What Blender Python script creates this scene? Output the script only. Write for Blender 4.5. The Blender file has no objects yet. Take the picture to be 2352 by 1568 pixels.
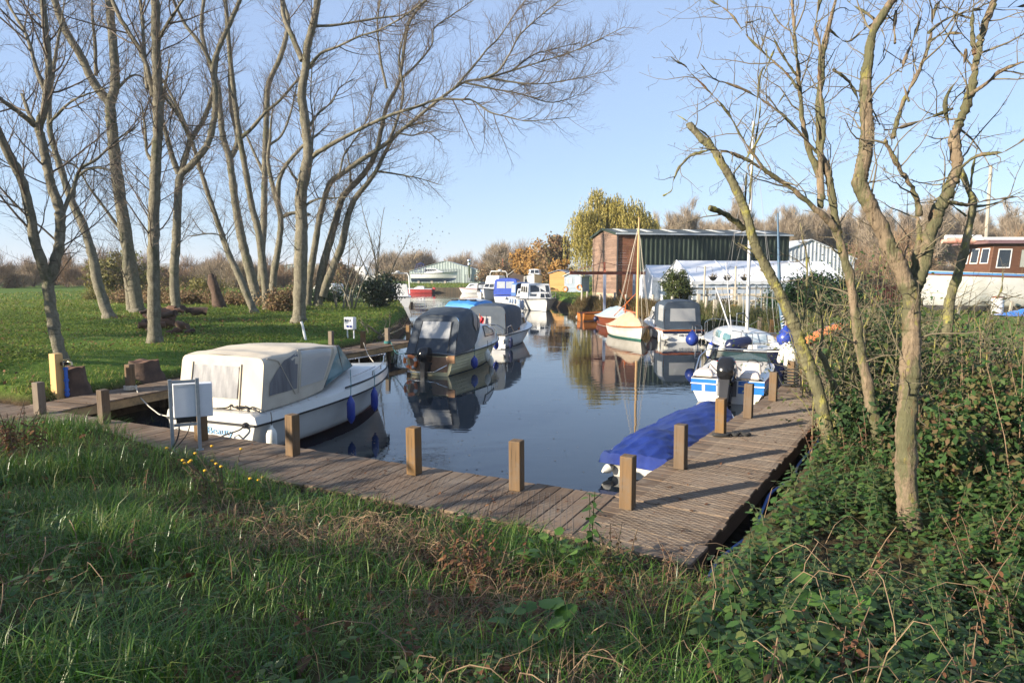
import bpy, bmesh, math, random
import numpy as np
from mathutils import Vector, Matrix, noise as mnoise

scene = bpy.context.scene
COL = scene.collection
R = math.radians
rnd = random.Random(7)

# ------------------------------------------------------------------ camera
CAMZ = 3.2
PITCH = math.atan(154 / 1568.0)
cam_d = bpy.data.cameras.new("camera")
cam_d.lens = 24; cam_d.sensor_width = 36; cam_d.clip_start = 0.05; cam_d.clip_end = 6000
cam = bpy.data.objects.new("camera", cam_d)
cam.location = (0, 0, CAMZ); cam.rotation_euler = (R(90) - PITCH, 0, 0)
COL.objects.link(cam); scene.camera = cam

# ------------------------------------------------------------------ light
SUN_EL, SUN_AZ = 17.0, math.atan2(-0.886, -0.463)      # SUN_AZ clockwise from +Y (radians)
sdir = Vector((math.sin(SUN_AZ) * math.cos(R(SUN_EL)), math.cos(SUN_AZ) * math.cos(R(SUN_EL)), math.sin(R(SUN_EL))))
world = bpy.data.worlds.new("World"); scene.world = world; world.use_nodes = True
wn = world.node_tree
sky = wn.nodes.new("ShaderNodeTexSky"); sky.sky_type = 'NISHITA'; sky.sun_disc = False
sky.sun_elevation = R(SUN_EL); sky.sun_rotation = SUN_AZ % (2 * math.pi)
sky.air_density = 1.0; sky.dust_density = 0.25; sky.ozone_density = 3.0; sky.altitude = 0
bgn = wn.nodes["Background"]; bgn.inputs[1].default_value = 0.088
veil = wn.nodes.new("ShaderNodeMix"); veil.data_type = 'RGBA'; veil.inputs[0].default_value = 0.6
veil.inputs[7].default_value = (2.45, 3.15, 4.65, 1)          # thin even autumn haze high in the sky
wn.links.new(sky.outputs[0], veil.inputs[6]); wn.links.new(veil.outputs[2], bgn.inputs[0])
sun_d = bpy.data.lights.new("sun", 'SUN'); sun_d.energy = 5.0; sun_d.angle = R(0.5); sun_d.color = (1, 0.88, 0.71)
sun = bpy.data.objects.new("sun", sun_d); COL.objects.link(sun)
sun.rotation_euler = sdir.to_track_quat('Z', 'Y').to_euler()
scene.view_settings.view_transform = 'Standard'; scene.view_settings.look = 'None'
scene.view_settings.exposure = 1.33; scene.view_settings.gamma = 1.0
scene.cycles.max_bounces = 8; scene.cycles.transparent_max_bounces = 16
scene.cycles.diffuse_bounces = 3

# ------------------------------------------------------------------ photo-ray helpers (2352 px wide coordinates)
cp, sp = math.cos(PITCH), math.sin(PITCH)
def ray(px, py):
    a, b = (px - 1176) / 1568.0, -(py - 784) / 1568.0
    return Vector((a, cp + b * sp, -sp + b * cp))
def D(px, py, Y):
    r = ray(px, py); return Vector((0, 0, CAMZ)) + r * (Y / r.y)
def G(px, py, z):
    r = ray(px, py); return Vector((0, 0, CAMZ)) + r * ((z - CAMZ) / r.z)

# ------------------------------------------------------------------ object helpers
def tag(o, label=None, cat=None, group=None, kind=None):
    if label: o['label'] = label
    if cat: o['category'] = cat
    if group: o['group'] = group
    if kind: o['kind'] = kind
    return o
def link(name, data, mat=None, parent=None):
    o = bpy.data.objects.new(name, data); COL.objects.link(o)
    if mat is not None:
        for m in (mat if isinstance(mat, (list, tuple)) else [mat]): data.materials.append(m)
    if parent is not None: o.parent = parent
    return o
def empty(name, loc, rz, label, cat, group=None):
    o = bpy.data.objects.new(name, None); o.empty_display_size = 0.3; COL.objects.link(o)
    o.location = loc; o.rotation_euler = (0, 0, rz)
    return tag(o, label, cat, group)
def children(o): return list(o.children)
def dup(root, loc, rz=None, sc=None, label=None, group=None):
    r = root.copy(); COL.objects.link(r); r.location = loc
    if rz is not None: r.rotation_euler = (r.rotation_euler[0], r.rotation_euler[1], rz)
    if sc is not None: r.scale = sc if isinstance(sc, (tuple, list)) else (sc, sc, sc)
    if label: r['label'] = label
    if group: r['group'] = group
    for ch in children(root):
        c = ch.copy(); COL.objects.link(c); c.parent = r
        for g in children(ch):
            d = g.copy(); COL.objects.link(d); d.parent = c
    return r

class MB:
    """collects boxes, tubes, lofts; build() links them as one mesh object"""
    def __init__(s): s.v = []; s.f = []; s.m = []; s.cm = 0
    def add(s, vs, fs):
        b = len(s.v); s.v += [tuple(v) for v in vs]
        s.f += [tuple(i + b for i in f) for f in fs]; s.m += [s.cm] * len(fs)
        return s
    def box(s, lo, hi):
        x0, y0, z0 = lo; x1, y1, z1 = hi
        return s.hexa([(x0, y0, z0), (x1, y0, z0), (x1, y1, z0), (x0, y1, z0)], [(x0, y0, z1), (x1, y0, z1), (x1, y1, z1), (x0, y1, z1)])
    def hexa(s, b, t):
        return s.add(list(b) + list(t), [(3, 2, 1, 0), (4, 5, 6, 7), (0, 1, 5, 4), (1, 2, 6, 5), (2, 3, 7, 6), (3, 0, 4, 7)])
    def obox(s, c, ax, ay, az):       # centre and three half-axes
        c, ax, ay, az = map(Vector, (c, ax, ay, az))
        b = [c - ax - ay - az, c + ax - ay - az, c + ax + ay - az, c - ax + ay - az]
        return s.hexa(b, [p + 2 * az for p in b])
    def beam(s, a, b, w, h, up=(0, 0, 1)):
        a, b = Vector(a), Vector(b); d = (b - a); u = Vector(up); side = d.cross(u)
        if side.length < 1e-6: side = d.cross(Vector((1, 0, 0)))
        side.normalize(); u = side.cross(d).normalized()
        return s.obox((a + b) / 2, d / 2, side * w / 2, u * h / 2)
    def tube(s, pts, rad, n=6, caps=True):
        pts = [Vector(p) for p in pts]; N = len(pts)
        if not isinstance(rad, (list, tuple)): rad = [rad] * N
        vs = []; fs = []; ref = None
        for i in range(N):
            t = pts[min(i + 1, N - 1)] - pts[max(i - 1, 0)]
            if t.length < 1e-9: t = Vector((0, 0, 1))
            t.normalize()
            if ref is None:
                ref = Vector((0, 0, 1)) if abs(t.z) < .9 else Vector((1, 0, 0))
            u = (ref - t * ref.dot(t))
            if u.length < 1e-6: u = t.orthogonal()
            u.normalize(); w = t.cross(u); ref = u
            for k in range(n):
                a = 2 * math.pi * k / n
                vs.append(pts[i] + (u * math.cos(a) + w * math.sin(a)) * rad[i])
        for i in range(N - 1):
            for k in range(n):
                k2 = (k + 1) % n
                fs.append((i * n + k, i * n + k2, (i + 1) * n + k2, (i + 1) * n + k))
        if caps:
            fs.append(tuple(range(n - 1, -1, -1))); fs.append(tuple(range((N - 1) * n, N * n)))
        return s.add(vs, fs)
    def lathe(s, c, prof, n=14, axis=(0, 0, 1)):
        q = Vector((0, 0, 1)).rotation_difference(Vector(axis)); c = Vector(c)
        vs = []; fs = []
        for r, z in prof:
            for k in range(n):
                a = 2 * math.pi * k / n
                vs.append(c + q @ Vector((r * math.cos(a), r * math.sin(a), z)))
        for i in range(len(prof) - 1):
            for k in range(n):
                k2 = (k + 1) % n; fs.append((i * n + k, i * n + k2, (i + 1) * n + k2, (i + 1) * n + k))
        fs.append(tuple(range(n - 1, -1, -1))); fs.append(tuple(range((len(prof) - 1) * n, len(prof) * n)))
        return s.add(vs, fs)
    def grid(s, rows, close=False):
        n = len(rows[0]); vs = [p for r in rows for p in r]; fs = []
        for i in range(len(rows) - 1):
            for j in range(n if close else n - 1):
                j2 = (j + 1) % n; fs.append((i * n + j, i * n + j2, (i + 1) * n + j2, (i + 1) * n + j))
        return s.add(vs, fs)
    def build(s, name, mat, parent=None, smooth=False, loc=None, ang=40):
        me = bpy.data.meshes.new(name); me.from_pydata(s.v, [], s.f); me.validate()
        o = link(name, me, mat, parent)
        if any(s.m) and len(me.polygons) == len(s.m): me.polygons.foreach_set('material_index', s.m)
        bm = bmesh.new(); bm.from_mesh(me); bmesh.ops.recalc_face_normals(bm, faces=bm.faces); bm.to_mesh(me); bm.free()
        if smooth:
            me.polygons.foreach_set('use_smooth', [True] * len(me.polygons))
            try: me.set_sharp_from_angle(angle=R(ang))
            except Exception: pass
        if loc is not None: o.location = loc
        me.update(); return o
def bevel(o, w=0.01, seg=2):
    md = o.modifiers.new("bevel", 'BEVEL'); md.width = w; md.segments = seg; md.limit_method = 'ANGLE'; md.angle_limit = R(35); return o

class Loft:
    """rings[i][j]; smooth sampling and offset patches"""
    def __init__(s, rings):
        s.r = [[Vector(p) for p in ring] for ring in rings]; s.n = len(rings); s.k = len(rings[0])
    def at(s, u, v):
        x = min(max(u, 0), 1) * (s.n - 1); i = min(int(x), s.n - 2); a = x - i
        y = min(max(v, 0), 1) * (s.k - 1); j = min(int(y), s.k - 2); b = y - j
        r = s.r
        return (r[i][j] * (1 - b) + r[i][j + 1] * b) * (1 - a) + (r[i + 1][j] * (1 - b) + r[i + 1][j + 1] * b) * a
    def nrm(s, u, v):
        e = .01
        n = (s.at(u + e, v) - s.at(u - e, v)).cross(s.at(u, v + e) - s.at(u, v - e))
        return n.normalized() if n.length > 1e-9 else Vector((0, 0, 1))
    def patch(s, u0, u1, v0, v1, off, nu=6, nv=6, shape=None):
        rows = []
        for i in range(nu + 1):
            row = []
            for j in range(nv + 1):
                a, b = i / nu, j / nv
                u, v = (u0 + (u1 - u0) * a, v0 + (v1 - v0) * b)
                if shape: u, v = shape(a, b)
                row.append(s.at(u, v) + s.nrm(u, v) * off)
            rows.append(row)
        return rows
    def fill(s, mb, nu=None, nv=None, wr=0, fs=4, seed=0):
        nu = nu or s.n - 1; nv = nv or s.k - 1; rows = []
        for i in range(nu + 1):
            row = []
            for j in range(nv + 1):
                p = s.at(i / nu, j / nv)
                if wr:
                    p = p + s.nrm(i / nu, j / nv) * wr * mnoise.noise(p * fs + Vector((seed, 0, 0)))
                row.append(p)
            rows.append(row)
        return mb.grid(rows)
def qpatch(q, u0, u1, v0, v1, off, th=0.0):
    """rectangle on a quad face q (p00,p10,p11,p01), pushed out along its normal"""
    q = [Vector(p) for p in q]
    n = (q[1] - q[0]).cross(q[3] - q[0]).normalized()
    def at(u, v): return (q[0] * (1 - u) + q[1] * u) * (1 - v) + (q[3] * (1 - u) + q[2] * u) * v
    return [at(u0, v0) + n * off, at(u1, v0) + n * off, at(u1, v1) + n * off, at(u0, v1) + n * off], n
def qslab(mb, q, u0, u1, v0, v1, off, th):
    p, n = qpatch(q, u0, u1, v0, v1, off)
    return mb.hexa(p, [x + n * th for x in p])
def qframe(mb, q, u0, u1, v0, v1, off, th, w):
    """a border of width w (metres) around a patch"""
    p, n = qpatch(q, u0, u1, v0, v1, off)
    ex = (p[1] - p[0]).normalized() * w; ey = (p[3] - p[0]).normalized() * w
    inn = [p[0] + ex + ey, p[1] - ex + ey, p[2] - ex - ey, p[3] + ex - ey]
    for i in range(4):
        j = (i + 1) % 4
        b = [p[i], p[j], inn[j], inn[i]]; mb.hexa(b, [x + n * th for x in b])
    return mb
def np_mesh(name, verts, quads, mat, parent=None, smooth=False):
    me = bpy.data.meshes.new(name)
    verts = np.asarray(verts, np.float32).reshape(-1, 3); quads = np.asarray(quads, np.int32)
    n = quads.shape[1]
    me.vertices.add(len(verts)); me.vertices.foreach_set('co', verts.ravel())
    me.loops.add(quads.size); me.loops.foreach_set('vertex_index', quads.ravel())
    me.polygons.add(len(quads)); me.polygons.foreach_set('loop_start', np.arange(0, quads.size, n, dtype=np.int32))
    if smooth: me.polygons.foreach_set('use_smooth', np.ones(len(quads), bool))
    me.update(calc_edges=True)
    return link(name, me, mat, parent)
def scatter(tv, tq, loc, mats):
    """template verts/quads stamped at loc (N,3) with matrices (N,3,3)"""
    tv = np.asarray(tv, float); tq = np.asarray(tq, int); N = len(loc)
    v = np.einsum('nij,tj->nti', mats, tv) + np.asarray(loc)[:, None, :]
    q = tq[None] + (np.arange(N) * len(tv))[:, None, None]
    return v.reshape(-1, 3), q.reshape(-1, tq.shape[1])
def rotmats(nrm, spin, size):
    """local z -> nrm, spun about it, scaled"""
    nrm = nrm / (np.linalg.norm(nrm, axis=1, keepdims=True) + 1e-9)
    a = np.where(np.abs(nrm[:, 2:3]) < .9, np.array([[0, 0, 1.]]), np.array([[1., 0, 0]]))
    x = np.cross(a, nrm); x /= np.linalg.norm(x, axis=1, keepdims=True); y = np.cross(nrm, x)
    c, s = np.cos(spin)[:, None], np.sin(spin)[:, None]
    X = x * c + y * s; Y = -x * s + y * c
    return np.stack([X, Y, nrm], axis=2) * np.broadcast_to(np.asarray(size, float), (len(nrm),))[:, None, None]
LEAF = ([(-.5, 0, 0), (0, -.28, .04), (.5, 0, -.05), (0, .28, .04)], [(0, 1, 2, 3)])
LEAF2 = ([(-.5, 0, 0), (-.2, -.27, .06), (-.2, 0, 0), (-.2, .27, .06), (.15, -.22, .05), (.15, 0, .0), (.15, .22, .05), (.5, 0, -.12)],
         [(0, 1, 2, 3), (1, 4, 5, 2), (2, 5, 6, 3), (4, 7, 6, 5)])

# ------------------------------------------------------------------ materials
def nmat(name):
    m = bpy.data.materials.new(name); m.use_nodes = True
    return m, m.node_tree.nodes, m.node_tree.links, m.node_tree.nodes['Principled BSDF']
def _map(N, L, coord, scale):
    tc = N.new('ShaderNodeTexCoord'); mp = N.new('ShaderNodeMapping')
    L.new(tc.outputs[coord], mp.inputs[0]); mp.inputs['Scale'].default_value = scale if isinstance(scale, tuple) else (scale,) * 3
    return mp.outputs[0]
def _noise(N, L, vec, scale=1, detail=4, rough=.55):
    t = N.new('ShaderNodeTexNoise'); t.inputs['Scale'].default_value = scale; t.inputs['Detail'].default_value = detail
    t.inputs['Roughness'].default_value = rough; L.new(vec, t.inputs['Vector']); return t.outputs['Fac']
def _ramp(N, L, fac, stops):
    r = N.new('ShaderNodeValToRGB'); e = r.color_ramp.elements
    while len(e) < len(stops): e.new(.5)
    for i, (p, c) in enumerate(stops): e[i].position = p; e[i].color = (*c, 1)
    L.new(fac, r.inputs[0]); return r.outputs[0]
def _bump(N, L, h, strength, dist, bsdf):
    b = N.new('ShaderNodeBump'); b.inputs['Strength'].default_value = strength; b.inputs['Distance'].default_value = dist
    L.new(h, b.inputs['Height']); L.new(b.outputs[0], bsdf.inputs['Normal']); return b
def M(name, c1, c2=None, rough=.5, scale=6.0, bump=0.0, bscale=None, metal=0, spec=.5, coord='Object', dirt=None, dscale=2.0, damt=(.5, .7), coat=0):
    """base colour mottled towards c2, optional dirt colour in noise patches, fine bump"""
    m, N, L, B = nmat(name)
    B.inputs['Roughness'].default_value = rough; B.inputs['Metallic'].default_value = metal
    B.inputs['Specular IOR Level'].default_value = spec; B.inputs['Coat Weight'].default_value = coat
    c2 = c2 or tuple(x * .82 for x in c1)
    v = _map(N, L, coord, scale); f = _noise(N, L, v)
    col = _ramp(N, L, f, [(.35, c1), (.68, c2)])
    if dirt:
        v2 = _map(N, L, coord, dscale); f2 = _noise(N, L, v2, 1, 6, .7)
        mx = N.new('ShaderNodeMix'); mx.data_type = 'RGBA'
        k = _ramp(N, L, f2, [(damt[0], (0, 0, 0)), (damt[1], (1, 1, 1))])
        L.new(k, mx.inputs[0]); L.new(col, mx.inputs[6]); mx.inputs[7].default_value = (*dirt, 1); col = mx.outputs[2]
    L.new(col, B.inputs['Base Color'])
    if bump:
        vb = _map(N, L, coord, bscale or scale); _bump(N, L, _noise(N, L, vb, 1, 6, .6), bump, .02, B)
    return m
def leafmat(name, cols, rough=.5, trans=.3, spec=.35):
    """leaves: each leaf (mesh island) takes its own colour"""
    m, N, L, B = nmat(name)
    g = N.new('ShaderNodeNewGeometry')
    n = len(cols); col = _ramp(N, L, g.outputs['Random Per Island'], [(i / max(1, n - 1), c) for i, c in enumerate(cols)])
    L.new(col, B.inputs['Base Color']); B.inputs['Roughness'].default_value = rough; B.inputs['Specular IOR Level'].default_value = spec
    if trans:
        t = N.new('ShaderNodeBsdfTranslucent'); L.new(col, t.inputs[0]); mx = N.new('ShaderNodeMixShader'); mx.inputs[0].default_value = trans
        out = N['Material Output']; L.new(B.outputs[0], mx.inputs[1]); L.new(t.outputs[0], mx.inputs[2]); L.new(mx.outputs[0], out.inputs[0])
    return m
def woodmat(name, c1, c2, grain=(1, 1, 12), rough=.75, island=0.0, coord='Object', dirt=None, bump=.35, objvar=0.0):
    """grain stretched along one axis; island > 0 varies each plank"""
    m, N, L, B = nmat(name); B.inputs['Roughness'].default_value = rough; B.inputs['Specular IOR Level'].default_value = .25
    v = _map(N, L, coord, grain); f = _noise(N, L, v, 1, 7, .65)
    col = _ramp(N, L, f, [(.3, c1), (.72, c2)])
    if island:
        g = N.new('ShaderNodeNewGeometry'); h = N.new('ShaderNodeHueSaturation')
        mr = N.new('ShaderNodeMapRange'); L.new(g.outputs['Random Per Island'], mr.inputs[0])
        mr.inputs[3].default_value = 1 - island; mr.inputs[4].default_value = 1 + island
        L.new(mr.outputs[0], h.inputs['Value']); L.new(col, h.inputs['Color']); col = h.outputs[0]
    if objvar:
        oi = N.new('ShaderNodeObjectInfo'); h = N.new('ShaderNodeHueSaturation'); mr = N.new('ShaderNodeMapRange'); L.new(oi.outputs['Random'], mr.inputs[0]); mr.inputs[3].default_value = 1 - objvar; mr.inputs[4].default_value = 1 + objvar
        L.new(mr.outputs[0], h.inputs['Value']); L.new(mr.outputs[0], h.inputs['Saturation']); L.new(col, h.inputs['Color']); col = h.outputs[0]
        k = _ramp(N, L, _noise(N, L, _map(N, L, coord, (40, 40, 1.4)), 1, 3, .6), [(.60, (0, 0, 0)), (.66, (1, 1, 1))]); mx = N.new('ShaderNodeMix'); mx.data_type = 'RGBA'; L.new(k, mx.inputs[0]); L.new(col, mx.inputs[6]); mx.inputs[7].default_value = (*[x * .6 for x in c2], 1); col = mx.outputs[2]
    if dirt:
        f2 = _noise(N, L, _map(N, L, coord, 3.2 if objvar else 1.7), 1, 6, .7); k = _ramp(N, L, f2, [(.45, (0, 0, 0)), (.68, (1, 1, 1))])
        mx = N.new('ShaderNodeMix'); mx.data_type = 'RGBA'; L.new(k, mx.inputs[0]); L.new(col, mx.inputs[6]); mx.inputs[7].default_value = (*dirt, 1); col = mx.outputs[2]
    L.new(col, B.inputs['Base Color']); _bump(N, L, f, bump, .01, B)
    return m
def barkmat(name, c1, c2, patches, ring=True):
    """bark: fine mottling, dark lenticel bands or fissures, lichen and algae patches"""
    m, N, L, B = nmat(name); B.inputs['Roughness'].default_value = .92; B.inputs['Specular IOR Level'].default_value = .12
    f = _noise(N, L, _map(N, L, 'Object', (10, 10, 5)), 1, 9, .72); col = _ramp(N, L, f, [(.33, c1), (.64, c2)])
    marks = list(patches) + ([(tuple(x * .3 for x in c2), (3.2, 3.2, 34), .60, .66), (tuple(x * .45 for x in c2), (14, 14, 9), .62, .70)] if ring else [(tuple(x * .3 for x in c2), (26, 26, 3.2), .58, .66)])
    for c, sc, lo, hi in marks:
        k = _ramp(N, L, _noise(N, L, _map(N, L, 'Object', sc), 1, 6, .7), [(lo, (0, 0, 0)), (hi, (1, 1, 1))])
        mx = N.new('ShaderNodeMix'); mx.data_type = 'RGBA'; L.new(k, mx.inputs[0]); L.new(col, mx.inputs[6]); mx.inputs[7].default_value = (*c, 1); col = mx.outputs[2]
    L.new(col, B.inputs['Base Color'])
    fb = _noise(N, L, _map(N, L, 'Object', (18, 18, 26) if ring else (24, 24, 4)), 1, 8, .7); _bump(N, L, fb, 1.0, .035, B)
    return m
def glassmat(name, c, rough=.05, alpha=.55):
    """a see-through pane: part transparent, part tinted gloss"""
    m, N, L, B = nmat(name); B.inputs['Base Color'].default_value = (*c, 1); B.inputs['Roughness'].default_value = rough
    B.inputs['Specular IOR Level'].default_value = .6; B.inputs['Alpha'].default_value = alpha
    return m

WHITE = M("gelcoat_white", (.60, .59, .55), (.52, .51, .47), .28, 1.5, dirt=(.52, .49, .4), dscale=1.6, damt=(.62, .85), coat=.2)
WHITE2 = M("gelcoat_bright", (.66, .66, .64), (.6, .6, .58), .25, 2)
CREAMH = M("gelcoat_cream", (.62, .56, .34), (.52, .46, .25), .4, 3, dirt=(.25, .22, .1), dscale=2.5, damt=(.6, .8))
GREYH = M("gelcoat_grey", (.62, .63, .64), (.55, .56, .57), .35, 2)
CANVAS = M("canvas_cream", (.54, .48, .38), (.47, .41, .32), .85, 3, .25, 60, dirt=(.42, .38, .3), dscale=2.2, damt=(.6, .85))
NAVYC = M("canvas_navy", (.034, .052, .078), (.026, .04, .06), .7, 2.5, .25, 50, dirt=(.06, .075, .09), dscale=3, damt=(.5, .8))
BLUEC = M("canvas_blue", (.03, .08, .42), (.025, .06, .33), .7, 3, .2, 50)
TARP = M("tarp_blue", (.016, .037, .2), (.009, .022, .125), .5, 4, .3, 14, spec=.25, dirt=(.022, .042, .15), dscale=1.5)
TANC = M("canvas_tan", (.45, .35, .235), (.38, .29, .19), .85, 3, .2, 40)
PALEC = M("canvas_pale_blue", (.3, .38, .43), (.24, .31, .36), .75, 3, .2, 30)
NAVYH = M("gelcoat_navy", (.012, .018, .05), (.01, .014, .04), .25, 2)
BLUEH = M("gelcoat_blue", (.02, .16, .52), (.02, .13, .45), .28, 2)
REDH = M("gelcoat_red", (.4, .06, .06), (.33, .05, .05), .35, 2)
ANTIF = M("antifoul_red", (.1, .03, .035), (.07, .025, .03), .75, 6)
ANTIB = M("antifoul_blue", (.02, .06, .14), (.02, .05, .1), .75, 6)
GREENB = M("antifoul_green", (.03, .13, .1), (.025, .1, .08), .7, 6)
BLACKP = M("plastic_black", (.018, .018, .02), (.012, .012, .014), .35, 5)
BLACKG = M("gloss_black", (.012, .012, .013), (.009, .009, .01), .15, 5)
RUBBER = M("rubber", (.03, .03, .03), (.02, .02, .02), .8, 8)
CHROME = M("stainless", (.62, .62, .62), (.55, .55, .55), .25, 8, metal=1)
GALV = M("galvanised", (.36, .39, .41), (.27, .3, .32), .5, 14, .15, 40, metal=.55)
PLWHITE = M("plastic_white", (.75, .76, .76), (.68, .69, .7), .4, 5, dirt=(.5, .5, .46), dscale=3, damt=(.65, .85))
FBLUE = M("fender_blue", (.02, .05, .3), (.02, .04, .24), .35, 5)
FWHITE = M("fender_white", (.72, .7, .62), (.62, .6, .52), .45, 5, dirt=(.3, .3, .2), dscale=6, damt=(.55, .8))
FNAVY = M("fender_navy", (.012, .018, .06), (.01, .014, .045), .35, 5)
FSLATE = M("fender_slate", (.2, .27, .4), (.17, .23, .34), .5, 5)
ORANGE = M("orange_plastic", (.85, .25, .07), (.78, .2, .05), .5, 5)
ROPEM = M("rope_pale", (.55, .5, .42), (.42, .38, .3), .95, 30, .4, 90)
ROPEG = M("rope_green", (.05, .2, .2), (.04, .15, .15), .95, 30)
ROPEB = M("rope_dark", (.03, .03, .03), (.02, .02, .02), .9, 30, .4, 90)
DARKGLASS = M("dark_glass", (.02, .025, .03), (.03, .035, .04), .04, 1, spec=.8)
CLEARPVC = glassmat("clear_pvc", (.55, .56, .56), .12, .55)
MILKPVC = M("milky_pvc", (.19, .19, .20), (.085, .09, .10), .35, (9, 9, 1.2), .12, (26, 26, 3), spec=.3)
TEALGLASS = M("teal_glass", (.06, .14, .16), (.16, .27, .28), .06, 1.3, spec=.7)
VARN = woodmat("varnished_mahogany", (.42, .12, .025), (.3, .075, .015), (2, 2, 14), .25, coord='Object')
VARND = woodmat("dark_mahogany", (.2, .055, .02), (.13, .035, .015), (2, 2, 14), .35)
MASTW = woodmat("spar_wood", (.55, .36, .16), (.42, .26, .11), (12, 12, 1), .4)
STEEL = M("painted_spar", (.5, .5, .49), (.43, .43, .43), .35, 4)
RUST = M("rusty_steel", (.3, .085, .05), (.2, .055, .03), .8, 4, .3, 30)
BLUSTEEL = M("blue_grey_steel", (.2, .24, .36), (.25, .28, .34), .6, 5)
TEXT_BLUE = M("lettering_blue", (.12, .3, .5), (.2, .36, .52), .5, 30)
TEXT_DARK = M("lettering_dark", (.05, .05, .07), (.08, .08, .1), .5, 30)
TEXT_WHITE = M("lettering_white", (.75, .75, .75), (.7, .7, .7), .5, 30)
SEAT = M("vinyl_pale", (.66, .58, .52), (.58, .5, .44), .5, 4)
POSTW = woodmat("oak_post", (.165, .105, .056), (.105, .07, .04), (14, 14, 1.1), .8, dirt=(.13, .105, .08), objvar=.22)
POSTG = woodmat("weathered_post", (.2, .16, .12), (.14, .11, .085), (9, 9, 1.1), .85, dirt=(.14, .12, .08))
NEWPINE = woodmat("new_pine", (.62, .4, .17), (.5, .3, .11), (8, 8, .9), .7)
# ================================================================== ground, water, walkways
WPOLY = [(-9.4, 12.3), (-4, 9.6), (1.5, 6.85), (2.2, 7.4), (6.6, 14.3), (11.0, 21.6), (12.0, 27), (11.4, 32), (10.4, 36), (8.9, 45), (6.6, 52), (5.0, 57),
         (4.2, 68), (2.4, 90), (1.0, 119), (-26, 119), (-26, 66), (-14, 61.5), (-9, 57.5), (-6.6, 45), (-5.3, 30), (-5.0, 26.5), (-9.5, 13.2)]
def poly_sd(x, y, poly):
    x = np.asarray(x, float); y = np.asarray(y, float)
    d2 = np.full(x.shape, 1e18); inside = np.zeros(x.shape, bool); n = len(poly)
    for i in range(n):
        ax, ay = poly[i]; bx, by = poly[(i + 1) % n]; ex, ey = bx - ax, by - ay
        t = np.clip(((x - ax) * ex + (y - ay) * ey) / (ex * ex + ey * ey), 0, 1)
        d2 = np.minimum(d2, (x - ax - t * ex) ** 2 + (y - ay - t * ey) ** 2)
        c = ((ay <= y) & (by > y)) | ((by <= y) & (ay > y))
        with np.errstate(divide='ignore', invalid='ignore'):
            xi = ax + (y - ay) / (by - ay if by != ay else 1e-9) * ex
        inside ^= c & (x < xi)
    return np.where(inside, -np.sqrt(d2), np.sqrt(d2))
def sstep(a, b, t):
    t = np.clip((t - a) / (b - a), 0, 1); return t * t * (3 - 2 * t)
# walkway runs: water-edge start, axis, land-side normal, length, width
INNER = np.array([1.22, 7.87])
def _u(v): v = np.array(v, float); return v / np.hypot(*v)
RUNS = {'front': (INNER, _u((-.8937, .4487)), _u((-.4487, -.8937)), 18.0, 1.36),
        'left': (np.array([-8.72, 12.80]), _u((.3305, .9438)), _u((-.9438, .3305)), 15.0, 1.12),
        'right': (INNER - 1.40 * _u((.5397, .8419)), _u((.5397, .8419)), _u((.8419, -.5397)), 18.6, 1.36)}
def run_local(x, y, run):
    o, a, n, Ln, W = RUNS[run]; dx, dy = x - o[0], y - o[1]
    return dx * a[0] + dy * a[1], dx * n[0] + dy * n[1]
def nz(x, y, s, seed=0.0):
    return (np.sin(x * s * 1.3 + 1.7 * np.sin(y * s * .9 + seed)) + np.sin(y * s * 1.1 + 2.1 * np.sin(x * s * .7 - seed))) * .5
def gz(x, y):
    x = np.asarray(x, float); y = np.asarray(y, float)
    d = poly_sd(x, y, WPOLY)
    lev = np.full(x.shape, 0.95)
    # near bank climbs towards the photographer
    s, t = run_local(x, y, 'front'); near = sstep(-.1, 6.5, t - 1.36)
    sr, tr = run_local(x, y, 'right'); lf = .60 + (1.0 - .5 * sstep(.4, 3.2, x)) * near
    lf = lf + .38 * np.exp(-((x + 6.6) ** 2 / 4.5 + (y - 9.6) ** 2 / 1.6))
    lr = .70 + .27 * sstep(1.8, 6, tr); wf = np.where((tr > .9) & (x > 1), sstep(-1.5, 2.6, t), (t > 1.0) * 1.0)
    lev = np.where(((t > 1.0) | ((tr > .9) & (sr > -6))) & (y < 40) & (x > -30), np.where(y < 14, lf * wf + np.where(x > 1, lr, .95) * (1 - wf), lr), lev)
    # left meadow: low mound along the trees
    sl, tl = run_local(x, y, 'left')
    left = (x < -3) & (y > 12) & (y < 110)
    lev = np.where(left, .72 + .38 * sstep(1.2, 5, tl) - .2 * sstep(22, 50, tl), lev)
    lev = lev + .05 * nz(x, y, .9) + .025 * nz(x, y, 2.7, 2.0)
    h = -.9 + (lev + .9) * sstep(-.55, .75, d)
    far = sstep(108, 114, y) * (x > -30) * (x < 3)
    h = np.where((d < .7) & (far > .5), np.where(d > .02, .95, -.9), h)
    for k, (s, t) in {'front': (run_local(x, y, 'front')), 'left': (sl, tl), 'right': (sr, tr)}.items():
        Ln, W = RUNS[k][3], RUNS[k][4]
        m = (s > -.3) & (s < Ln + .2) & (t > -.3) & (t < W + (.0 if k == 'front' else .1 if k == 'left' else .28))
        h = np.where(m, np.minimum(h, .34 if k != 'right' else .12), h)
    return h
def gz1(x, y): return float(gz(np.array([x]), np.array([y]))[0])
def GG(px, py, it=6):
    """ground point under a photo pixel"""
    z = .9
    for _ in range(it):
        p = G(px, py, z); z = .5 * z + .5 * gz1(p.x, p.y)
    p = G(px, py, z); return Vector((p.x, p.y, gz1(p.x, p.y)))
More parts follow.
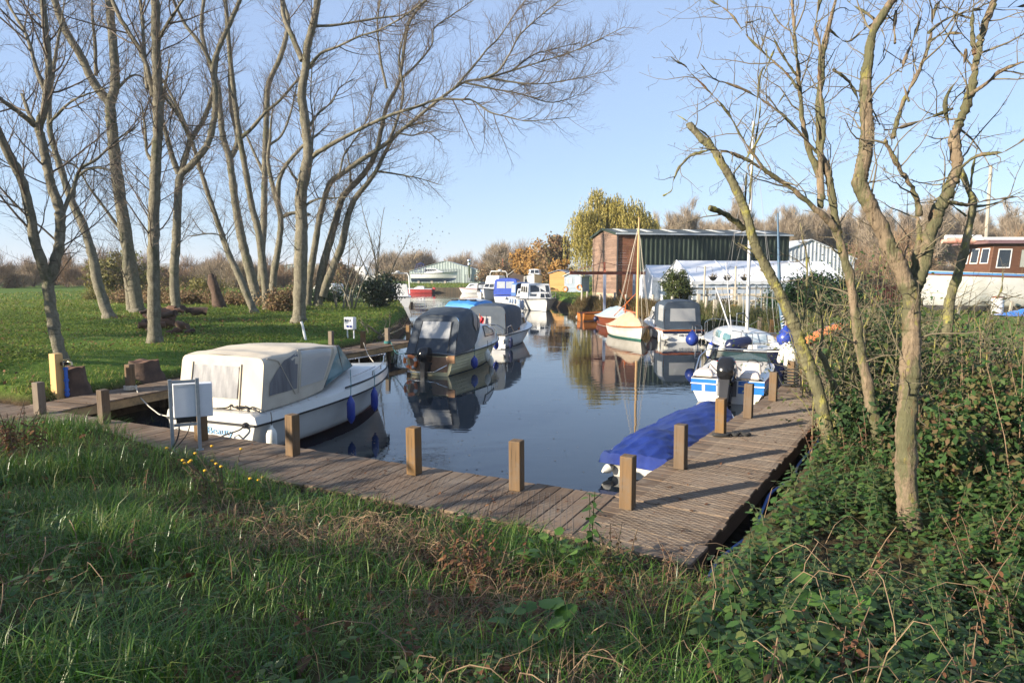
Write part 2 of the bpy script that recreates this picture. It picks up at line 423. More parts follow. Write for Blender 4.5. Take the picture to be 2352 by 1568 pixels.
def _axis(fine0, fine1, step, lim0, lim1):
    a = list(np.arange(fine0, fine1 + 1e-6, step)); s = step; v = fine1
    while v < lim1: s *= 1.16; v += s; a.append(v)
    s = step; v = fine0; pre = []
    while v > lim0: s *= 1.16; v -= s; pre.append(v)
    return np.array(pre[::-1] + a)
gx = _axis(-18, 15, .22, -2500, 2500); gy = _axis(-2, 32, .22, -400, 3500)
X, Y = np.meshgrid(gx, gy); Z = gz(X, Y)
nx, ny = len(gx), len(gy)
idx = np.arange(nx * ny).reshape(ny, nx)
quads = np.stack([idx[:-1, :-1], idx[:-1, 1:], idx[1:, 1:], idx[1:, :-1]], -1).reshape(-1, 4)
def ground_mat():
    m, N, L, B = nmat("earth_and_turf"); B.inputs['Roughness'].default_value = .95; B.inputs['Specular IOR Level'].default_value = .1
    f1 = _noise(N, L, _map(N, L, 'Object', .8), 1, 6, .65); f2 = _noise(N, L, _map(N, L, 'Object', 9), 1, 5, .7)
    turf = _ramp(N, L, f2, [(.3, (.045, .085, .012)), (.52, (.085, .145, .022)), (.75, (.14, .19, .04))])
    soil = _ramp(N, L, f2, [(.3, (.03, .021, .012)), (.7, (.085, .058, .032))])
    g = N.new('ShaderNodeNewGeometry'); sx = N.new('ShaderNodeSeparateXYZ'); L.new(g.outputs['Position'], sx.inputs[0])
    mr = N.new('ShaderNodeMapRange'); L.new(sx.outputs['Z'], mr.inputs[0]); mr.inputs[1].default_value = .55; mr.inputs[2].default_value = .75
    k = _ramp(N, L, f1, [(.42, (.35, .35, .35)), (.56, (.05, .05, .05))])
    # near bank (small y) is mostly bare litter under the blades
    mry = N.new('ShaderNodeMapRange'); L.new(sx.outputs['Y'], mry.inputs[0]); mry.inputs[1].default_value = 11; mry.inputs[2].default_value = 15
    m1 = N.new('ShaderNodeMath'); m1.operation = 'MAXIMUM'; L.new(k, m1.inputs[0]); L.new(mry.outputs[0], m1.inputs[1])
    m2 = N.new('ShaderNodeMath'); m2.operation = 'MULTIPLY'; L.new(m1.outputs[0], m2.inputs[0]); L.new(mr.outputs[0], m2.inputs[1])
    mx = N.new('ShaderNodeMix'); mx.data_type = 'RGBA'; L.new(m2.outputs[0], mx.inputs[0]); L.new(soil, mx.inputs[6]); L.new(turf, mx.inputs[7])
    L.new(mx.outputs[2], B.inputs['Base Color']); _bump(N, L, f2, .8, .05, B)
    return m
ground = np_mesh("ground", np.stack([X, Y, Z], -1), quads, ground_mat(), smooth=True)
tag(ground, kind='structure')

# ------------------------------------------------------------------ water
def water_mat():
    m, N, L, B = nmat("creek_water")
    B.inputs['Base Color'].default_value = (.010, .016, .022, 1); B.inputs['Roughness'].default_value = .012; B.inputs['IOR'].default_value = 1.333
    B.inputs['Specular IOR Level'].default_value = .9
    v = _map(N, L, 'Object', (1.5, 3.4, 1)); f = _noise(N, L, v, 1, 3, .5)
    v2 = _map(N, L, 'Object', (.25, .3, 1)); f2 = _noise(N, L, v2, 1, 3, .5); k = _ramp(N, L, f2, [(.42, (.12, .12, .12)), (.62, (1, 1, 1))])
    mu = N.new('ShaderNodeMath'); mu.operation = 'MULTIPLY'; L.new(f, mu.inputs[0]); L.new(k, mu.inputs[1])
    _bump(N, L, mu.outputs[0], .11, .05, B)
    return m
ws = []
xs = np.linspace(-60, 40, 3); ys = np.linspace(2, 130, 3)
Xw, Yw = np.meshgrid(xs, ys); iw = np.arange(9).reshape(3, 3)
water = np_mesh("water", np.stack([Xw, Yw, 0 * Xw], -1), np.stack([iw[:-1, :-1], iw[:-1, 1:], iw[1:, 1:], iw[1:, :-1]], -1).reshape(-1, 4), water_mat())
tag(water, kind='structure')
# floating leaves and specks
rs = np.random.RandomState(3)
fl = []
for cx, cy, sx, sy, n in [(-2.3, 11.3, .9, .9, 230), (-.5, 9.6, .7, .35, 130), (0.4, 12, 1.4, 1.4, 40), (1.5, 15.5, 2, 1.3, 70), (3.0, 18.2, 1.5, .5, 130), (.3, 21, 2.2, 2, 60), (2, 28, 2, 4, 60), (4.6, 16, .6, .6, 40)]:
    fl.append(np.stack([rs.normal(cx, sx, n), rs.normal(cy, sy, n), np.full(n, .006)], -1))
fl = np.concatenate(fl); fl = fl[poly_sd(fl[:, 0], fl[:, 1], WPOLY) < -1.2]
v, q = scatter(LEAF[0], LEAF[1], fl, rotmats(np.tile([[0, 0, 1.]], (len(fl), 1)), rs.rand(len(fl)) * 6.3, .02 + .045 * rs.rand(len(fl)) ** 2) * np.array([1, 1, .15])[None, :, None])
tag(np_mesh("floating_leaves", v, q, leafmat("drowned_leaf", [(.05, .035, .02), (.12, .09, .05), (.03, .03, .015), (.2, .16, .1)], trans=0)),
    'small brown leaves and specks floating on the dark creek', 'leaves', kind='stuff')

# ------------------------------------------------------------------ timber walkways
DECKW = woodmat("deck_boards", (.175, .12, .078), (.10, .07, .047), (26, 2.2, 26), .82, island=.34, dirt=(.2, .16, .12), bump=.5)
FASC = woodmat("fascia_pine", (.42, .29, .15), (.3, .2, .1), (1.2, 14, 14), .8, dirt=(.14, .11, .07))
FASCD = woodmat("fascia_dark", (.09, .065, .045), (.05, .038, .03), (1.2, 14, 14), .85)
WIRE = M("galvanised_wire_net", (.34, .28, .22), (.24, .2, .16), .6, 20, metal=.3)
def angle_of(a): return math.atan2(a[1], a[0])
def walkway(run, label, fasc, pw=.172, gap=.012, x0=0.0, netting=True, skew=0.0):
    o, a, n, Ln, W = RUNS[run]
    root = empty('timber_walkway', (o[0], o[1], 0), angle_of(a), label, 'walkway')
    sgn = 1 if (a[0] * n[1] - a[1] * n[0]) > 0 else -1       # local +y or -y is landward
    r = random.Random(len(run)); mb = MB(); x = x0
    while x < Ln:
        z = .6 + r.uniform(-.003, .003); e0, e1 = r.uniform(-.012, .012), r.uniform(-.02, .02)
        ya, yb = sgn * (0 + e0), sgn * (W + e1)
        if run == 'right' and x < 1.36: ya = -sgn * .15 * (1.4 - x) / 1.4; z -= .009
        xs0 = max(x, x0); lo, hi = min(ya, yb), max(ya, yb)
        mb.box((x, lo, z - .034), (x + pw - gap, hi, z)); x += pw
    bevel(mb.build('deck', DECKW, root), .004, 1)
    f = MB(); f.box((x0, min(sgn * .022, sgn * .062), .39), (Ln, max(sgn * .022, sgn * .062), .563)); f.build('fascia', fasc, root)
    f = MB(); f.box((x0, min(sgn * (W - .07), sgn * (W - .03)), .36), (Ln, max(sgn * (W - .07), sgn * (W - .03)), .563)); f.build('rear_fascia', FASCD, root)
    f = MB(); f.box((max(x0, 0) + .03, min(sgn * .07, sgn * (W - .08)), .40), (max(x0, 0) + .07, max(sgn * .07, sgn * (W - .08)), .562)); f.build('end_board', FASCD, root)
    x = x0 + 1.0
    while x < Ln:
        for yy in (.16, W - .2):
            p = MB(); p.tube([(x, sgn * yy, -.8), (x, sgn * yy, .55)], .075, 8); p.build('pile', FASCD, root, True)
        x += 2.4
    if netting:     # chicken wire stapled over the boards: slim crossing wires
        w = MB(); st = .07; h = .6035; y0, y1 = .28, W - .06; L2 = min(Ln, netting)
        k = x0 + .02
        while k < L2:
            w.beam((k, sgn * y0, h), (min(k + .42, L2 + .3), sgn * y1, h), .0024, .0015); w.beam((k + .42, sgn * y0, h), (k, sgn * y1, h), .0024, .0015); k += st
        w.build('wire_netting', WIRE, root)
    return root
walkway('front', 'grey brown timber walkway across the near end of the creek', FASC, netting=4.6)
walkway('left', 'timber walkway with pale fascia along the grassy bank', FASC, netting=False)
walkway('right', 'timber walkway with wire netting beside the nettles and dead trees', FASC, netting=9.0)
# far staging where the walkway bends
st_root = empty('timber_staging', (10.7, 22.3, 0), R(86), 'timber staging beyond the moored sailing boat', 'staging')
mb = MB(); x = 0.0; r = random.Random(5)
while x < 10.2:
    mb.box((x, -1.9, .56), (x + .16, 0, .6 + r.uniform(-.003, .003))); x += .172
mb.build('deck', DECKW, st_root)
mb = MB(); mb.box((0, -.05, .36), (10.2, -.01, .555)); mb.build('fascia', FASC, st_root)
for k in range(5):
    mb = MB(); mb.tube([(.5 + k * 2.3, -.2, -.8), (.5 + k * 2.3, -.2, .55)], .08, 8); mb.build('pile', FASCD, st_root, True)

# ------------------------------------------------------------------ mooring posts
def post_proto(name, mat, h, w, label, cat):
    mb = MB(); hw = w / 2; mb.hexa([(-hw, -hw, 0), (hw, -hw, 0), (hw, hw, 0), (-hw, hw, 0)], [(-hw, -hw, h), (hw, -hw, h), (hw, hw, h), (-hw, hw, h)])
    o = bevel(mb.build(name, mat), .012, 2); return tag(o, label, cat)
P_OAK = post_proto('mooring_post', POSTW, .6, .15, None, 'post'); P_GREY = post_proto('mooring_post', POSTG, .6, .15, None, 'post')
P_OAK['used'] = 0; P_GREY['used'] = 0
def post(px, py, proto, rz, label, z=.6, h=1.0, group='square timber mooring posts'):
    p = G(px, py, z)
    if not proto.get('used'): o = proto; o['used'] = 1
    else: o = proto.copy(); COL.objects.link(o)
    o.location = (p.x, p.y, z + .001); o.rotation_euler = (R(rnd.uniform(-.8, .8)), R(rnd.uniform(-.8, .8)), rz + R(rnd.uniform(-3, 3))); o.scale = (1, 1, h)
    tag(o, label, 'post', group); return o
af, al, ar = angle_of(RUNS['front'][1]), angle_of(RUNS['left'][1]), angle_of(RUNS['right'][1])
post(93, 950, P_GREY, al, 'grey sided post where the two walkways meet by the tall pine post')
post(241, 972, P_OAK, af, 'mooring post on the near walkway left of the galvanised frame')
post(463, 1011, P_OAK, af, 'mooring post half hidden behind the grey metal cabinet frame')
post(673, 1045, P_OAK, af, 'brown mooring post in front of the cream canopied cruiser flank')
post(952, 1088, P_OAK, af, 'mooring post standing alone between the cream cruiser and open water', h=1.04)
post(1187, 1124, P_OAK, af, 'mooring post on the near walkway with only plain water behind it', h=1.02)
post(1441, 1166, P_OAK, ar, 'stained split topped post at the inner corner of the walkways', h=1.0)
post(1563, 1075, P_OAK, ar, 'golden post beside the middle of the blue tarpaulin boat')
post(1655, 998, P_OAK, ar, 'post with a black strap round its foot beside the blue tarpaulin')
post(1718, 959, P_OAK, ar, 'post just behind the black outboard of the blue speedboat', h=1.05)
post(1775, 920, P_OAK, ar, 'post beside the seats of the blue and white speedboat')
post(1817, 888, P_OAK, ar, 'post wound with coils of black rope near the speedboat bow')
post(1842, 863, P_OAK, ar, 'post just beyond the black rope coils on the right walkway')
post(1874, 835, P_OAK, ar, 'post near the sailing boat with the lichened trunk in front')
post(1744, 758, P_GREY, R(86), 'old wide post beside the pale mast on the far staging')
post(1772, 764, P_OAK, R(86), 'far staging post between the mast and the rope wound pole')
post(1807, 771, P_OAK, R(86), 'far staging post right of the rope wound pole')
post(1901, 812, P_OAK, R(86), 'leftmost of three short posts behind the bare dead trunk')
post(1920, 804, P_OAK, R(86), 'middle of three short posts behind the bare dead trunk')
post(1938, 797, P_OAK, R(86), 'rightmost of three short posts behind the bare dead trunk')
post(300, 897, P_OAK, al, 'sunlit post with pale rope round its foot by the sawn stump')
post(761, 799, P_GREY, al, 'grey post behind the canopy front of the cream cruiser')
post(834, 799, P_OAK, al, 'sunlit post just right of the white supply pedestal', h=1.0)
post(890, 790, P_GREY, al, 'greyish post with green rope left of the dark canopied boat')
post(938, 781, P_OAK, al, 'sunlit post partly behind the dark canopy left edge')
bank_post = post(946, 711, P_OAK, al, 'small post at the tip of the grassy bank by the water', z=.5)
# ================================================================== bare trees
def ZA(x, y): return x * .5261, y * .5261
def ZB(x, y): return x * .4715 + 515.8, y * .4715
def ZC(x, y): return x * .4166 + 1495.8, y * .4166
def ZD(x, y): return x * .3838 + 1750, y * .3838 + 653
ZS = {'A': (ZA, .5261), 'B': (ZB, .4715), 'C': (ZC, .4166), 'D': (ZD, .3838), 'P': (lambda x, y: (x, y), 1.0)}
BARK_L = barkmat("bark_poplar", (.25, .225, .165), (.12, .108, .08), [((.075, .085, .045), (2.2, 2.2, .9), .52, .68), ((.33, .30, .23), (4, 4, 9), .62, .72)])
TWIG_L = M("twig_poplar", (.125, .095, .07), (.085, .065, .05), .85, 3)
BARK_R = barkmat("bark_dead_elder", (.27, .205, .135), (.165, .125, .085), [((.115, .11, .06), (3.5, 3.5, 1.3), .47, .53), ((.2, .18, .06), (9, 9, 5), .60, .66), ((.13, .06, .035), (4, 4, 1.4), .60, .68)], False)
BARK_M = barkmat("bark_mossy_elder", (.17, .16, .09), (.10, .09, .055), [((.27, .25, .07), (6, 6, 4), .5, .6), ((.3, .26, .19), (3, 3, 1.2), .58, .68)], False)
TWIG_R = M("twig_elder", (.17, .14, .085), (.09, .075, .05), .9, 6)

class Path:
    def __init__(s, pts, rad): s.p = pts; s.r = rad
def catmull(P, k):
    out = []
    for i in range(len(P) - 1):
        a, b, c, d = P[max(i - 1, 0)], P[i], P[i + 1], P[min(i + 2, len(P) - 1)]
        for j in range(k):
            t = j / k
            out.append(.5 * ((2 * b) + (c - a) * t + (2 * a - 5 * b + 4 * c - d) * t * t + (3 * b - a - 3 * c + d) * t * t * t))
    out.append(P[-1]); return out
def trace(zm, pts, Y0, Y1, w0, w1, rg, k=4, wob=.25, ext=0.0):
    """a stem seen in the photo, built at depths Y0 -> Y1; w = width in photo px at start and end"""
    f, s = ZS[zm]; N = len(pts); P = []; Rr = []
    for i, q in enumerate(pts):
        a = i / max(1, N - 1); Yd = Y0 + (Y1 - Y0) * a
        P.append(D(*f(q[0], q[1]), Yd)); Rr.append((w0 + (w1 - w0) * a ** .8) * s * .5 * Yd / 1568)
    Pc = catmull(P, k); n = len(Pc)
    ra = [float(np.interp(i / (n - 1), np.linspace(0, 1, N), Rr)) for i in range(n)]
    for i in range(1, n - 1):
        Pc[i] = Pc[i] + Vector((rg.uniform(-1, 1), rg.uniform(-1, 1), rg.uniform(-1, 1))) * ra[i] * min(wob, .012 / max(ra[i], .01))
        ra[i] *= rg.uniform(.93, 1.09)
    if ext:     # carries on out of the picture
        d = (Pc[-1] - Pc[-3]).normalized(); m = max(3, int(ext / .5)); r0 = ra[-1]
        for i in range(m):
            d = (d + Vector((rg.uniform(-.12, .12), rg.uniform(-.12, .12), .06))).normalized()
            Pc.append(Pc[-1] + d * ext / m); ra.append(max(.006, r0 * (1 - (i + 1) / m * .85)))
    return Path(Pc, ra)
def sprout(path, rg, out, mb, level, spec):
    """side branches along a path; spec[level] = (spacing, length lo, hi, radius lo, hi, angle lo, hi, up, wiggle, segs)"""
    if level >= len(spec): return
    sp_, l0, l1, r0, r1, a0, a1, up, wig, segs, start = spec[level]
    P, Rr = path.p, path.r; L = 0; seglen = [(P[i + 1] - P[i]).length for i in range(len(P) - 1)]; tot = sum(seglen)
    if tot < 1e-4: return
    nxt = start * tot + rg.uniform(0, sp_)
    for i in range(len(P) - 1):
        while nxt < L + seglen[i]:
            t = (nxt - L) / seglen[i]; o = P[i].lerp(P[i + 1], t); pr = Rr[i] * (1 - t) + Rr[i + 1] * t
            frac = nxt / tot; d = (P[i + 1] - P[i]).normalized()
            ax = d.orthogonal().normalized(); ax.rotate(Matrix.Rotation(rg.uniform(0, 6.283), 3, d))
            a = R(rg.uniform(a0, a1)); c = d * math.cos(a) + ax * math.sin(a)
            ln = rg.uniform(l0, l1) * (1 - .35 * frac)
            r = min(rg.uniform(r0, r1), pr * .75); q = [o]; rr = [r]; c = c.normalized()
            for k in range(segs):
                c = (c + Vector((rg.uniform(-wig, wig), rg.uniform(-wig, wig), rg.uniform(-wig, wig) + up))).normalized()
                q.append(q[-1] + c * ln / segs); rr.append(max(.0022, r * (1 - .8 * (k + 1) / segs)))
            mb.tube(q, rr, 5 if level == 0 else 3, caps=False)
            sprout(Path(q, rr), rg, out, mb, level + 1, spec)
            nxt += sp_ * rg.uniform(.5, 1.5)
        L += seglen[i]
SPEC_L = [(.25, 1.0, 3.4, .012, .03, 35, 65, .10, .16, 6, .18), (.2, .45, 1.3, .006, .011, 28, 55, .05, .22, 4, .12), (.13, .15, .5, .0045, .0065, 25, 55, .02, .25, 2, .15)]
SPEC_R = [(.17, .35, 1.15, .006, .013, 35, 75, .05, .32, 6, .22), (.14, .07, .38, .004, .006, 35, 75, .04, .35, 3, .15), (.09, .02, .09, .003, .004, 40, 80, .0, .3, 1, .2)]
def bare_tree(label, stems, spec, bark, twig, seed, group=None, name='bare_tree', nside=9, lim=None, rough=0.0):
    """stems: list of (path, sprouts?)"""
    rg = random.Random(seed); b = stems[0][0].p[0]
    root = empty(name, b, 0, label, 'tree', group)
    tm, cm = MB(), MB()
    for i, (p, sp_) in enumerate(stems):
        tm.tube(p.p, p.r, nside if max(p.r) > .03 else 6)
        if sp_:
            sc = sp_ if isinstance(sp_, (int, float)) and not isinstance(sp_, bool) else 1.0
            sprout(p, rg, None, cm, 0, [tuple([spec[0][0] / sc] + list(spec[0][1:]))] + spec[1:])
    for n_, m_, mt in (('trunk', tm, bark), ('crown', cm, twig)):
        if not m_.v: continue
        o = m_.build(n_, mt, root, True, ang=80); me = o.data
        if rough and n_ == 'trunk':
            nr = [v.normal.copy() for v in me.vertices]
            for v, q in zip(me.vertices, nr): v.co += q * (rough * (mnoise.noise(v.co * 5) + .6 * mnoise.noise(Vector((v.co.x * 16, v.co.y * 16, v.co.z * 7)))))
        co = np.empty(len(me.vertices) * 3, np.float32); me.vertices.foreach_get('co', co); co = co.reshape(-1, 3) - np.array(b, np.float32); me.vertices.foreach_set('co', co.ravel()); me.update()
    return root
def flare(path, rg, zb):
    """roots the first stem below ground with a flared foot"""
    p0 = path.p[0]; d = (path.p[1] - p0); d = d.normalized() if d.length > 0 else Vector((0, 0, 1))
    r = path.r[0]
    path.p = [p0 - d * .35 + Vector((0, 0, -.05)), p0 - d * .05, p0 + d * .22] + path.p[1:]; path.r = [r * 1.75, r * 1.4, r * 1.12] + path.r[1:]
    return path
def base_depth(zm, x, y): f, _ = ZS[zm]; return GG(*f(x, y)).y

rgT = random.Random(11)
GL = 'bare trees on the left bank'
def LT(label, trunk, limbs, w0, w1, seed, dy=0.0, ext=3.5, dens=1.0, twigw=True):
    zm, pts = trunk; Y0 = base_depth(zm, *pts[0]); Yt = Y0 + dy
    t = flare(trace(zm, pts, Y0, Yt, w0 * .88, w1 * .9, rgT, k=8, wob=.1, ext=ext), rgT, 0)
    st = [(t, dens)]
    for (z, lp, a, b, e, dd) in limbs:
        # a limb leaves the trunk at a matching depth
        f, _ = ZS[z]; y_ = f(*lp[0])[1]; yb = ZS[zm][0](*pts[0])[1]; ye = ZS[zm][0](*pts[-1])[1]
        fr = min(1, max(0, (yb - y_) / max(1, yb - ye))); Ys = Y0 + dy * fr
        st.append((trace(z, lp, Ys, Ys + dd, a, b, rgT, wob=.18, ext=e), dens * 1.05))
    return bare_tree(label, st, SPEC_L, BARK_L, TWIG_L, seed, GL, nside=12, rough=.016)
LT('slim twin stemmed tree at the far left, forked low, beside the tall pine post',
   ('A', [(268, 1575), (235, 1420), (212, 1250), (240, 1150), (262, 1030), (262, 920), (230, 830), (205, 720), (180, 600), (168, 555), (192, 480), (205, 400), (213, 280), (200, 150), (190, 30), (185, -40)]),
   [('A', [(215, 1240), (185, 1160), (150, 1040), (125, 900), (90, 770), (45, 690), (0, 590), (-60, 500)], 44, 30, 2, -1.5),
    ('A', [(165, 560), (120, 520), (60, 475), (0, 430), (-60, 380)], 26, 12, 2, -1), ('A', [(150, 545), (120, 480), (95, 410)], 20, 12, 0, .6),
    ('A', [(195, 400), (150, 270), (112, 150), (60, 60), (15, -20)], 18, 8, 2, 1.2), ('A', [(275, 930), (320, 820), (350, 740), (430, 690), (510, 610), (575, 570)], 18, 7, .4, .8),
    ('A', [(215, 540), (290, 460), (360, 420), (450, 390)], 12, 5, .5, -.8)], 58, 24, 1, .8, 4)
LT('pale leaning tree left of the thick double trunk on the meadow',
   ('A', [(477, 1388), (430, 1250), (405, 1120), (365, 990), (310, 870), (270, 750), (235, 640), (218, 560), (215, 450), (230, 330), (250, 200)]),
   [('A', [(320, 860), (335, 780), (400, 735), (480, 745), (500, 800)], 15, 6, .5, .5)], 52, 14, 2, 1.0, 3, .7)
LT('thick double stemmed tree forking into a V above the log heap',
   ('A', [(602, 1362), (575, 1200), (553, 1050), (530, 900), (508, 740), (490, 570), (482, 450), (500, 390), (502, 300), (490, 150), (477, 0), (470, -40)]),
   [('A', [(482, 455), (445, 410), (400, 345), (350, 240), (285, 130), (238, 0), (225, -40)], 40, 24, 3.5, -1), ('A', [(572, 1352), (565, 1260), (555, 1180), (553, 1060)], 38, 34, 0, -.1),
    ('A', [(530, 1010), (450, 900), (385, 810), (335, 730), (250, 690)], 14, 5, .5, -1), ('A', [(505, 400), (560, 340), (610, 330), (660, 380)], 12, 5, 1, .8), ('A', [(420, 330), (415, 200), (405, 90), (400, -20)], 16, 9, 2, .6)], 66, 32, 3, .6, 4)
LT('straight grey trunk rising just behind the cream canopied cruiser',
   ('A', [(676, 1495), (672, 1300), (670, 1150), (672, 950), (679, 750), (690, 550), (688, 400), (685, 280), (680, 150), (680, 0), (678, -60)]),
   [('A', [(662, 700), (640, 660), (636, 580), (625, 500)], 16, 8, .6, .4), ('A', [(668, 420), (640, 290), (600, 200), (530, 90), (488, 0), (470, -40)], 22, 14, 3, .8), ('A', [(645, 390), (632, 250), (622, 100), (612, 0)], 18, 12, 2.5, 1.2),
    ('A', [(690, 180), (740, 90), (800, 0)], 14, 8, 2, -.7), ('A', [(700, 400), (760, 480), (830, 600)], 14, 6, .3, 1)], 62, 34, 4, 0, 4)
LT('short trunked tree splitting into a goblet behind the log heap',
   ('A', [(771, 1378), (760, 1200), (770, 1050), (775, 900), (786, 775), (830, 725), (900, 640), (935, 520), (940, 400), (930, 300), (960, 200), (1000, 110), (1040, 20), (1060, -30)]),
   [('A', [(788, 760), (830, 620), (880, 540), (920, 440), (940, 330)], 26, 14, 2, 1), ('A', [(780, 760), (755, 690), (730, 600), (705, 500), (715, 420)], 26, 14, 2, -.5), ('A', [(830, 610), (790, 520), (740, 430), (715, 390)], 18, 9, 2, .5), ('A', [(935, 310), (880, 200), (810, 110), (770, 30), (750, -30)], 18, 10, 2, -.6)], 46, 16, 5, .8, 3)
LT('thin tree leaning left, nearest of the clump right of the pollard stump',
   ('A', [(1112, 1367), (1050, 1220), (1000, 1110), (960, 1000), (920, 880), (880, 760), (848, 650), (800, 520), (750, 420), (700, 330)]), [('A', [(1000, 1120), (985, 1050), (930, 1020), (840, 1030)], 10, 4, .3, -.6)], 38, 10, 6, .6, 2.5, .8)
LT('gnarled thick based tree in the middle of the clump',
   ('A', [(1130, 1335), (1090, 1180), (1055, 1040), (1030, 900), (1010, 750), (1000, 680), (972, 590), (960, 470), (950, 370), (900, 230), (880, 120), (890, 0), (893, -40)]),
   [('A', [(1005, 690), (1035, 630), (1030, 560), (1010, 480), (1000, 330)], 24, 12, 2, .8)], 50, 12, 7, .8, 3, .8)
LT('slender upright tree standing just right of the gnarled one',
   ('A', [(1168, 1356), (1150, 1180), (1130, 1020), (1100, 900), (1075, 760), (1050, 620), (1030, 480), (1015, 350), (1000, 200), (985, 0), (980, -40)]),
   [('A', [(1055, 600), (1100, 560), (1160, 490), (1220, 440), (1300, 350), (1330, 320)], 17, 8, 1.5, -1)], 40, 16, 8, .6, 3.5, .8)
LT('tall tree at the back of the clump with a kinked upper limb',
   ('A', [(1148, 1310), (1140, 1210), (1150, 1000), (1155, 800), (1160, 600), (1165, 480), (1172, 370), (1220, 260), (1245, 180), (1258, 90), (1232, 0), (1225, -40)]),
   [('A', [(1160, 770), (1120, 690), (1080, 600)], 18, 8, 1, .6), ('A', [(1162, 640), (1230, 590), (1270, 490), (1290, 400)], 12, 6, 1.5, .8)], 36, 18, 9, .5, 4, .8)
LT('pale smooth tree with low side arm, right end of the clump',
   ('A', [(1190, 1320), (1195, 1200), (1215, 1080), (1226, 960), (1200, 850), (1186, 790), (1170, 700), (1180, 600)]),
   [('A', [(1228, 950), (1260, 935), (1300, 928), (1345, 935)], 18, 14, .2, .3), ('A', [(1212, 890), (1218, 790), (1250, 720), (1310, 650), (1370, 600)], 24, 10, 2, -.8)], 40, 14, 10, .5, 2.5, .7)
LT('dark straight trunk, largest of the bank trees, right of the clump',
   ('B', [(362, 1572), (370, 1330), (375, 1100), (373, 950), (395, 830), (408, 740), (398, 640), (388, 560), (376, 450), (395, 330), (405, 220), (432, 120), (455, 0), (462, -40)]),
   [('B', [(420, 770), (450, 745), (510, 710), (620, 650), (720, 600), (800, 565), (940, 520), (1040, 485), (1150, 485), (1210, 490), (1290, 545), (1400, 575), (1490, 590), (1700, 570)], 24, 3, .3, -2.2),
    ('B', [(378, 295), (330, 180), (292, 90), (280, 0), (275, -40)], 26, 16, 3, .8), ('B', [(405, 330), (470, 260), (570, 220), (650, 180), (745, 150), (860, 90), (970, 10)], 14, 5, 1, -1.2), ('B', [(430, 130), (560, 120), (740, 90), (880, 70), (980, 0)], 14, 5, 1.2, 1),
    ('B', [(400, 640), (450, 560), (520, 500), (560, 430), (620, 390)], 13, 4, .2, .8), ('B', [(372, 900), (330, 850), (300, 810), (230, 900)], 14, 4, .3, -.8), ('B', [(398, 1000), (450, 970), (530, 965), (600, 960)], 13, 4, .2, -.8), ('B', [(425, 760), (432, 600), (420, 480), (425, 350)], 10, 5, .6, .5)], 76, 30, 11, .5, 4)
LT('tree with the long limb arching right over the creek',
   ('B', [(405, 1492), (415, 1350), (440, 1200), (465, 1050), (510, 900), (560, 855), (650, 790), (720, 745), (800, 690), (850, 645), (940, 572), (1040, 490), (1120, 430), (1180, 397), (1290, 378), (1480, 320), (1700, 250), (1850, 180), (1950, 130)]),
   [('B', [(1120, 430), (1190, 350), (1240, 290), (1280, 240), (1340, 180), (1420, 60), (1500, -40)], 13, 4, .5, 1), ('B', [(1250, 385), (1330, 350), (1390, 260), (1440, 170), (1560, 60), (1640, 0)], 13, 4, .5, -1), ('B', [(1400, 345), (1500, 270), (1600, 240), (1720, 210)], 9, 3, .3, .8), ('B', [(1290, 380), (1400, 400), (1520, 410), (1650, 395), (1850, 350)], 11, 3, .3, -.8),
    ('B', [(1160, 400), (1290, 430), (1450, 460), (1600, 500), (1750, 450)], 10, 3, .3, .6), ('B', [(800, 690), (850, 560), (870, 440), (850, 300), (865, 200), (900, 90)], 16, 6, 1.5, .8), ('B', [(560, 850), (580, 760), (620, 700), (690, 590), (720, 470), (740, 400)], 11, 4, .5, .6), ('B', [(850, 650), (920, 660), (980, 640), (1050, 690)], 10, 3, .2, .4)], 42, 3, 12, -1.5, 0, 1.5)
LT('forked tree on a swollen base at the water end of the row',
   ('B', [(455, 1492), (468, 1350), (500, 1220), (540, 1080), (570, 970), (610, 920), (680, 845), (735, 750), (762, 640), (790, 520), (850, 395), (880, 200), (905, 100), (980, 0), (1000, -30)]),
   [('B', [(475, 1440), (500, 1370), (525, 1310), (572, 1190), (600, 1060), (632, 975), (690, 900), (740, 830), (790, 730), (850, 640), (950, 600), (1010, 590)], 50, 6, .3, -.6), ('B', [(790, 430), (765, 320), (750, 200), (745, 100), (760, 0)], 13, 6, 2, .6), ('B', [(740, 835), (850, 850), (950, 870), (1050, 900)], 10, 3, .2, -.6), ('B', [(615, 910), (610, 820), (600, 760)], 14, 6, .5, .5),
    ('B', [(850, 395), (930, 320), (1010, 220), (1020, 140), (1100, 80), (1200, 10)], 12, 4, .8, .7)], 50, 9, 13, .8, 3, 1.3)

# --- dead elders on the right, close to the camera
GR = 'dead and lichened elders by the right walkway'
rgE = random.Random(23)
def RT(label, trunk, limbs, w0, w1, seed, dy, ext, bark, dens=1.0):
    zm, pts, Y0 = trunk
    t = trace(zm, pts, Y0, Y0 + dy, w0, w1, rgE, k=16, wob=.05, ext=ext)
    d = (t.p[1] - t.p[0]).normalized(); t.p.insert(0, t.p[0] - d * .3); t.r.insert(0, t.r[0] * 1.25)
    st = [(t, dens)]; yb = ZS[zm][0](*pts[0])[1]; ye = ZS[zm][0](*pts[-1])[1]
    for (z, lp, a, b, e, dd) in limbs:
        y_ = ZS[z][0](*lp[0])[1]; fr = min(1, max(0, (yb - y_) / max(1, yb - ye))); Ys = Y0 + dy * fr
        st.append((trace(z, lp, Ys, Ys + dd, a, b, rgE, k=9, wob=.3, ext=e), dens * 1.25))
    return bare_tree(label, st, SPEC_R, bark, TWIG_R, seed, GR, 'dead_tree', 18, rough=.017)
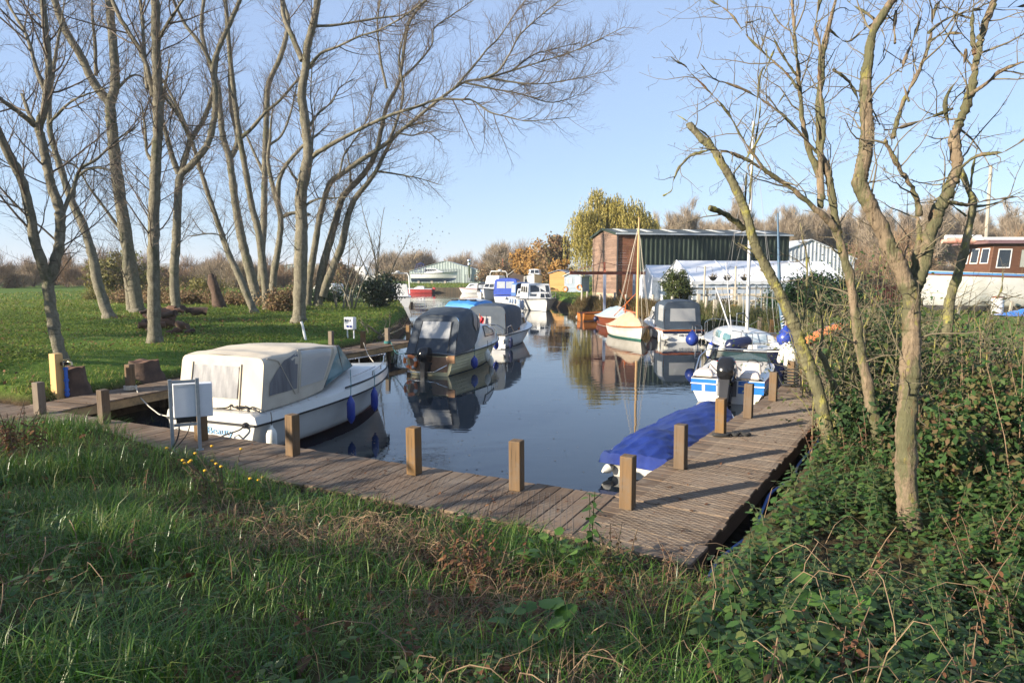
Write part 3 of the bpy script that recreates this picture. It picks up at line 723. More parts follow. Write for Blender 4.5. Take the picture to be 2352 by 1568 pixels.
RT('lichened trunk leaning left to a broken tip beside the walkway edge',
   ('C', [(1006, 2506), (965, 2350), (923, 2166), (868, 2010), (822, 1890), (785, 1779), (730, 1670), (685, 1568), (620, 1450), (560, 1320), (530, 1200), (490, 1090), (430, 970), (370, 870), (320, 800), (260, 745), (208, 680)], 9.4),
   [('C', [(515, 1260), (420, 1190), (320, 1145)], 34, 26, 0, -.3), ('C', [(330, 805), (300, 832), (215, 860), (150, 930), (122, 1000), (112, 1050), (65, 1080)], 13, 5, 0, .2), ('C', [(345, 800), (300, 740), (200, 670), (110, 615)], 9, 4, 0, .3),
    ('C', [(540, 1130), (560, 900), (600, 600), (610, 450), (690, 250), (760, 120)], 10, 4, .3, .4), ('C', [(520, 1090), (530, 900), (575, 640), (600, 420), (640, 330), (600, 180)], 9, 4, .2, .2), ('C', [(450, 960), (560, 820), (690, 590), (800, 430), (920, 330)], 9, 4, 0, -.3), ('C', [(640, 1480), (560, 1390), (475, 1340)], 14, 7, 0, .2)], 76, 34, 31, .5, 0, BARK_M, .45)
RT('second mossy stem leaning left behind the lichened trunk',
   ('D', [(540, 950), (480, 760), (430, 600), (380, 470), (340, 400)], 9.6), [('D', [(345, 400), (365, 250), (330, 60), (300, -60), (250, -250)], 18, 7, .3, .3), ('D', [(390, 450), (420, 330), (500, 150), (560, 40)], 14, 6, .3, .2), ('D', [(240, 280), (262, 120), (270, -80), (262, -250)], 16, 8, .3, .2)], 44, 30, 32, .2, 0, BARK_M, .5)
RT('tall curved grey trunk in the middle of the elders',
   ('D', [(722, 1090), (680, 850), (640, 650), (600, 440), (570, 250), (545, 80), (522, -55), (470, -235), (430, -450), (400, -640), (345, -790), (345, -910), (340, -1095), (356, -1220), (362, -1370), (395, -1530)], 8.9),
   [('C', [(1040, 1290), (960, 1200), (780, 1045), (620, 935), (500, 870), (430, 838), (370, 828)], 40, 9, .3, -.4), ('C', [(620, 930), (520, 790), (420, 620), (310, 495), (215, 400), (190, 365), (140, 340)], 13, 5, .1, -.3), ('C', [(930, 1140), (930, 1000), (850, 760), (820, 520), (802, 300), (782, 100), (780, -30)], 34, 14, .8, .3),
    ('C', [(945, 1100), (935, 900), (950, 700), (930, 450), (930, 250), (905, 150), (940, -20)], 26, 14, .8, -.2), ('C', [(920, 850), (740, 650), (560, 520), (410, 455), (340, 430), (270, 350)], 14, 5, .1, -.4), ('C', [(810, 490), (740, 400), (640, 310), (530, 200), (430, 70), (320, 0)], 14, 5, .2, .4), ('C', [(805, 420), (720, 300), (670, 200), (620, 110), (560, 120)], 10, 5, .1, -.3),
    ('C', [(1000, 380), (1090, 450), (1140, 550), (1160, 600), (1220, 650), (1270, 690)], 15, 8, .1, .3), ('C', [(1040, 1290), (990, 1100), (985, 950), (960, 880)], 26, 16, .2, .5), ('C', [(980, 160), (1080, 230), (1190, 150), (1320, 95)], 9, 4, .2, .3), ('C', [(790, 190), (700, 120), (650, 20)], 10, 5, .3, .3)], 70, 26, 33, .3, 1.2, BARK_R, .9)
RT('barkless pale trunk forking high, closest of the elders',
   ('D', [(890, 1475), (868, 1200), (860, 900), (880, 650), (890, 450), (895, 250), (888, 60), (800, -150), (720, -320), (600, -560), (588, -640), (620, -790), (628, -900), (620, -1090), (618, -1220), (640, -1370), (665, -1500), (738, -1640), (790, -1720)], 6.5),
   [('D', [(905, 40), (960, -100), (1010, -300), (1070, -480), (1130, -600), (1165, -700), (1155, -880), (1195, -1000), (1255, -1180), (1285, -1340), (1320, -1500), (1390, -1700)], 88, 36, 1.2, .5), ('D', [(900, 20), (920, -150), (940, -300), (925, -420)], 46, 22, 0, .2),
    ('D', [(940, -420), (905, -560), (820, -700), (735, -860)], 36, 26, 0, -.2), ('C', [(1710, 920), (1800, 860), (1900, 845), (1960, 830), (2050, 770)], 18, 6, .4, -.4), ('C', [(1760, 520), (1850, 460), (1930, 390), (2060, 340)], 18, 7, .4, -.3), ('C', [(1640, 1110), (1750, 1130), (1850, 1105), (2060, 1080)], 14, 6, .4, .3), ('C', [(1780, 300), (1770, 150), (1780, -20)], 24, 14, 1, .3),
    ('C', [(1330, 760), (1390, 560), (1470, 400), (1530, 250), (1560, 60), (1620, -20)], 24, 10, .6, .4), ('C', [(1660, 600), (1560, 640), (1420, 690), (1320, 715)], 11, 5, .1, -.3), ('C', [(1530, 180), (1620, 110), (1780, 60), (2050, 35)], 14, 6, .4, .5), ('C', [(1540, 220), (1620, 190), (1700, 185), (1770, 210)], 10, 5, .1, -.2), ('C', [(1260, 690), (1200, 500), (1290, 250), (1230, 110), (1120, 35)], 10, 5, .1, .4),
    ('C', [(1660, 760), (1620, 560), (1700, 420), (1730, 330)], 10, 4, .1, -.3), ('C', [(1345, 240), (1340, 150), (1348, 60)], 14, 9, 0, .1), ('C', [(1420, 560), (1380, 400), (1440, 230), (1480, 120)], 12, 6, .2, .3), ('D', [(872, 860), (960, 850), (985, 840)], 20, 8, 0, -.1), ('D', [(915, 690), (980, 660)], 16, 6, 0, 0)], 132, 44, 34, .4, 1.2, BARK_R, .85)
RT('grey stem leaning right in front of the houseboat',
   ('D', [(1090, 420), (1110, 250), (1130, 80), (1190, -120), (1240, -330), (1265, -480), (1240, -560), (1200, -660)], 10.5), [('C', [(1755, 1130), (1770, 950), (1790, 850), (1812, 770)], 16, 7, .2, .3), ('C', [(1735, 1190), (1640, 1120), (1520, 1100)], 12, 5, 0, -.4), ('C', [(1765, 1140), (1900, 1120), (2070, 1040)], 12, 5, .3, .4), ('D', [(1110, 330), (1300, 180), (1420, 60), (1440, -30)], 12, 6, .2, .3), ('D', [(1130, 240), (1280, 120), (1400, 100), (1560, 60)], 10, 5, .2, .2)], 66, 30, 35, .3, .5, BARK_M, .6)
# ================================================================== boats: builders
BOATG = 'boats moored along the creek'
LEV = [(1.0, 1.0, 1.0), (.985, .97, .985), (.93, .95, .82), (.62, .9, .60), (.32, .84, .42), (.03, .76, .24)]   # height share, half-width share midships / at bow
class Boat:
    """local axes: x forward from the transom, y to port, z up from the waterline"""
    def __init__(s, name, label, pos, head, L, B, fs, fb, z=0.0, draft=.28, tw=.88, group=None, cat='boat', full=2.3, rake=.5):
        s.L, s.B, s.fs, s.fb, s.draft, s.tw, s.full, s.rake = L, B, fs, fb, draft, tw, full, rake
        s.lev = LEV
        s.root = empty(name, (pos[0], pos[1], z), head, label, cat, group)
    def hw(s, t):
        w = s.tw + (1 - s.tw) * math.sin(min(t / .45, 1) * math.pi / 2)
        if t > .45: w *= max(0, 1 - ((t - .45) / .55) ** s.full)
        return max(.015, w * s.B / 2)
    def sheer(s, t): return s.fs + (s.fb - s.fs) * t ** 1.7
    def pt(s, t, k, side):
        hz, mm, mb_ = s.lev[k]; e = max(0, (t - .25) / .75) ** 1.6; m = mm * (1 - e) + mb_ * e
        z = s.sheer(t) * hz; x = t * (s.L - s.rake * (1 - hz) * t ** 2)
        return Vector((x, side * s.hw(t) * m, z))
    def side(s, side, n=22):
        return Loft([[s.pt(i / n, k, side) for k in range(len(LEV))] for i in range(n + 1)])
    def world(s, p): return s.root.matrix_basis @ Vector(p)
    def hull(s, mat, boot=None, n=22, laps=0, rail=None, railr=.022, deck=None, transom_mat=None, bootz=None):
        mb = MB(); rows = []
        for i in range(n + 1):
            t = i / n; keel = Vector((t * (s.L - s.rake * t ** 2), 0, -s.draft * (1 - max(0, (t - .7) / .3) ** 2 * .9)))
            ks = range(len(LEV))
            rows.append([s.pt(t, k, 1) for k in ks] + [keel] + [s.pt(t, k, -1) for k in reversed(ks)])
        m = len(rows[0]); K = len(LEV); mats = [mat] + ([boot] if boot else [])
        mb.grid(rows)
        if boot:
            idx = 0
            for i in range(n):
                for j in range(m - 1):
                    if K - 1 - 0 <= j <= K or (K - 1 <= j <= K): mb.m[idx] = 1
                    idx += 1
        mb.cm = 0; b = rows[0]
        for j in range(K):
            jj = m - 1 - j
            if j < K - 1: mb.add([b[j], b[j + 1], b[jj - 1], b[jj]], [(0, 1, 2, 3)])
            else: mb.add([b[j], b[j + 1], b[jj]], [(0, 1, 2)])
        s.hullo = mb.build('hull', mats, s.root, True, ang=50)
        if laps:      # clinker strakes: thin lapping edges along each side
            lp = MB()
            for sd in (1, -1):
                lf = s.side(sd)
                for k in range(1, laps):
                    v = .3 + .62 * k / laps; pts = [lf.at(u / 20, v) + Vector((0, sd * .004, 0)) for u in range(20)]
                    lp.tube(pts, .011, 4)
            lp.build('strakes', mat, s.root, True)
        if rail:
            r = MB()
            for sd in (1, -1):
                r.tube([s.pt(i / n, 1, sd) + Vector((0, sd * .008, 0)) for i in range(n + 1)], railr, 6)
            r.tube([s.pt(0, 1, 1) + Vector((-.008, 0, 0)), s.pt(0, 1, -1) + Vector((-.008, 0, 0))], railr, 6)
            r.build('rubbing_strake', rail, s.root, True)
        if deck: s.deck(deck)
    def deck(s, mat, t0=0.0, t1=1.0, camber=.05, inset=.0, lift=.01, name='deck', n=14):
        rows = []
        for i in range(n + 1):
            t = t0 + (t1 - t0) * i / n; w = s.hw(t) - inset; z = s.sheer(t) + lift; x = t * s.L
            rows.append([Vector((x, w * a, z + camber * (1 - a * a))) for a in (-1, -.85, -.5, 0, .5, .85, 1)])
        mb = MB(); mb.grid(rows); return mb.build(name, mat, s.root, True, ang=60)
    def part(s, name, mb, mat, parent=None, smooth=False, bev=0, ang=40):
        o = mb.build(name, mat, parent or s.root, smooth, ang=ang)
        if bev: bevel(o, bev, 2)
        return o
    def house(s, x0, x1, w0, w1, z0, z1, mat, fr=.5, rr=.1, tum=.12, name='cabin', bev=.05, camber=.06, zf=None):
        """cabin block: sloping front (fr) and back (rr), sides leaning in (tum); returns side faces for windows"""
        zf = zf if zf is not None else z0
        b = [Vector((x0, -w0, z0)), Vector((x1, -w1, zf)), Vector((x1, w1, zf)), Vector((x0, w0, z0))]
        t = [Vector((x0 + rr, -w0 + tum, z1)), Vector((x1 - fr, -w1 + tum, z1)), Vector((x1 - fr, w1 - tum, z1)), Vector((x0 + rr, w0 - tum, z1))]
        mb = MB(); top = [t[0], t[1], t[2], t[3]]
        c0 = (t[0] + t[3]) / 2 + Vector((0, 0, camber)); c1 = (t[1] + t[2]) / 2 + Vector((0, 0, camber))
        mb.add(b + top + [c0, c1], [(3, 2, 1, 0), (0, 1, 5, 4), (1, 2, 6, 9, 5), (2, 3, 7, 6), (3, 0, 4, 8, 7), (4, 5, 9, 8), (8, 9, 6, 7)])
        o = bevel(mb.build(name, mat, s.root), bev, 3)
        f = {'star': [b[0], b[1], t[1], t[0]], 'port': [b[2], b[3], t[3], t[2]], 'front': [b[1], b[2], t[2], t[1]], 'back': [b[3], b[0], t[0], t[3]], 'o': o}
        return f
    def win(s, q, u0, u1, v0, v1, parent, glass=None, frame=None, fw=.03, name='window'):
        glass = glass or DARKGLASS
        mb = MB(); qslab(mb, q, u0, u1, v0, v1, .004, .006); w = mb.build(name, glass, parent)
        if frame:
            f = MB(); qframe(f, q, u0, u1, v0, v1, .004, .014, fw)
            if parent == s.root: f.build('window_frame', frame, w)
            else: f.build('window_frame', frame, parent)
        return w
    def rail(s, t0, t1, h, mat=None, n=7, inset=.06, name='guard_rail', r=.012, close=True):
        mat = mat or CHROME; mb = MB(); P = []
        for sd in (1, -1):
            pts = []
            for i in range(n + 1):
                t = t0 + (t1 - t0) * i / n
                p = Vector((t * s.L * .995, sd * max(.0, s.hw(t) - inset), s.sheer(t)))
                q = p + Vector((0, 0, h)); pts.append(q)
                if i % 2 == 0: mb.tube([p, q], r, 6)
            P.append(pts)
        if close: mb.tube(P[0] + list(reversed(P[1])), r, 6)
        else: mb.tube(P[0], r, 6); mb.tube(P[1], r, 6)
        return mb.build(name, mat, s.root, True)
def arch(x, wb, zb, ws, zs, wt, zt, lean=0.0, cr=.08, top=7):
    """canopy section: foot (wb,zb), shoulder (ws,zs) rounding onto a roof of half-width wt at zt; lean moves the top aft/forward"""
    P = []
    def X(z): return x + lean * (z - zb) / max(.01, zt - zb)
    for a in (0, .33, .66, 1): P.append(Vector((X(zb + (zs - zb) * a), -(wb + (ws - wb) * a), zb + (zs - zb) * a)))
    for a in (.35, .7): P.append(Vector((X(zs + (zt - zs) * a), -(ws + (wt - ws) * a ** 1.6), zs + (zt - zs) * (1 - (1 - a) ** 1.8))))
    for i in range(top):
        a = -1 + 2 * i / (top - 1); P.append(Vector((X(zt), wt * a, zt + cr * (1 - a * a))))
    return P + [Vector((p.x, -p.y, p.z)) for p in reversed(P[:6])]
def endcap(mb, ring, wr=0, seed=0):
    """closes an arch end with strips between matching left and right points"""
    n = len(ring) // 2; rows = []
    for i in range(n):
        a, b = ring[i], ring[-1 - i]; rows.append([a.lerp(b, k / 8) for k in range(9)])
    return mb.grid(rows)
def capface(ring, i0, i1):
    """quad of an end cap between ring rows i0 and i1, seen from outside"""
    return [ring[i0], ring[-1 - i0], ring[-1 - i1], ring[i1]]
def bl(q, u, v):
    return (q[0] * (1 - u) + q[1] * u) * (1 - v) + (q[3] * (1 - u) + q[2] * u) * v
def text(name, body, size, mat, parent, loc, rot, ext=.003, shear=0, sx=1.0):
    c = bpy.data.curves.new(name, 'FONT'); c.body = body; c.size = size; c.extrude = ext; c.align_x = 'CENTER'; c.align_y = 'CENTER'; c.shear = shear
    tmp = bpy.data.objects.new('tmp', c); COL.objects.link(tmp); dg = bpy.context.evaluated_depsgraph_get()
    me = bpy.data.meshes.new_from_object(tmp.evaluated_get(dg)); bpy.data.objects.remove(tmp); me.name = name; me.materials.clear()
    o = link(name, me, mat, parent); o.location = loc; o.rotation_euler = rot; o.scale = (sx, 1, 1); return o
def text_on(name, body, size, mat, parent, p, ex, n, shear=0, sx=1.0):
    """lettering at p, reading along ex, facing n"""
    ex = Vector(ex).normalized(); n = Vector(n).normalized(); ey = n.cross(ex).normalized(); ex = ey.cross(n)
    m = Matrix((ex, ey, n)).transposed(); return text(name, body, size, mat, parent, Vector(p) + n * .006, m.to_euler(), shear=shear, sx=sx)
# ---------------- fenders (hang from boats, so each is a thing)
_FP = {}
def fender(p, kind, label, group=None, L=.45, r=.085, rope=.35, tilt=0.0):
    mat = {'blue': FBLUE, 'white': FWHITE, 'navy': FNAVY, 'slate': FSLATE, 'blueend': FWHITE, 'black': RUBBER}[kind]
    key = (kind, round(L, 2), round(r, 3), round(rope, 2))
    if key not in _FP:
        root = empty('fender', (0, 0, 0), 0, None, 'fender')
        mb = MB(); h = L / 2
        mb.lathe((0, 0, 0), [(.02, -h), (.03, -h + .02), (r * .7, -h + .06), (r, -h + .13), (r, h - .13), (r * .7, h - .06), (.03, h - .02), (.025, h + .02)], 14)
        mb.build('body', mat, root, True, ang=60)
        if kind == 'blueend':
            e = MB(); e.lathe((0, 0, 0), [(.02, -h - .003), (.032, -h + .018), (r * .73, -h + .058), (r * .9, -h + .09)], 14); e.lathe((0, 0, 0), [(r * .9, h - .09), (r * .73, h - .058), (.032, h - .018), (.027, h + .023)], 14); e.build('end_cap', FBLUE, root, True)
        if rope:
            e = MB(); e.tube([(0, 0, h), (.01, .01, h + rope * .5), (0, 0, h + rope)], .008, 5); e.build('lanyard', ROPEG if kind == 'blue' else ROPEB, root, True)
        _FP[key] = root; o = root
    else: o = dup(_FP[key], (0, 0, 0))
    o.location = p; o.rotation_euler = (tilt, tilt * .5, 0); tag(o, label, 'fender', group); return o
def buoy(p, r, label, mat=None, name='round_buoy'):
    root = empty(name, p, 0, label, 'buoy')
    mb = MB(); mb.lathe((0, 0, 0), [(.02, -r * 1.0)] + [(r * math.cos(a), r * math.sin(a)) for a in [-1.4, -1.1, -.75, -.35, 0, .4, .75]] + [(r * .42, r * 1.12), (r * .2, r * 1.3), (r * .14, r * 1.5)], 20)
    mb.build('body', mat or FBLUE, root, True, ang=70)
    e = MB(); e.tube([(0, 0, r * 1.4), (0, .02, r * 2.1)], .01, 5); e.build('lanyard', ROPEM, root, True); return root
def outboard(boat, x, y, z, sc=1.0, tilt=0.0, mat=None, lettering=None, stripe=None, parent=None):
    """outboard motor on the transom: cowl, leg, bracket, propeller"""
    mat = mat or BLACKG; e = bpy.data.objects.new('outboard_motor', None); COL.objects.link(e); e.parent = boat.root
    e.location = (x, y, z); e.rotation_euler = (0, tilt, 0); e.scale = (sc,) * 3
    rings = []
    for zz, a0, a1, w in [(0, -.30, .18, .13), (.06, -.36, .22, .165), (.2, -.40, .23, .18), (.36, -.38, .22, .175), (.46, -.32, .19, .15), (.5, -.22, .12, .09)]:
        rings.append([Vector((a0 + (a1 - a0) * u, w * v, zz)) for u, v in [(0, -.55), (.08, -.9), (.35, -1), (.7, -1), (.93, -.85), (1, -.4), (1, .4), (.93, .85), (.7, 1), (.35, 1), (.08, .9), (0, .55)]])
    mb = MB(); mb.grid(rings, True); mb.add(rings[-1], [tuple(range(12))]); mb.add(rings[0], [tuple(range(11, -1, -1))]); cw = mb.build('cowl', mat, e, True, ang=45)
    mb = MB()
    mb.hexa([(-.2, -.07, -.75), (.04, -.05, -.75), (.04, .05, -.75), (-.2, .07, -.75)], [(-.26, -.1, 0), (.1, -.09, 0), (.1, .09, 0), (-.26, .1, 0)])
    mb.hexa([(-.25, -.09, -.69), (.05, -.03, -.69), (.05, .03, -.69), (-.25, .09, -.69)], [(-.27, -.1, -.66), (.06, -.03, -.66), (.06, .03, -.66), (-.27, .1, -.66)])
    mb.lathe((.05, 0, -.86), [(.01, .1), (.05, .05), (.055, -.15), (.045, -.3), (.03, -.33)], 10, axis=(1, 0, 0))
    mb.hexa([(-.12, -.012, -1.02), (-.0, -.012, -1.02), (-.0, .012, -1.02), (-.12, .012, -1.02)], [(-.16, -.02, -.75), (.03, -.02, -.75), (.03, .02, -.75), (-.16, .02, -.75)])
    bevel(mb.build('leg', BLACKP, e, False), .01)
    mb = MB(); mb.box((.08, -.11, -.36), (.2, .11, -.02)); mb.box((.2, -.13, -.1), (.3, .13, -.02)); bevel(mb.build('bracket', BLACKP, e), .01)
    mb = MB()
    for k in range(3):
        a = k * 2.094; c, s_ = math.cos(a), math.sin(a)
        def rot(px, r_, t_): return Vector((px, r_ * c - t_ * s_, -.86 + r_ * s_ + t_ * c))
        mb.hexa([rot(-.25, .03, -.02), rot(-.29, .13, -.07), rot(-.3, .15, .03), rot(-.26, .03, .03)], [rot(-.243, .03, -.02), rot(-.283, .13, -.07), rot(-.293, .15, .03), rot(-.253, .03, .03)])
    mb.build('propeller', CHROME, e)
    if stripe:
        for zz, m_ in stripe:
            mb = MB(); mb.box((-.30, -.184, zz), (.15, .184, zz + .018)); mb.build('cowl_stripe', m_, e)
    if lettering:
        for sd in (1, -1):
            text_on('lettering', lettering, .115, TEXT_WHITE, e, (-.09, sd * .179, .25), (-sd, 0, 0), (0, sd, 0))
    return e
def wheel_helm(mb, c, ax, r, n=16):
    ax = Vector(ax).normalized(); u = ax.orthogonal().normalized(); w = ax.cross(u); c = Vector(c)
    mb.tube([c + (u * math.cos(2 * math.pi * k / n) + w * math.sin(2 * math.pi * k / n)) * r for k in range(n + 1)], .012, 6)
def ringmesh(c, ax, R0, r, n=22, m=8):
    ax = Vector(ax).normalized(); u = ax.orthogonal().normalized(); w = ax.cross(u); c = Vector(c); rows = []
    for i in range(n + 1):
        a = 2 * math.pi * i / n; d = u * math.cos(a) + w * math.sin(a)
        rows.append([c + d * (R0 + r * math.cos(2 * math.pi * k / m)) + ax * r * math.sin(2 * math.pi * k / m) for k in range(m)])
    return rows
def lifebuoy(p, ax, label, R0=.3, r=.055, group=None, bands=True):
    root = empty('lifebuoy', p, 0, label, 'lifebuoy', group); mb = MB(); mb.grid(ringmesh((0, 0, 0), ax, R0, r), True); mb.build('ring', ORANGE, root, True)
    if bands:
        rows = ringmesh((0, 0, 0), ax, R0, r * 1.06, 24, 8)
        for k in range(4):
            b = MB(); b.grid(rows[k * 6:k * 6 + 3], True); b.build('white_band', WHITE2, root, True)
    return root
# ================================================================== the boats near by
def proj(p):
    d = Vector(p) - Vector((0, 0, CAMZ)); f = d.y * cp - d.z * sp; u = d.y * sp + d.z * cp
    return 1176 + 1568 * d.x / f, 784 - 1568 * u / f
def H(dx, dy): return math.atan2(dy, dx)
def t_at(b, px, side, k=0):
    """station on a hull side seen at photo column px"""
    bpy.context.view_layer.update
    best = min(range(101), key=lambda i: abs(proj(b.world(b.pt(i / 100, k, side)))[0] - px)); return best / 100
def hang(b, px, side, zc, kind, label, out=.1, **kw):
    t = t_at(b, px, side); p = b.pt(t, 0, side); q = b.pt(t, 2, side); y = side * (max(abs(p.y), abs(q.y)) + out)
    return fender(b.world((p.x, y, zc)), kind, label, **kw)

# ---- 1 cream-canopied cruiser
b = B1 = Boat('cabin_cruiser', 'white cabin cruiser with a cream canvas canopy and pink bottom paint by the near walkway', (-5.28, 11.75), H(.367, .931), 5.75, 2.2, .64, .92, tw=.93, group=BOATG)
b.lev = LEV[:-1] + [(.17, .80, .30)]
for o in (b.root,): bpy.context.view_layer.update()
b.hull(WHITE, ANTIF, rail=RUBBER, railr=.02)
rows = []
for i in range(19):
    t = i / 18; w, z = b.hw(t), b.sheer(t); h = np.interp(t, [0, .35, .5, .62, .8, 1], [.19, .2, .3, .36, .24, .06])
    prof = [(1, .0), (.965, .45 * .19 + .2 * h), (.86, .17 + .1 * h), (.62, .4 * h + .1 if t < .42 else h), (0, .3 * h + .1 if t < .42 else h * 1.08)]
    if t > .85: prof = [(1, 0), (.95, h * .6), (.8, h * .85), (.5, h), (0, h * 1.05)]
    P = [Vector((t * b.L, w * a, z + c + .015)) for a, c in prof]; rows.append(P + [Vector((p.x, -p.y, p.z)) for p in reversed(P[:-1])])
mb = MB(); mb.grid(rows); r0 = rows[0]; mb.add(r0, [tuple(range(len(r0)))]); b.part('deck_moulding', mb, WHITE, smooth=True, ang=35)
mb = MB(); mb.tube([Vector((t * b.L, -b.hw(t) * .945, b.sheer(t) + .012 + np.interp(t, [0, .5, .75, .97], [.16, .19, .17, .09]))) for t in np.linspace(.44, .985, 14)], .018, 6)
mb.tube([Vector((t * b.L, b.hw(t) * .945, b.sheer(t) + .012 + np.interp(t, [0, .5, .75, .97], [.16, .19, .17, .09]))) for t in np.linspace(.44, .985, 14)], .018, 6); b.part('toe_strip', mb, RUBBER, smooth=True)
rings = [arch(.20, .95, .84, .935, 1.63, .83, 1.745, .14, .03), arch(.5, .96, .85, .945, 1.67, .84, 1.785, .10, .035), arch(.85, .965, .86, .945, 1.66, .84, 1.775, .12, .025),
         arch(1.2, .965, .88, .945, 1.69, .84, 1.815, .12, .04), arch(1.6, .95, .91, .925, 1.67, .83, 1.80, .28, .025), arch(1.95, .92, .96, .89, 1.62, .79, 1.745, .62, .03)]
cv = Loft(rings); mb = MB(); cv.fill(mb, 30, 54, .02, 2.2, 1); canopy = b.part('canopy', mb, CANVAS, smooth=True, ang=70)
mb = MB(); endcap(mb, rings[0]); b.part('canopy_rear', mb, CANVAS, smooth=True)
rq = [rings[0][-1], rings[0][0], rings[0][4], rings[0][-5]]
mb = MB(); rw = []
for i in range(13):
    rw.append([bl(rq, .16 + .56 * i / 12, .22 + .66 * j / 8) + Vector((-.012 - .006 * math.sin(i * 2.1 + j * .8), 0, 0)) for j in range(9)])
mb.grid(rw); b.part('rear_window', mb, MILKPVC, canopy, True)
mb = MB()
for u in (.14, .745): mb.tube([bl(rq, u, v) + Vector((-.012, 0, 0)) for v in (.0, .5, .93)], .012, 5)
b.part('zip', mb, CANVAS, canopy, True)
mb = MB(); mb.grid(cv.patch(.60, .93, .05, .25, .012, 8, 8)); b.part('side_window', mb, CLEARPVC, canopy, True)
mb = MB(); mb.grid(cv.patch(0, 1, 0, 0, .012, 8, 6, lambda a, c: (.12 + .42 * a, .05 + (.19 * (1 - a * .0)) * c * (1 - .75 * (1 - a))))); b.part('side_window', mb, MILKPVC, canopy, True)
mb = MB(); mb.grid(cv.patch(.60, .93, .75, .95, .012, 8, 8)); b.part('side_window', mb, CLEARPVC, canopy, True)
mb = MB()
for u0, v0, u1, v1 in ((.57, .03, .57, .27), (.96, .05, .96, .27), (.08, .25, .52, .03), (.57, .27, .97, .27)):
    mb.tube([cv.at(u0 + (u1 - u0) * k / 8, v0 + (v1 - v0) * k / 8) + cv.nrm(u0 + (u1 - u0) * k / 8, v0 + (v1 - v0) * k / 8) * .012 for k in range(9)], .009, 5)
b.part('seam', mb, CANVAS, canopy, True)
mb = MB()
for k in range(7):      # hold-down straps along the side
    p = cv.at(.05 + .13 * k, .0); mb.tube([p + Vector((0, -.005, .04)), p + Vector((.02, -.04, -.08)), p + Vector((.05, -.045, -.14)), p + Vector((.05, -.03, -.05))], .006, 4)
b.part('tie_strap', mb, ROPEM, canopy, True)
for sd in (-1, 1):
    A, Bq, C, E = Vector((2.02, sd * .9, 1.0)), Vector((3.45, sd * .56, 1.22)), Vector((2.74, sd * .74, 1.73)), Vector((2.58, sd * .80, 1.73))
    q = [A, Bq, C, E] if sd < 0 else [Bq, A, E, C]
    mb = MB(); p, n = qpatch(q, 0, 1, 0, 1, 0); mb.hexa(p, [x + n * .012 for x in p]); w = b.part('windscreen_pane', mb, TEALGLASS)
    mb = MB(); mb.tube([A, E, C, Bq, A], .017, 6); M0 = A.lerp(Bq, .66); mb.tube([M0, C.lerp(E, .6)], .014, 6); b.part('windscreen_frame', mb, BLACKP, w, True)
q = [Vector((3.45, -.56, 1.22)), Vector((3.45, .56, 1.22)), Vector((2.74, .74, 1.73)), Vector((2.74, -.74, 1.73))]
mb = MB(); p, n = qpatch(q, 0, 1, 0, 1, 0); mb.hexa(p, [x + n * .01 for x in p]); w = b.part('windscreen_pane', mb, TEALGLASS)
mb = MB(); mb.tube(q + [q[0]], .017, 6); mb.tube([q[0].lerp(q[1], .5), q[3].lerp(q[2], .5)], .012, 5); b.part('windscreen_frame', mb, BLACKP, w, True)
b.rail(.66, 1.0, .30, n=6, inset=.1)
mb = MB()
for sd in (-1, 1): mb.tube([Vector((t * b.L, sd * b.hw(t) * .8, b.sheer(t) + .33)) for t in np.linspace(.5, .72, 6)], .012, 6)
b.part('hand_rail', mb, CHROME, smooth=True)
text_on('boat_name', 'Beauty', .17, TEXT_BLUE, b.root, (-.004, -.22, .485), (0, -1, 0), (-1, 0, 0), sx=1.25)
mb = MB(); mb.hexa([(-.16, -.35, .14), (0, -.35, .14), (0, .62, .14), (-.16, .62, .14)], [(-.13, -.32, .19), (0, -.35, .24), (0, .62, .24), (-.13, .6, .19)]); b.part('step_platform', mb, WHITE2, bev=.01)
mb = MB(); mb.tube([(-.01, -.62, .46), (-.09, -.63, .44), (-.13, -.66, .28), (-.12, -.7, .05)], .016, 7); mb.tube([(-.01, .75, .46), (-.09, .76, .44), (-.13, .79, .2)], .016, 7); b.part('grab_handle', mb, CHROME, smooth=True)
mb = MB(); mb.lathe((-.0, -.80, .64), [(.055, 0), (.05, .05), (.035, .07)], 12, (-1, 0, 0)); b.part('power_inlet', mb, BLACKP, smooth=True)
mb = MB(); q = [b.pt(.955, 1, -1), b.pt(.90, 1, -1), b.pt(.90, 2, -1), b.pt(.955, 2, -1)]
mb.hexa([b.pt(.88, 1, -1) + Vector((0, -.006, -.03)), b.pt(.95, 1, -1) + Vector((0, -.006, -.03)), b.pt(.95, 1, -1) + Vector((0, -.006, -.12)), b.pt(.88, 1, -1) + Vector((0, -.006, -.12))], [b.pt(.88, 1, -1) + Vector((0, -.03, -.03)), b.pt(.95, 1, -1) + Vector((0, -.03, -.03)), b.pt(.95, 1, -1) + Vector((0, -.03, -.12)), b.pt(.88, 1, -1) + Vector((0, -.03, -.12))]); b.part('vent', mb, GREYH)
hang(b, 797, -1, .47, 'blue', 'blue cylinder fender amidships on the cream canopied cruiser', L=.55, r=.085, rope=.55)
hang(b, 856, -1, .5, 'blue', 'blue cylinder fender at the bow of the cream canopied cruiser', L=.5, r=.08, rope=.4, out=.05)
fender(b.world((.22, -1.14, .33)), 'white', 'white fender at the near stern corner of the cream canopied cruiser', L=.55, r=.09, rope=.25)
def squiggle(o, label, pts, r=.012, mat=ROPEB, cat='rope', name='mooring_rope', sm=6):
    mb = MB(); P = [Vector(p) for p in pts]; mb.tube(catmull(P, sm), r, 6); ob = mb.build(name, mat, None, True); return tag(ob, label, cat)
P = []; rg = random.Random(4)
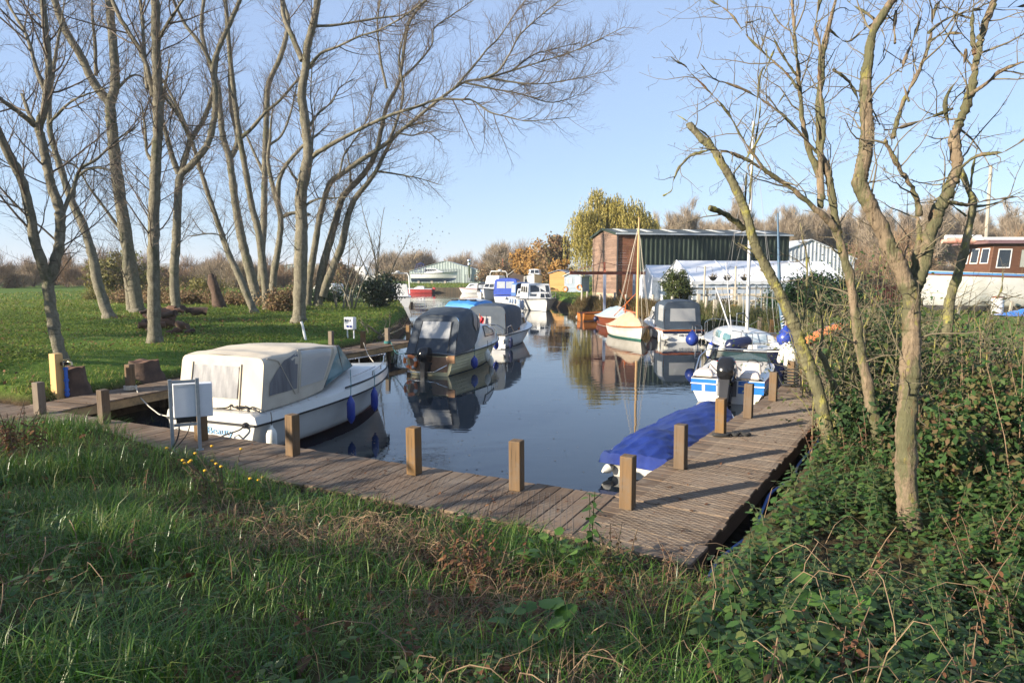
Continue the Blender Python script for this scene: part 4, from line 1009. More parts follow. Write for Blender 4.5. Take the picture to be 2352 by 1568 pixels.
for k in range(16): P.append(b.world((.1 + rg.uniform(-.08, .12), -.95 + .85 * (k / 16) + rg.uniform(-.12, .12), .86 + rg.uniform(0, .07))))
squiggle(b, 'dark rope heaped on the stern corner of the cream canopied cruiser', P, .013)

# ---- 2 cream clinker cruiser with navy canopy
b = B2 = Boat('cabin_cruiser', 'yellow cream clinker hulled cruiser with a slate canopy, clear stern window and outboard', (-2.63, 21.55), H(.325, .946), 5.9, 1.95, .66, .86, tw=.9, group=BOATG)
b.hull(CREAMH, ANTIB, laps=6, rail=RUBBER, railr=.024, deck=WHITE)
rows = []
for x, w, z0, h in [(1.75, .86, .7, .36), (2.1, .88, .72, .62), (2.5, .87, .72, .78), (3.0, .84, .73, .76), (3.7, .76, .75, .66), (4.4, .6, .78, .48), (4.9, .42, .8, .3), (5.25, .22, .82, .08)]:
    rows.append([Vector((x, -w, z0)), Vector((x, -w * .98, z0 + h * .5)), Vector((x, -w * .88, z0 + h * .88)), Vector((x, -w * .5, z0 + h)), Vector((x, 0, z0 + h * 1.05))] + [Vector((x, w * .5, z0 + h)), Vector((x, w * .88, z0 + h * .88)), Vector((x, w * .98, z0 + h * .5)), Vector((x, w, z0))])
cab = Loft(rows); mb = MB(); cab.fill(mb, 28, 16); b.part('cabin', mb, WHITE, smooth=True, ang=60)
for v0, v1 in ((.10, .235), (.765, .9)):
    fn = (lambda a, c: (.34 + .30 * a - .04 * c * (a > .5), .10 + .145 * c * (1 - .45 * max(0, a - .35) / .65))) if v0 < .5 else (lambda a, c: (.34 + .30 * a, .9 - .145 * c * (1 - .45 * max(0, a - .35) / .65)))
    mb = MB(); mb.grid(cab.patch(0, 1, 0, 1, .012, 10, 6, fn)); w = b.part('cabin_window', mb, M("curtained_glass", (.3, .27, .23), (.2, .18, .16), .2, 3), smooth=True)
    g = cab.patch(0, 1, 0, 1, .014, 10, 6, fn); mb = MB(); loop = g[0] + [r[-1] for r in g[1:]] + list(reversed(g[-1]))[1:] + [r[0] for r in reversed(g[:-1])]; mb.tube(loop, .013, 5); b.part('window_seal', mb, RUBBER, w, True)
rings = [arch(.06, .86, .68, .80, 1.62, .58, 1.84, .62, .04), arch(.5, .9, .7, .84, 1.66, .60, 1.93, .5, .05), arch(1.05, .92, .72, .85, 1.72, .60, 2.05, .42, .05), arch(1.5, .92, .78, .84, 1.72, .58, 2.07, .35, .04), arch(1.85, .9, .98, .82, 1.6, .56, 1.9, .45, .04), arch(2.15, .86, 1.3, .78, 1.52, .52, 1.68, .5, .03)]
NV2 = M("canvas_slate", (.04, .053, .068), (.026, .036, .05), .6, 2.2, .3, 30, dirt=(.065, .08, .095), dscale=2.4, damt=(.5, .75))
cv = Loft(rings); mb = MB(); cv.fill(mb, 24, 48, .03, 2.6, 5); canopy = b.part('canopy', mb, NV2, smooth=True, ang=50)
mb = MB(); rws = []
for i in range(9):
    rws.append([bl([rings[0][-1], rings[0][0], rings[0][4], rings[0][-5]], k / 10, i / 8) + Vector((-.04 * math.sin(k * 1.7 + i) * .4, 0, 0)) for k in range(11)])
mb.grid(rws); endcap(mb, rings[0]); b.part('canopy_rear', mb, NV2, smooth=True, ang=50)
rq = [rings[0][-1], rings[0][0], rings[0][4], rings[0][-5]]
mb = MB(); p, n = qpatch(rq, .19, .86, .44, .93, .03); mb.add(p, [(0, 1, 2, 3)]); b.part('rear_window', mb, CLEARPVC, canopy)
mb = MB(); mb.grid(cv.patch(.60, .94, .07, .25, .016, 8, 6, lambda a, c: (.55 + .40 * a, .245 - .16 * c * (1 - abs(a - .45) * .7)))); b.part('side_window', mb, MILKPVC, canopy, True)
mb = MB(); mb.tube([cv.at(.76, .09 + .015 * k) + cv.nrm(.76, .1) * .022 for k in range(11)], .012, 5)
for u in (.19, .86): mb.tube([qpatch(rq, u, u + .01, v, v + .01, .035)[0][0] for v in (.02, .3, .6, .95)], .012, 5)
b.part('seam', mb, RUBBER, canopy, True)
mb = MB(); mb.box((1.6, -.8, .5), (1.64, .8, 1.25)); b.part('bulkhead', mb, VARN); mb = MB(); mb.box((.7, -.82, .5), (1.6, -.3, .95)); mb.box((.7, .3, .5), (1.6, .82, .95)); b.part('cockpit_seat', mb, SEAT, bev=.03)
mb = MB(); mb.hexa([(-.012, -.62, .12), (-.012, .62, .12), (-.004, .62, .12), (-.004, -.62, .12)], [(-.012, -.72, .60), (-.012, .72, .60), (-.004, .72, .60), (-.004, -.72, .60)]); b.part('transom_panel', mb, M("transom_ply", (.3, .17, .1), (.2, .11, .06), .6, 4))
mb = MB(); mb.box((-.06, -.9, .42), (.0, -.66, .66)); b.part('corner_block', mb, woodmat("peeling_ply", (.36, .2, .1), (.2, .12, .07), (3, 3, 3)), bev=.004)
outboard(b, -.22, .02, .46, .92, .12)
mb = MB(); mb.tube([(-.02, -.62, .35), (-.3, -.3, .16), (-.34, .2, .13), (-.32, .6, .13)], .018, 7); mb.tube([(-.02, .68, .3), (-.32, .6, .13)], .014, 6); b.part('boarding_bar', mb, CHROME, smooth=True)
b.rail(.7, 1.0, .25, n=5, inset=.06)
lifebuoy(b.world((-.10, .62, .42)), (math.cos(H(.325, .946)), math.sin(H(.325, .946)), .3), 'orange and white lifebuoy slung at the stern beside the outboard', .2, .055)
hang(b, 1083, -1, .30, 'blue', 'pale blue pear fender amidships on the cream clinker hull', L=.42, r=.12, rope=.4)
hang(b, 1113, -1, .42, 'white', 'upper white fender near the bow of the cream clinker hull', L=.42, r=.1, rope=.3)
hang(b, 1122, -1, .16, 'white', 'lower white fender near the bow of the cream clinker hull', L=.4, r=.09, rope=.5)
hang(b, 1136, -1, .42, 'blue', 'blue fender at the bow of the cream clinker hull', L=.4, r=.11, rope=.35, out=.06)

# ---- 3 white cruiser with navy canopy behind it
def canopy_boat(name, label, pos, head, L, B, fs, fb, can, zt, cmat, interior, house=None, hullm=WHITE2, boot=ANTIB, rail=RUBBER, stripe=None, win=(.12, .9, .38, .9), rearopen=True, sidewin=True, tw=.9, lean0=.12):
    b = Boat(name, label, pos, head, L, B, fs, fb, tw=tw, group=BOATG); bpy.context.view_layer.update()
    b.hull(hullm, boot, rail=rail, railr=.025, deck=WHITE2); w = B / 2 * tw * .93; x0, x1 = can; zb = fs + .06
    if house:
        hx0, hx1, hz = house; f = b.house(hx0, hx1, b.hw(hx0 / L) * .86, b.hw(hx1 / L) * .8, b.sheer(hx0 / L) - .02, hz, WHITE2, fr=.45, rr=.02, tum=.14, bev=.06)
        for s_ in ('star', 'port'):
            b.win(f[s_], .14, .42, .38, .82, f['o'], M("curtained_pane", (.4, .4, .36), (.15, .16, .16), .15, 5), BLACKP, .02); b.win(f[s_], .5, .8, .38, .8, f['o'], None, BLACKP, .02)
        b.win(f['front'], .08, .47, .25, .85, f['o'], None, BLACKP, .02); b.win(f['front'], .53, .92, .25, .85, f['o'], None, BLACKP, .02)
    rings = [arch(x0, w, zb, w * .96, zt - .34, w * .72, zt - .06, lean0, .05), arch(x0 + (x1 - x0) * .3, w, zb, w * .96, zt - .3, w * .72, zt, .1, .06), arch(x0 + (x1 - x0) * .65, w, zb + .02, w * .95, zt - .3, w * .7, zt, .05, .06), arch(x1, w * .95, zb + .25, w * .9, zt - .36, w * .66, zt - .1, .12, .05)]
    cv = Loft(rings); mb = MB(); cv.fill(mb, 18, 40, .02, 2.4, L); can_ = b.part('canopy', mb, cmat, smooth=True, ang=55)
    r0 = rings[0]; rq = [r0[-1], r0[0], r0[4], r0[-5]]; rf = MB(); endcap(rf, r0[3:-3])
    u0, u1, v0, v1 = win
    for a0, a1, c0, c1 in ((0, u0, 0, 1), (u1, 1, 0, 1), (u0, u1, 0, v0), (u0, u1, v1, 1)):
        p, n = qpatch(rq, a0, a1, c0, c1, .004); rf.add(p, [(0, 1, 2, 3)])
    b.part('canopy_rear', rf, cmat, can_)
    p, n = qpatch(rq, u0, u1, v0, v1, 0); mb = MB(); mb.add(p, [(0, 1, 2, 3)]); b.part('rear_window', mb, CLEARPVC, can_)
    if sidewin:
        for v0_, v1_ in ((.06, .2), (.8, .94)):
            mb = MB(); mb.grid(cv.patch(.08, .55, v0_, v1_, .014, 6, 5)); b.part('side_window', mb, CLEARPVC, can_, True)
    mb = MB(); mb.box((x1 - .25, -w * .93, fs - .1), (x1 - .2, w * .93, zt - .45)); mb.box((x1 - .22, -.05, fs), (x1 - .19, .05, zt - .4)); b.part('bulkhead', mb, interior)
    return b, cv, can_
b, cv, cn = B3, _, _ = canopy_boat('cabin_cruiser', 'white cruiser with navy canopy and red lining moored beyond the clinker hull', (-1.16, 29.4), H(.33, .944), 5.6, 2.15, .6, .85, (.12, 2.4), 1.86, NAVYC, VARN, (2.2, 4.6, 1.3), win=(.1, .62, .12, .72), sidewin=False)
b = B3
mb = MB(); mb.box((-.03, -.93, .03), (-.004, .93, .2)); mb.box((-.035, -.95, .2), (-.004, .95, .225)); b.part('transom_stripe', mb, GREYH)
mb = MB(); qframe(mb, [Vector((-.004, .0, .28)), Vector((-.004, -.3, .28)), Vector((-.004, -.3, .5)), Vector((-.004, 0, .5))], 0, .6, 0, .8, .004, .02, .03); b.part('hatch_frame', mb, BLACKP)
mb = MB(); mb.tube([(.05, -1.0, .62), (.02, -1.0, .95), (.5, -1.0, 1.0), (.9, -1.0, .65)], .015, 6); mb.tube([(.05, .3, .62), (.02, .3, 1.06), (.02, -.4, 1.08), (.02, -.75, .9), (.02, -.8, .62)], .015, 6); b.part('stern_rail', mb, CHROME, smooth=True)
fender(b.world((.0, -.9, .42)), 'white', 'white fender lying across the stern of the far navy canopied cruiser', L=.35, r=.1, rope=0).rotation_euler = (0, R(90), H(.33, .944))
fender(b.world((.15, -1.12, .28)), 'navy', 'navy fender at the starboard stern of the far navy canopied cruiser', L=.5, r=.1, rope=.3)
fr = empty('ensign_flag', b.world((-.05, .25, .62)), 0, 'small red ensign drooping from a staff behind the clinker boat', 'flag')
mb = MB(); mb.tube([(0, 0, 0), (.02, 0, .9)], .012, 6); mb.build('staff', VARN, fr, True)
mb = MB(); rws = [[Vector((.03 + .16 * j / 5 + .02 * math.sin(i), .035 * math.sin(j * 1.6 + i * .7), .82 - .42 * i / 7 - .1 * j / 5)) for j in range(6)] for i in range(8)]; mb.grid(rws); mb.build('cloth', M("ensign_red", (.5, .02, .03), (.4, .015, .03), .8), fr, True)

# ---- 4 boat with bright blue cover
b = Boat('covered_cruiser', 'low cruiser under a bright sky blue cover edged in white', (-2.85, 35.6), H(.3, .95), 6.0, 2.2, .7, .95, group=BOATG); bpy.context.view_layer.update()
b.hull(WHITE2, ANTIB, rail=RUBBER, deck=WHITE2)
SKYC = M("canvas_sky_blue", (.05, .26, .62), (.04, .21, .52), .6, 3, .2, 30)
rings = [arch(x, w, .72, w * .95, zt - .3, w * .75, zt, l, .07) for x, w, zt, l in ((.15, .95, 1.62, .25), (.7, 1.0, 1.76, .15), (2.0, 1.0, 1.8, .1), (3.2, .92, 1.7, .1), (3.9, .8, 1.25, .1))]
cv = Loft(rings); mb = MB(); cv.fill(mb, 20, 40, .02, 2, 3); c4 = b.part('cover', mb, SKYC, smooth=True, ang=55); mb = MB(); endcap(mb, rings[0]); b.part('cover_rear', mb, SKYC)
mb = MB(); mb.grid(cv.patch(.3, .98, .30, .70, .02, 6, 12)); b.part('roof_panel', mb, WHITE2, c4, True)
mb = MB()
for y in (-.55, 0, .5): mb.box((.75, y - .16, 1.8), (1.0, y + .16, 1.88))
b.part('roof_hatch', mb, BLACKP, bev=.02)

# ---- 17 gaff dinghy
DW = M("dinghy_white", (.56, .54, .49), (.48, .46, .41), .45, 3, dirt=(.4, .37, .28), dscale=2.5, damt=(.55, .8))
b = Boat('sailing_dinghy', 'white sailing dinghy under a tan cover with tall golden wooden mast', (5.72, 37.0), H(.13, -.99), 4.3, 1.85, .55, .68, tw=.72, draft=.3, rake=.25, group=BOATG); bpy.context.view_layer.update()
b.lev = LEV[:-1] + [(.12, .8, .3)]
b.hull(DW, GREENB, rail=VARN, railr=.03)
rows = []
for t, h in [(0.02, .05), (.12, .25), (.35, .62), (.5, .72), (.62, .66), (.75, .42), (.84, .38), (.97, .05)]:
    w = b.hw(t) + .01; z = b.sheer(t); rows.append([Vector((t * b.L, w * a, z + h * (1 - abs(a) ** 1.15) + .02)) for a in (-1, -.9, -.7, -.45, -.2, 0, .2, .45, .7, .9, 1)])
cv = Loft(rows); mb = MB(); cv.fill(mb, 26, 26, .035, 2.4, 8); b.part('cover', mb, TANC, smooth=True, ang=60)
mb = MB(); mb.tube([(3.45, 0, .3), (3.44, 0, 3), (3.42, .01, 5.95)], [.075, .065, .04], 10); b.part('mast', mb, MASTW, smooth=True)
mb = MB()
for p in ((2.7, .9, .6), (2.7, -.9, .6), (4.25, 0, .7), (.3, .2, 1.0), (2.5, .88, .6), (2.4, -.88, .6)): mb.tube([p, (3.43, 0, 5.6)], .008, 4)
b.part('rigging', mb, ROPEM)
mb = MB(); mb.tube([(1.0, .02, 1.35), (3.35, 0, 1.3)], .035, 8); mb.tube([(1.35, .02, 1.2), (1.42, .02, 1.62)], .04, 6); b.part('boom', mb, VARN, smooth=True)

# ---- 18 navy-canopied stern-on cruiser with name
b, cv, cn = canopy_boat('cabin_cruiser', 'white cruiser seen stern on with navy hooded canopy, mahogany trim and a boarding ladder', (8.1, 32.2), H(-.05, 1), 5.8, 2.15, .56, .9, (.1, 2.1), 1.94, NAVYC, VARN, (1.9, 4.6, 1.5), rail=VARN, win=(.15, .86, .32, .86))
mb = MB(); mb.box((-.03, -.98, .47), (-.003, .98, .55)); mb.box((-.02, -.96, .42), (-.004, .96, .47)); b.part('transom_trim', mb, NAVYH)
mb = MB(); mb.hexa([(-.05, -1.0, .53), (.02, -1.0, .53), (.02, 1.0, .53), (-.05, 1.0, .53)], [(-.045, -1.0, .585), (.02, -1.0, .585), (.02, 1.0, .585), (-.045, 1.0, .585)]); b.part('transom_cap', mb, VARN, bev=.01)
text_on('registration', '- U685', .10, TEXT_DARK, b.root, (-.004, .42, .375), (0, -1, 0), (-1, 0, 0)); text_on('boat_name', 'Dilly Dally', .13, TEXT_DARK, b.root, (-.004, -.07, .325), (0, -1, 0), (-1, 0, 0), shear=.35)
mb = MB(); mb.lathe((-.004, -.42, .33), [(.062, 0), (.062, .006)], 20, (-1, 0, 0)); e = b.part('emblem', mb, M("emblem_brown", (.18, .06, .03), None, .5)); mb = MB(); mb.lathe((-.011, -.42, .33), [(.035, 0), (.035, .004)], 14, (-1, 0, 0)); b.part('emblem_centre', mb, WHITE2, e)
mb = MB()
for y in (-.58, -.88): mb.tube([(-.06, y, -.25), (-.06, y, .62), (-.03, y, .74), (.1, y, .78)], .014, 7)
for z in (-.1, .12, .34, .55): mb.tube([(-.06, -.58, z), (-.06, -.88, z)], .012, 6)
mb.tube([(.1, -.58, .78), (.1, -.88, .78)], .014, 6); b.part('boarding_ladder', mb, CHROME, smooth=True)
for y, s_ in ((.82, 'left'), (-.98, 'right')):
    fo = fender(b.world((-.1, y, .22)), 'white', 'pale fender lying across the %s stern quarter of the mahogany trimmed cruiser' % ('port' if y > 0 else 'starboard'), L=.36, r=.1, rope=0); fo.rotation_euler = (R(90), 0, R(80))
hang(b, 1500, 1, .32, 'white', 'small white fender on the port side of the mahogany trimmed cruiser', L=.4, r=.07, rope=.2)
fender(b.world((.1, 1.1, .2)), 'white', 'white fender hanging at the port stern corner of the mahogany trimmed cruiser', L=.5, r=.075, rope=.2)
fender(b.world((.05, -1.13, .24)), 'white', 'white fender hanging at the starboard stern corner of the mahogany trimmed cruiser', L=.5, r=.08, rope=.2)

# ---- 15, 16 varnished wooden boats
b = Boat('wooden_launch', 'bright varnished orange wooden launch, small and open', (4.75, 47.2), H(.80, .25), 4.3, 1.6, .55, .72, tw=.85, group=BOATG); bpy.context.view_layer.update()
VORA = woodmat("varnished_cedar", (.62, .22, .04), (.5, .15, .025), (2, 2, 10), .25)
b.hull(VORA, WHITE2, rail=VARND, railr=.03)
mb = MB(); mb.box((.25, -.6, .2), (3.2, .6, .26)); mb.box((1.0, -.66, .4), (1.3, .66, .44)); mb.box((2.2, -.66, .4), (2.5, .66, .44)); b.part('thwart', mb, VARN); b.deck(VARN, .75, 1.0, .04)
hang(b, 1326, 1, .2, 'white', 'little white fender at the stern of the orange launch', L=.25, r=.09, rope=.1)
b = Boat('wooden_dayboat', 'dark mahogany dayboat under a pale blue grey cover', (6.05, 44.3), H(.17, -.985), 4.9, 1.75, .6, .7, tw=.8, group=BOATG); bpy.context.view_layer.update()
b.hull(VARND, WHITE2, rail=DW, railr=.035)
rows = []
for t, h in [(.03, .05), (.15, .45), (.45, .62), (.7, .55), (.85, .3), (.97, .05)]:
    w = b.hw(t) + .02; z = b.sheer(t); rows.append([Vector((t * b.L, w * a, z + h * (1 - abs(a) ** 1.1) + .03)) for a in (-1, -.8, -.5, -.2, 0, .2, .5, .8, 1)])
cv = Loft(rows); mb = MB(); cv.fill(mb, 20, 20, .04, 2.2, 3); b.part('cover', mb, PALEC, smooth=True, ang=60)
mb = MB(); mb.tube([(3.9, -.7, .75), (4.9, .4, 2.2)], .03, 6); mb.tube([(4.0, .6, .75), (4.6, -.6, 2.3)], .03, 6); b.part('crutch_poles', mb, VARN)
hang(b, 1372, -1, .4, 'navy', 'round navy fender by the dark mahogany dayboat', L=.36, r=.15, rope=.15)

# ---- 19 moored sailing boat
b = B19 = Boat('sailing_yacht', 'small white decked sailing boat with navy hull, pale mast and pushpit rails', (8.35, 21.5), H(-.06, 1), 5.7, 2.25, .78, .95, tw=.72, draft=.4, group=BOATG); bpy.context.view_layer.update()
b.hull(NAVYH, WHITE2, rail=WHITE2, railr=.03, deck=WHITE)
rows = []
for x, w, h in [(1.5, .78, .02), (1.62, .78, .34), (2.1, .8, .42), (3.0, .76, .46), (3.8, .62, .42), (4.5, .42, .28), (5.0, .25, .06)]:
    z = b.sheer(x / b.L); rows.append([Vector((x, w * a, z + h * c)) for a, c in ((-1, 0), (-.95, .55), (-.82, .9), (-.4, 1.05), (0, 1.1), (.4, 1.05), (.82, .9), (.95, .55), (1, 0))])
cab = Loft(rows); mb = MB(); cab.fill(mb, 24, 24); c_ = b.part('coachroof', mb, WHITE, smooth=True, ang=50)
for fl_ in (0, 1):
    for u0, u1 in ((.25, .42), (.47, .62)):
        v0, v1 = (.05, .2) if fl_ else (.95, .8)
        mb = MB(); mb.grid(cab.patch(u0, u1, v0, v1, .01, 5, 4)); b.part('cabin_window', mb, TEALGLASS, c_, True)
mb = MB(); mb.grid(cab.patch(.02, .2, .35, .65, .03, 5, 6)); b.part('companion_hatch', mb, M("smoked_perspex", (.2, .27, .33), (.5, .55, .58), .15, (9, 2, 2)), c_, True)
mb = MB(); mb.box((.3, -.75, .80), (1.5, -.45, .95)); mb.box((.3, .45, .80), (1.5, .75, .95)); mb.box((.25, -.45, .55), (1.5, .45, .60)); b.part('cockpit', mb, WHITE2, bev=.03)
mb = MB(); mb.tube([(2.3, 0, 1.15), (2.28, .02, 4.5), (2.22, .05, 8.35)], [.06, .055, .04], 10); b.part('mast', mb, STEEL, smooth=True)
mb = MB(); mb.tube([(2.3, -.55, 4.6), (2.28, .02, 4.7), (2.3, .55, 4.6)], .015, 6); b.part('spreader', mb, STEEL)
mb = MB()
for sd in (1, -1):
    mb.tube([(1.9, sd * 1.05, .85), (2.28, sd * .55, 4.6), (2.22, .05, 8.2)], .004, 4)
    mb.tube([(2.6, sd * 1.02, .85), (2.25, .03, 5.4)], .004, 4)
mb.tube([(.05, 0, 1.3), (2.22, .05, 8.3)], .004, 4); mb.tube([(5.6, 0, 1.0), (2.25, .04, 7.6)], .004, 4); b.part('rigging', mb, M('wire_grey', (.2, .2, .2), None, .5))
mb = MB(); mb.tube([(1.0, .95, 1.0), (2.3, 1.15, 2.75)], [.028, .022], 8); mb.tube([(.75, 1.1, .9), (2.1, .9, 3.6)], .012, 7); b.part('lifted_boom', mb, STEEL, smooth=True)
b.rail(.0, .22, .55, n=4, inset=.05, name='pushpit', close=False); b.rail(.75, 1.0, .5, n=4, inset=.03, name='pulpit')
mb = MB(); mb.tube([(.02, .7, 1.35), (.02, -.7, 1.35)], .013, 6); mb.tube([(.02, .7, 1.05), (.02, -.7, 1.05)], .011, 6); b.part('stern_rail', mb, CHROME)
mb = MB(); mb.tube([(.9, -.7, 1.0), (.95, -.62, 1.6), (1.05, -.55, 2.5), (1.2, -.45, 5.2)], [.03, .05, .065, .025], 9); fs_ = b.part('furled_sail', mb, M("sail_sock_blue", (.07, .13, .2), (.05, .1, .16), .7, 5), smooth=True)
mb = MB(); mb.tube([(.9 + .05 * k / 60 + .05 * math.cos(k * .9), -.7 + .08 * k / 60 + .05 * math.sin(k * .9), 1.0 + .85 * k / 60) for k in range(61)], .014, 5); b.part('binding', mb, TEXT_WHITE, fs_, True)
for px, zc, kd, lb, L_, r_ in ((1637, .55, 'blueend', 'white fender with blue ends at the port bow of the sailing boat', .6, .1), (1663, .5, 'white', 'long plain white fender on the port side of the sailing boat', .7, .12)): hang(b, px, 1, zc, kd, lb, L=L_, r=r_, rope=.2, tilt=.25)
buoy(b.world((5.0, 1.05, .68)), .25, 'dark blue pear shaped buoy at the port bow of the sailing boat')
buoy(b.world((.1, -.35, 1.18)), .27, 'round blue buoy hanging from the stern rail of the sailing boat')
fo = fender(b.world((.45, 1.02, .98)), 'navy', 'fat navy fender lying on the side deck of the sailing boat', L=.95, r=.2, rope=0); fo.rotation_euler = (R(10), R(82), R(25))
for k, (px, py, L_) in enumerate(((1797, 812, .7), (1810, 818, .9), (1822, 826, .75))):
    p = G(px, py, .75); fo = fender(p, 'white', ['leftmost', 'middle', 'rightmost'][k] + ' of three worn white fenders standing against the walkway end', 'worn white fenders by the walkway', L=L_, r=.11, rope=.1); fo.rotation_euler = (.25, .15 - .2 * k, 0)

# ---- 20 blue and white speedboat
b = B20 = Boat('speedboat', 'open blue and white speedboat with a big black outboard tilted up', (5.35, 16.8), H(.43, .90), 4.4, 1.85, .6, .74, tw=.95, full=2.6, group=BOATG); bpy.context.view_layer.update()
b.lev = [(1.0, 1.0, 1.0), (.80, .985, .93), (.74, .98, .88), (.42, .93, .62), (.36, .91, .55), (-.02, .78, .24)]
b.hull(WHITE2, WHITE2)
for sd in (1, -1):
    lf = b.side(sd, 24)
    for v0, v1 in ((.05, .19), (.41, .60)):
        mb = MB(); mb.grid(lf.patch(.0, .98, v0, v1, .006 if sd > 0 else -.006, 24, 3)); b.part('hull_band', mb, BLUEH, smooth=True)
tr = [Vector((-.006, .87, .0)), Vector((-.006, -.87, .0)), Vector((-.006, -.9, .6)), Vector((-.006, .9, .6))]
for u0, u1 in ((.0, .36), (.64, 1.0)):
    for v0, v1 in ((.45, .73), (.80, .96)):
        mb = MB(); qslab(mb, tr, u0 + .01, u1 - .01, v0, v1, .002, .004); b.part('transom_band', mb, BLUEH)
    mb = MB(); qslab(mb, tr, u0, u1, .745, .79, .002, .03); b.part('transom_rail', mb, WHITE2, bev=.008)
    mb = MB(); qslab(mb, tr, (u0 + u1) / 2 - .02, (u0 + u1) / 2 + .02, .47, .74, .007, .005); b.part('transom_stripe', mb, WHITE2)
mb = MB(); qslab(mb, tr, .37, .63, .3, .97, .002, .004); b.part('motor_well', mb, M("well_grey", (.12, .12, .13), None, .6))
rows = []
for i in range(13):
    t = i / 12; w = b.hw(t); z = b.sheer(t) + .005; wi = max(w - .2, 0) if .05 < t < .62 else 0
    rows.append([Vector((t * b.L, s_ * a, z + c)) for s_ in (1,) for a, c in ((w, 0), (max(w - .08, w * .8), .05), (max(wi, w * .35) if t < .62 and t > .15 else w * .3, .06))])
for sd in (1, -1):
    mb = MB(); mb.grid([[Vector((p.x, sd * p.y, p.z)) for p in r] for r in rows]); b.part('side_deck', mb, WHITE2, smooth=True)
rows = [[Vector((t * b.L, b.hw(t) * a * .92, b.sheer(t) + .05 + .06 * (1 - a * a))) for a in (-1, -.5, 0, .5, 1)] for t in np.linspace(.56, .99, 8)]; mb = MB(); mb.grid(rows); b.part('foredeck', mb, WHITE2, smooth=True)
mb = MB(); mb.box((.5, -.7, .12), (2.6, .7, .16)); mb.box((.5, -.74, .12), (2.6, -.7, .62)); mb.box((.5, .7, .12), (2.6, .74, .62)); mb.box((.48, -.72, .12), (.52, .72, .55)); b.part('cockpit_liner', mb, BLACKP)
mb = MB(); mb.hexa([(2.35, -.72, .2), (2.7, -.72, .2), (2.7, .72, .2), (2.35, .72, .2)], [(2.5, -.72, .78), (2.75, -.72, .82), (2.75, .72, .82), (2.5, .72, .78)]); d_ = b.part('dashboard', mb, M("dash_grey", (.25, .25, .26), None, .6), bev=.03)
mb = MB(); wheel_helm(mb, (2.38, -.35, .72), (.8, 0, .5), .16); b.part('steering_wheel', mb, BLACKP, d_, True)
for y in (-.42, .42):
    mb = MB(); mb.box((.95, y - .26, .16), (1.9, y + .26, .46)); mb.hexa([(1.3, y - .27, .44), (1.5, y - .27, .44), (1.5, y + .27, .44), (1.3, y + .27, .44)], [(1.34, y - .22, .88), (1.46, y - .22, .88), (1.46, y + .22, .88), (1.34, y + .22, .88)]); b.part('seat', mb, SEAT, bev=.05)
for y in (-.52, .6):
    mb = MB(); mb.hexa([(.02, y - .26, .62), (.5, y - .26, .62), (.5, y + .26, .62), (.02, y + .26, .62)], [(.10, y - .2, .78), (.42, y - .14, .82), (.42, y + .14, .82), (.1, y + .2, .78)]); b.part('stern_cushion', mb, SEAT, bev=.05)
f0 = [Vector((2.55, -.82, .78)), Vector((2.55, .82, .78)), Vector((2.36, .7, 1.06)), Vector((2.36, -.7, 1.06))]
mb = MB(); mb.hexa(f0, [p + Vector((.012, 0, 0)) for p in f0]); ws_ = b.part('windscreen', mb, glassmat('tinted_screen', (.05, .1, .11), .05, .6))
mb = MB(); mb.tube(f0 + [f0[0]], .02, 6); mb.tube([f0[3], (1.7, -.86, .72)], .018, 6); mb.tube([f0[2], (1.7, .86, .72)], .018, 6); b.part('windscreen_frame', mb, BLACKP, ws_, True)
mb = MB(); mb.tube([(.3, .86, .66), (1.2, .9, 1.0), (2.0, .86, 1.1), (2.36, .7, 1.12), (2.36, -.7, 1.12)], .018, 7); b.part('canopy_bow', mb, CHROME, smooth=True)
mb = MB(); mb.hexa([(1.72, .84, .72), (2.5, .80, .78), (2.49, .79, .78), (1.72, .83, .72)], [(1.9, .84, .74), (2.36, .72, 1.05), (2.35, .71, 1.05), (1.9, .83, .74)]); b.part('side_screen', mb, DARKGLASS)
outboard(b, -.16, 0, .52, 1.22, .5, BLACKG, 'MERCURY', [(.35, M("stripe_red", (.5, .02, .03), None, .3)), (.325, M("stripe_teal", (.1, .4, .4), None, .3))])
buoy(b.world((4.2, .55, .15)), .2, 'small dark buoy floating off the speedboat bow', FNAVY)

# ---- 21 boat under blue tarpaulin
b = B21 = Boat('dinghy', 'low white dinghy hidden under a creased royal blue tarpaulin by the right walkway', (2.0, 10.42), H(.545, .838), 4.35, 1.36, .34, .46, tw=.86, draft=.2, full=2.8, rake=.3, group=BOATG); bpy.context.view_layer.update()
b.hull(M("dinghy_grp", (.55, .54, .5), (.45, .44, .4), .5, 4, dirt=(.15, .14, .1), dscale=4, damt=(.5, .7)), rail=WHITE)
rows = []
prof = [(-.03, .06, .10), (.04, .14, .13), (.10, .22, .16), (.17, .25, .16), (.23, .22, .12), (.30, .16, .07), (.42, .16, .06), (.55, .19, .07), (.7, .22, .07), (.84, .21, .05), (.92, .15, .02), (.985, .07, -.02)]
for t, h, dn in prof:
    w = b.hw(max(t, 0)) + .035; z = b.sheer(max(t, 0)); r_ = []
    for a in np.linspace(-1, 1, 17):
        f = abs(a); zz = z + h * (1 - f ** 1.5) + .03 if f < .93 else z - dn - (.03 if f == 1 else 0)
        r_.append(Vector((t * b.L, w * a * (1.0 if f < .93 else 1.03), zz)))
    rows.append(r_)
cv = Loft(rows); mb = MB(); g = []
NU, NVv = 110, 48
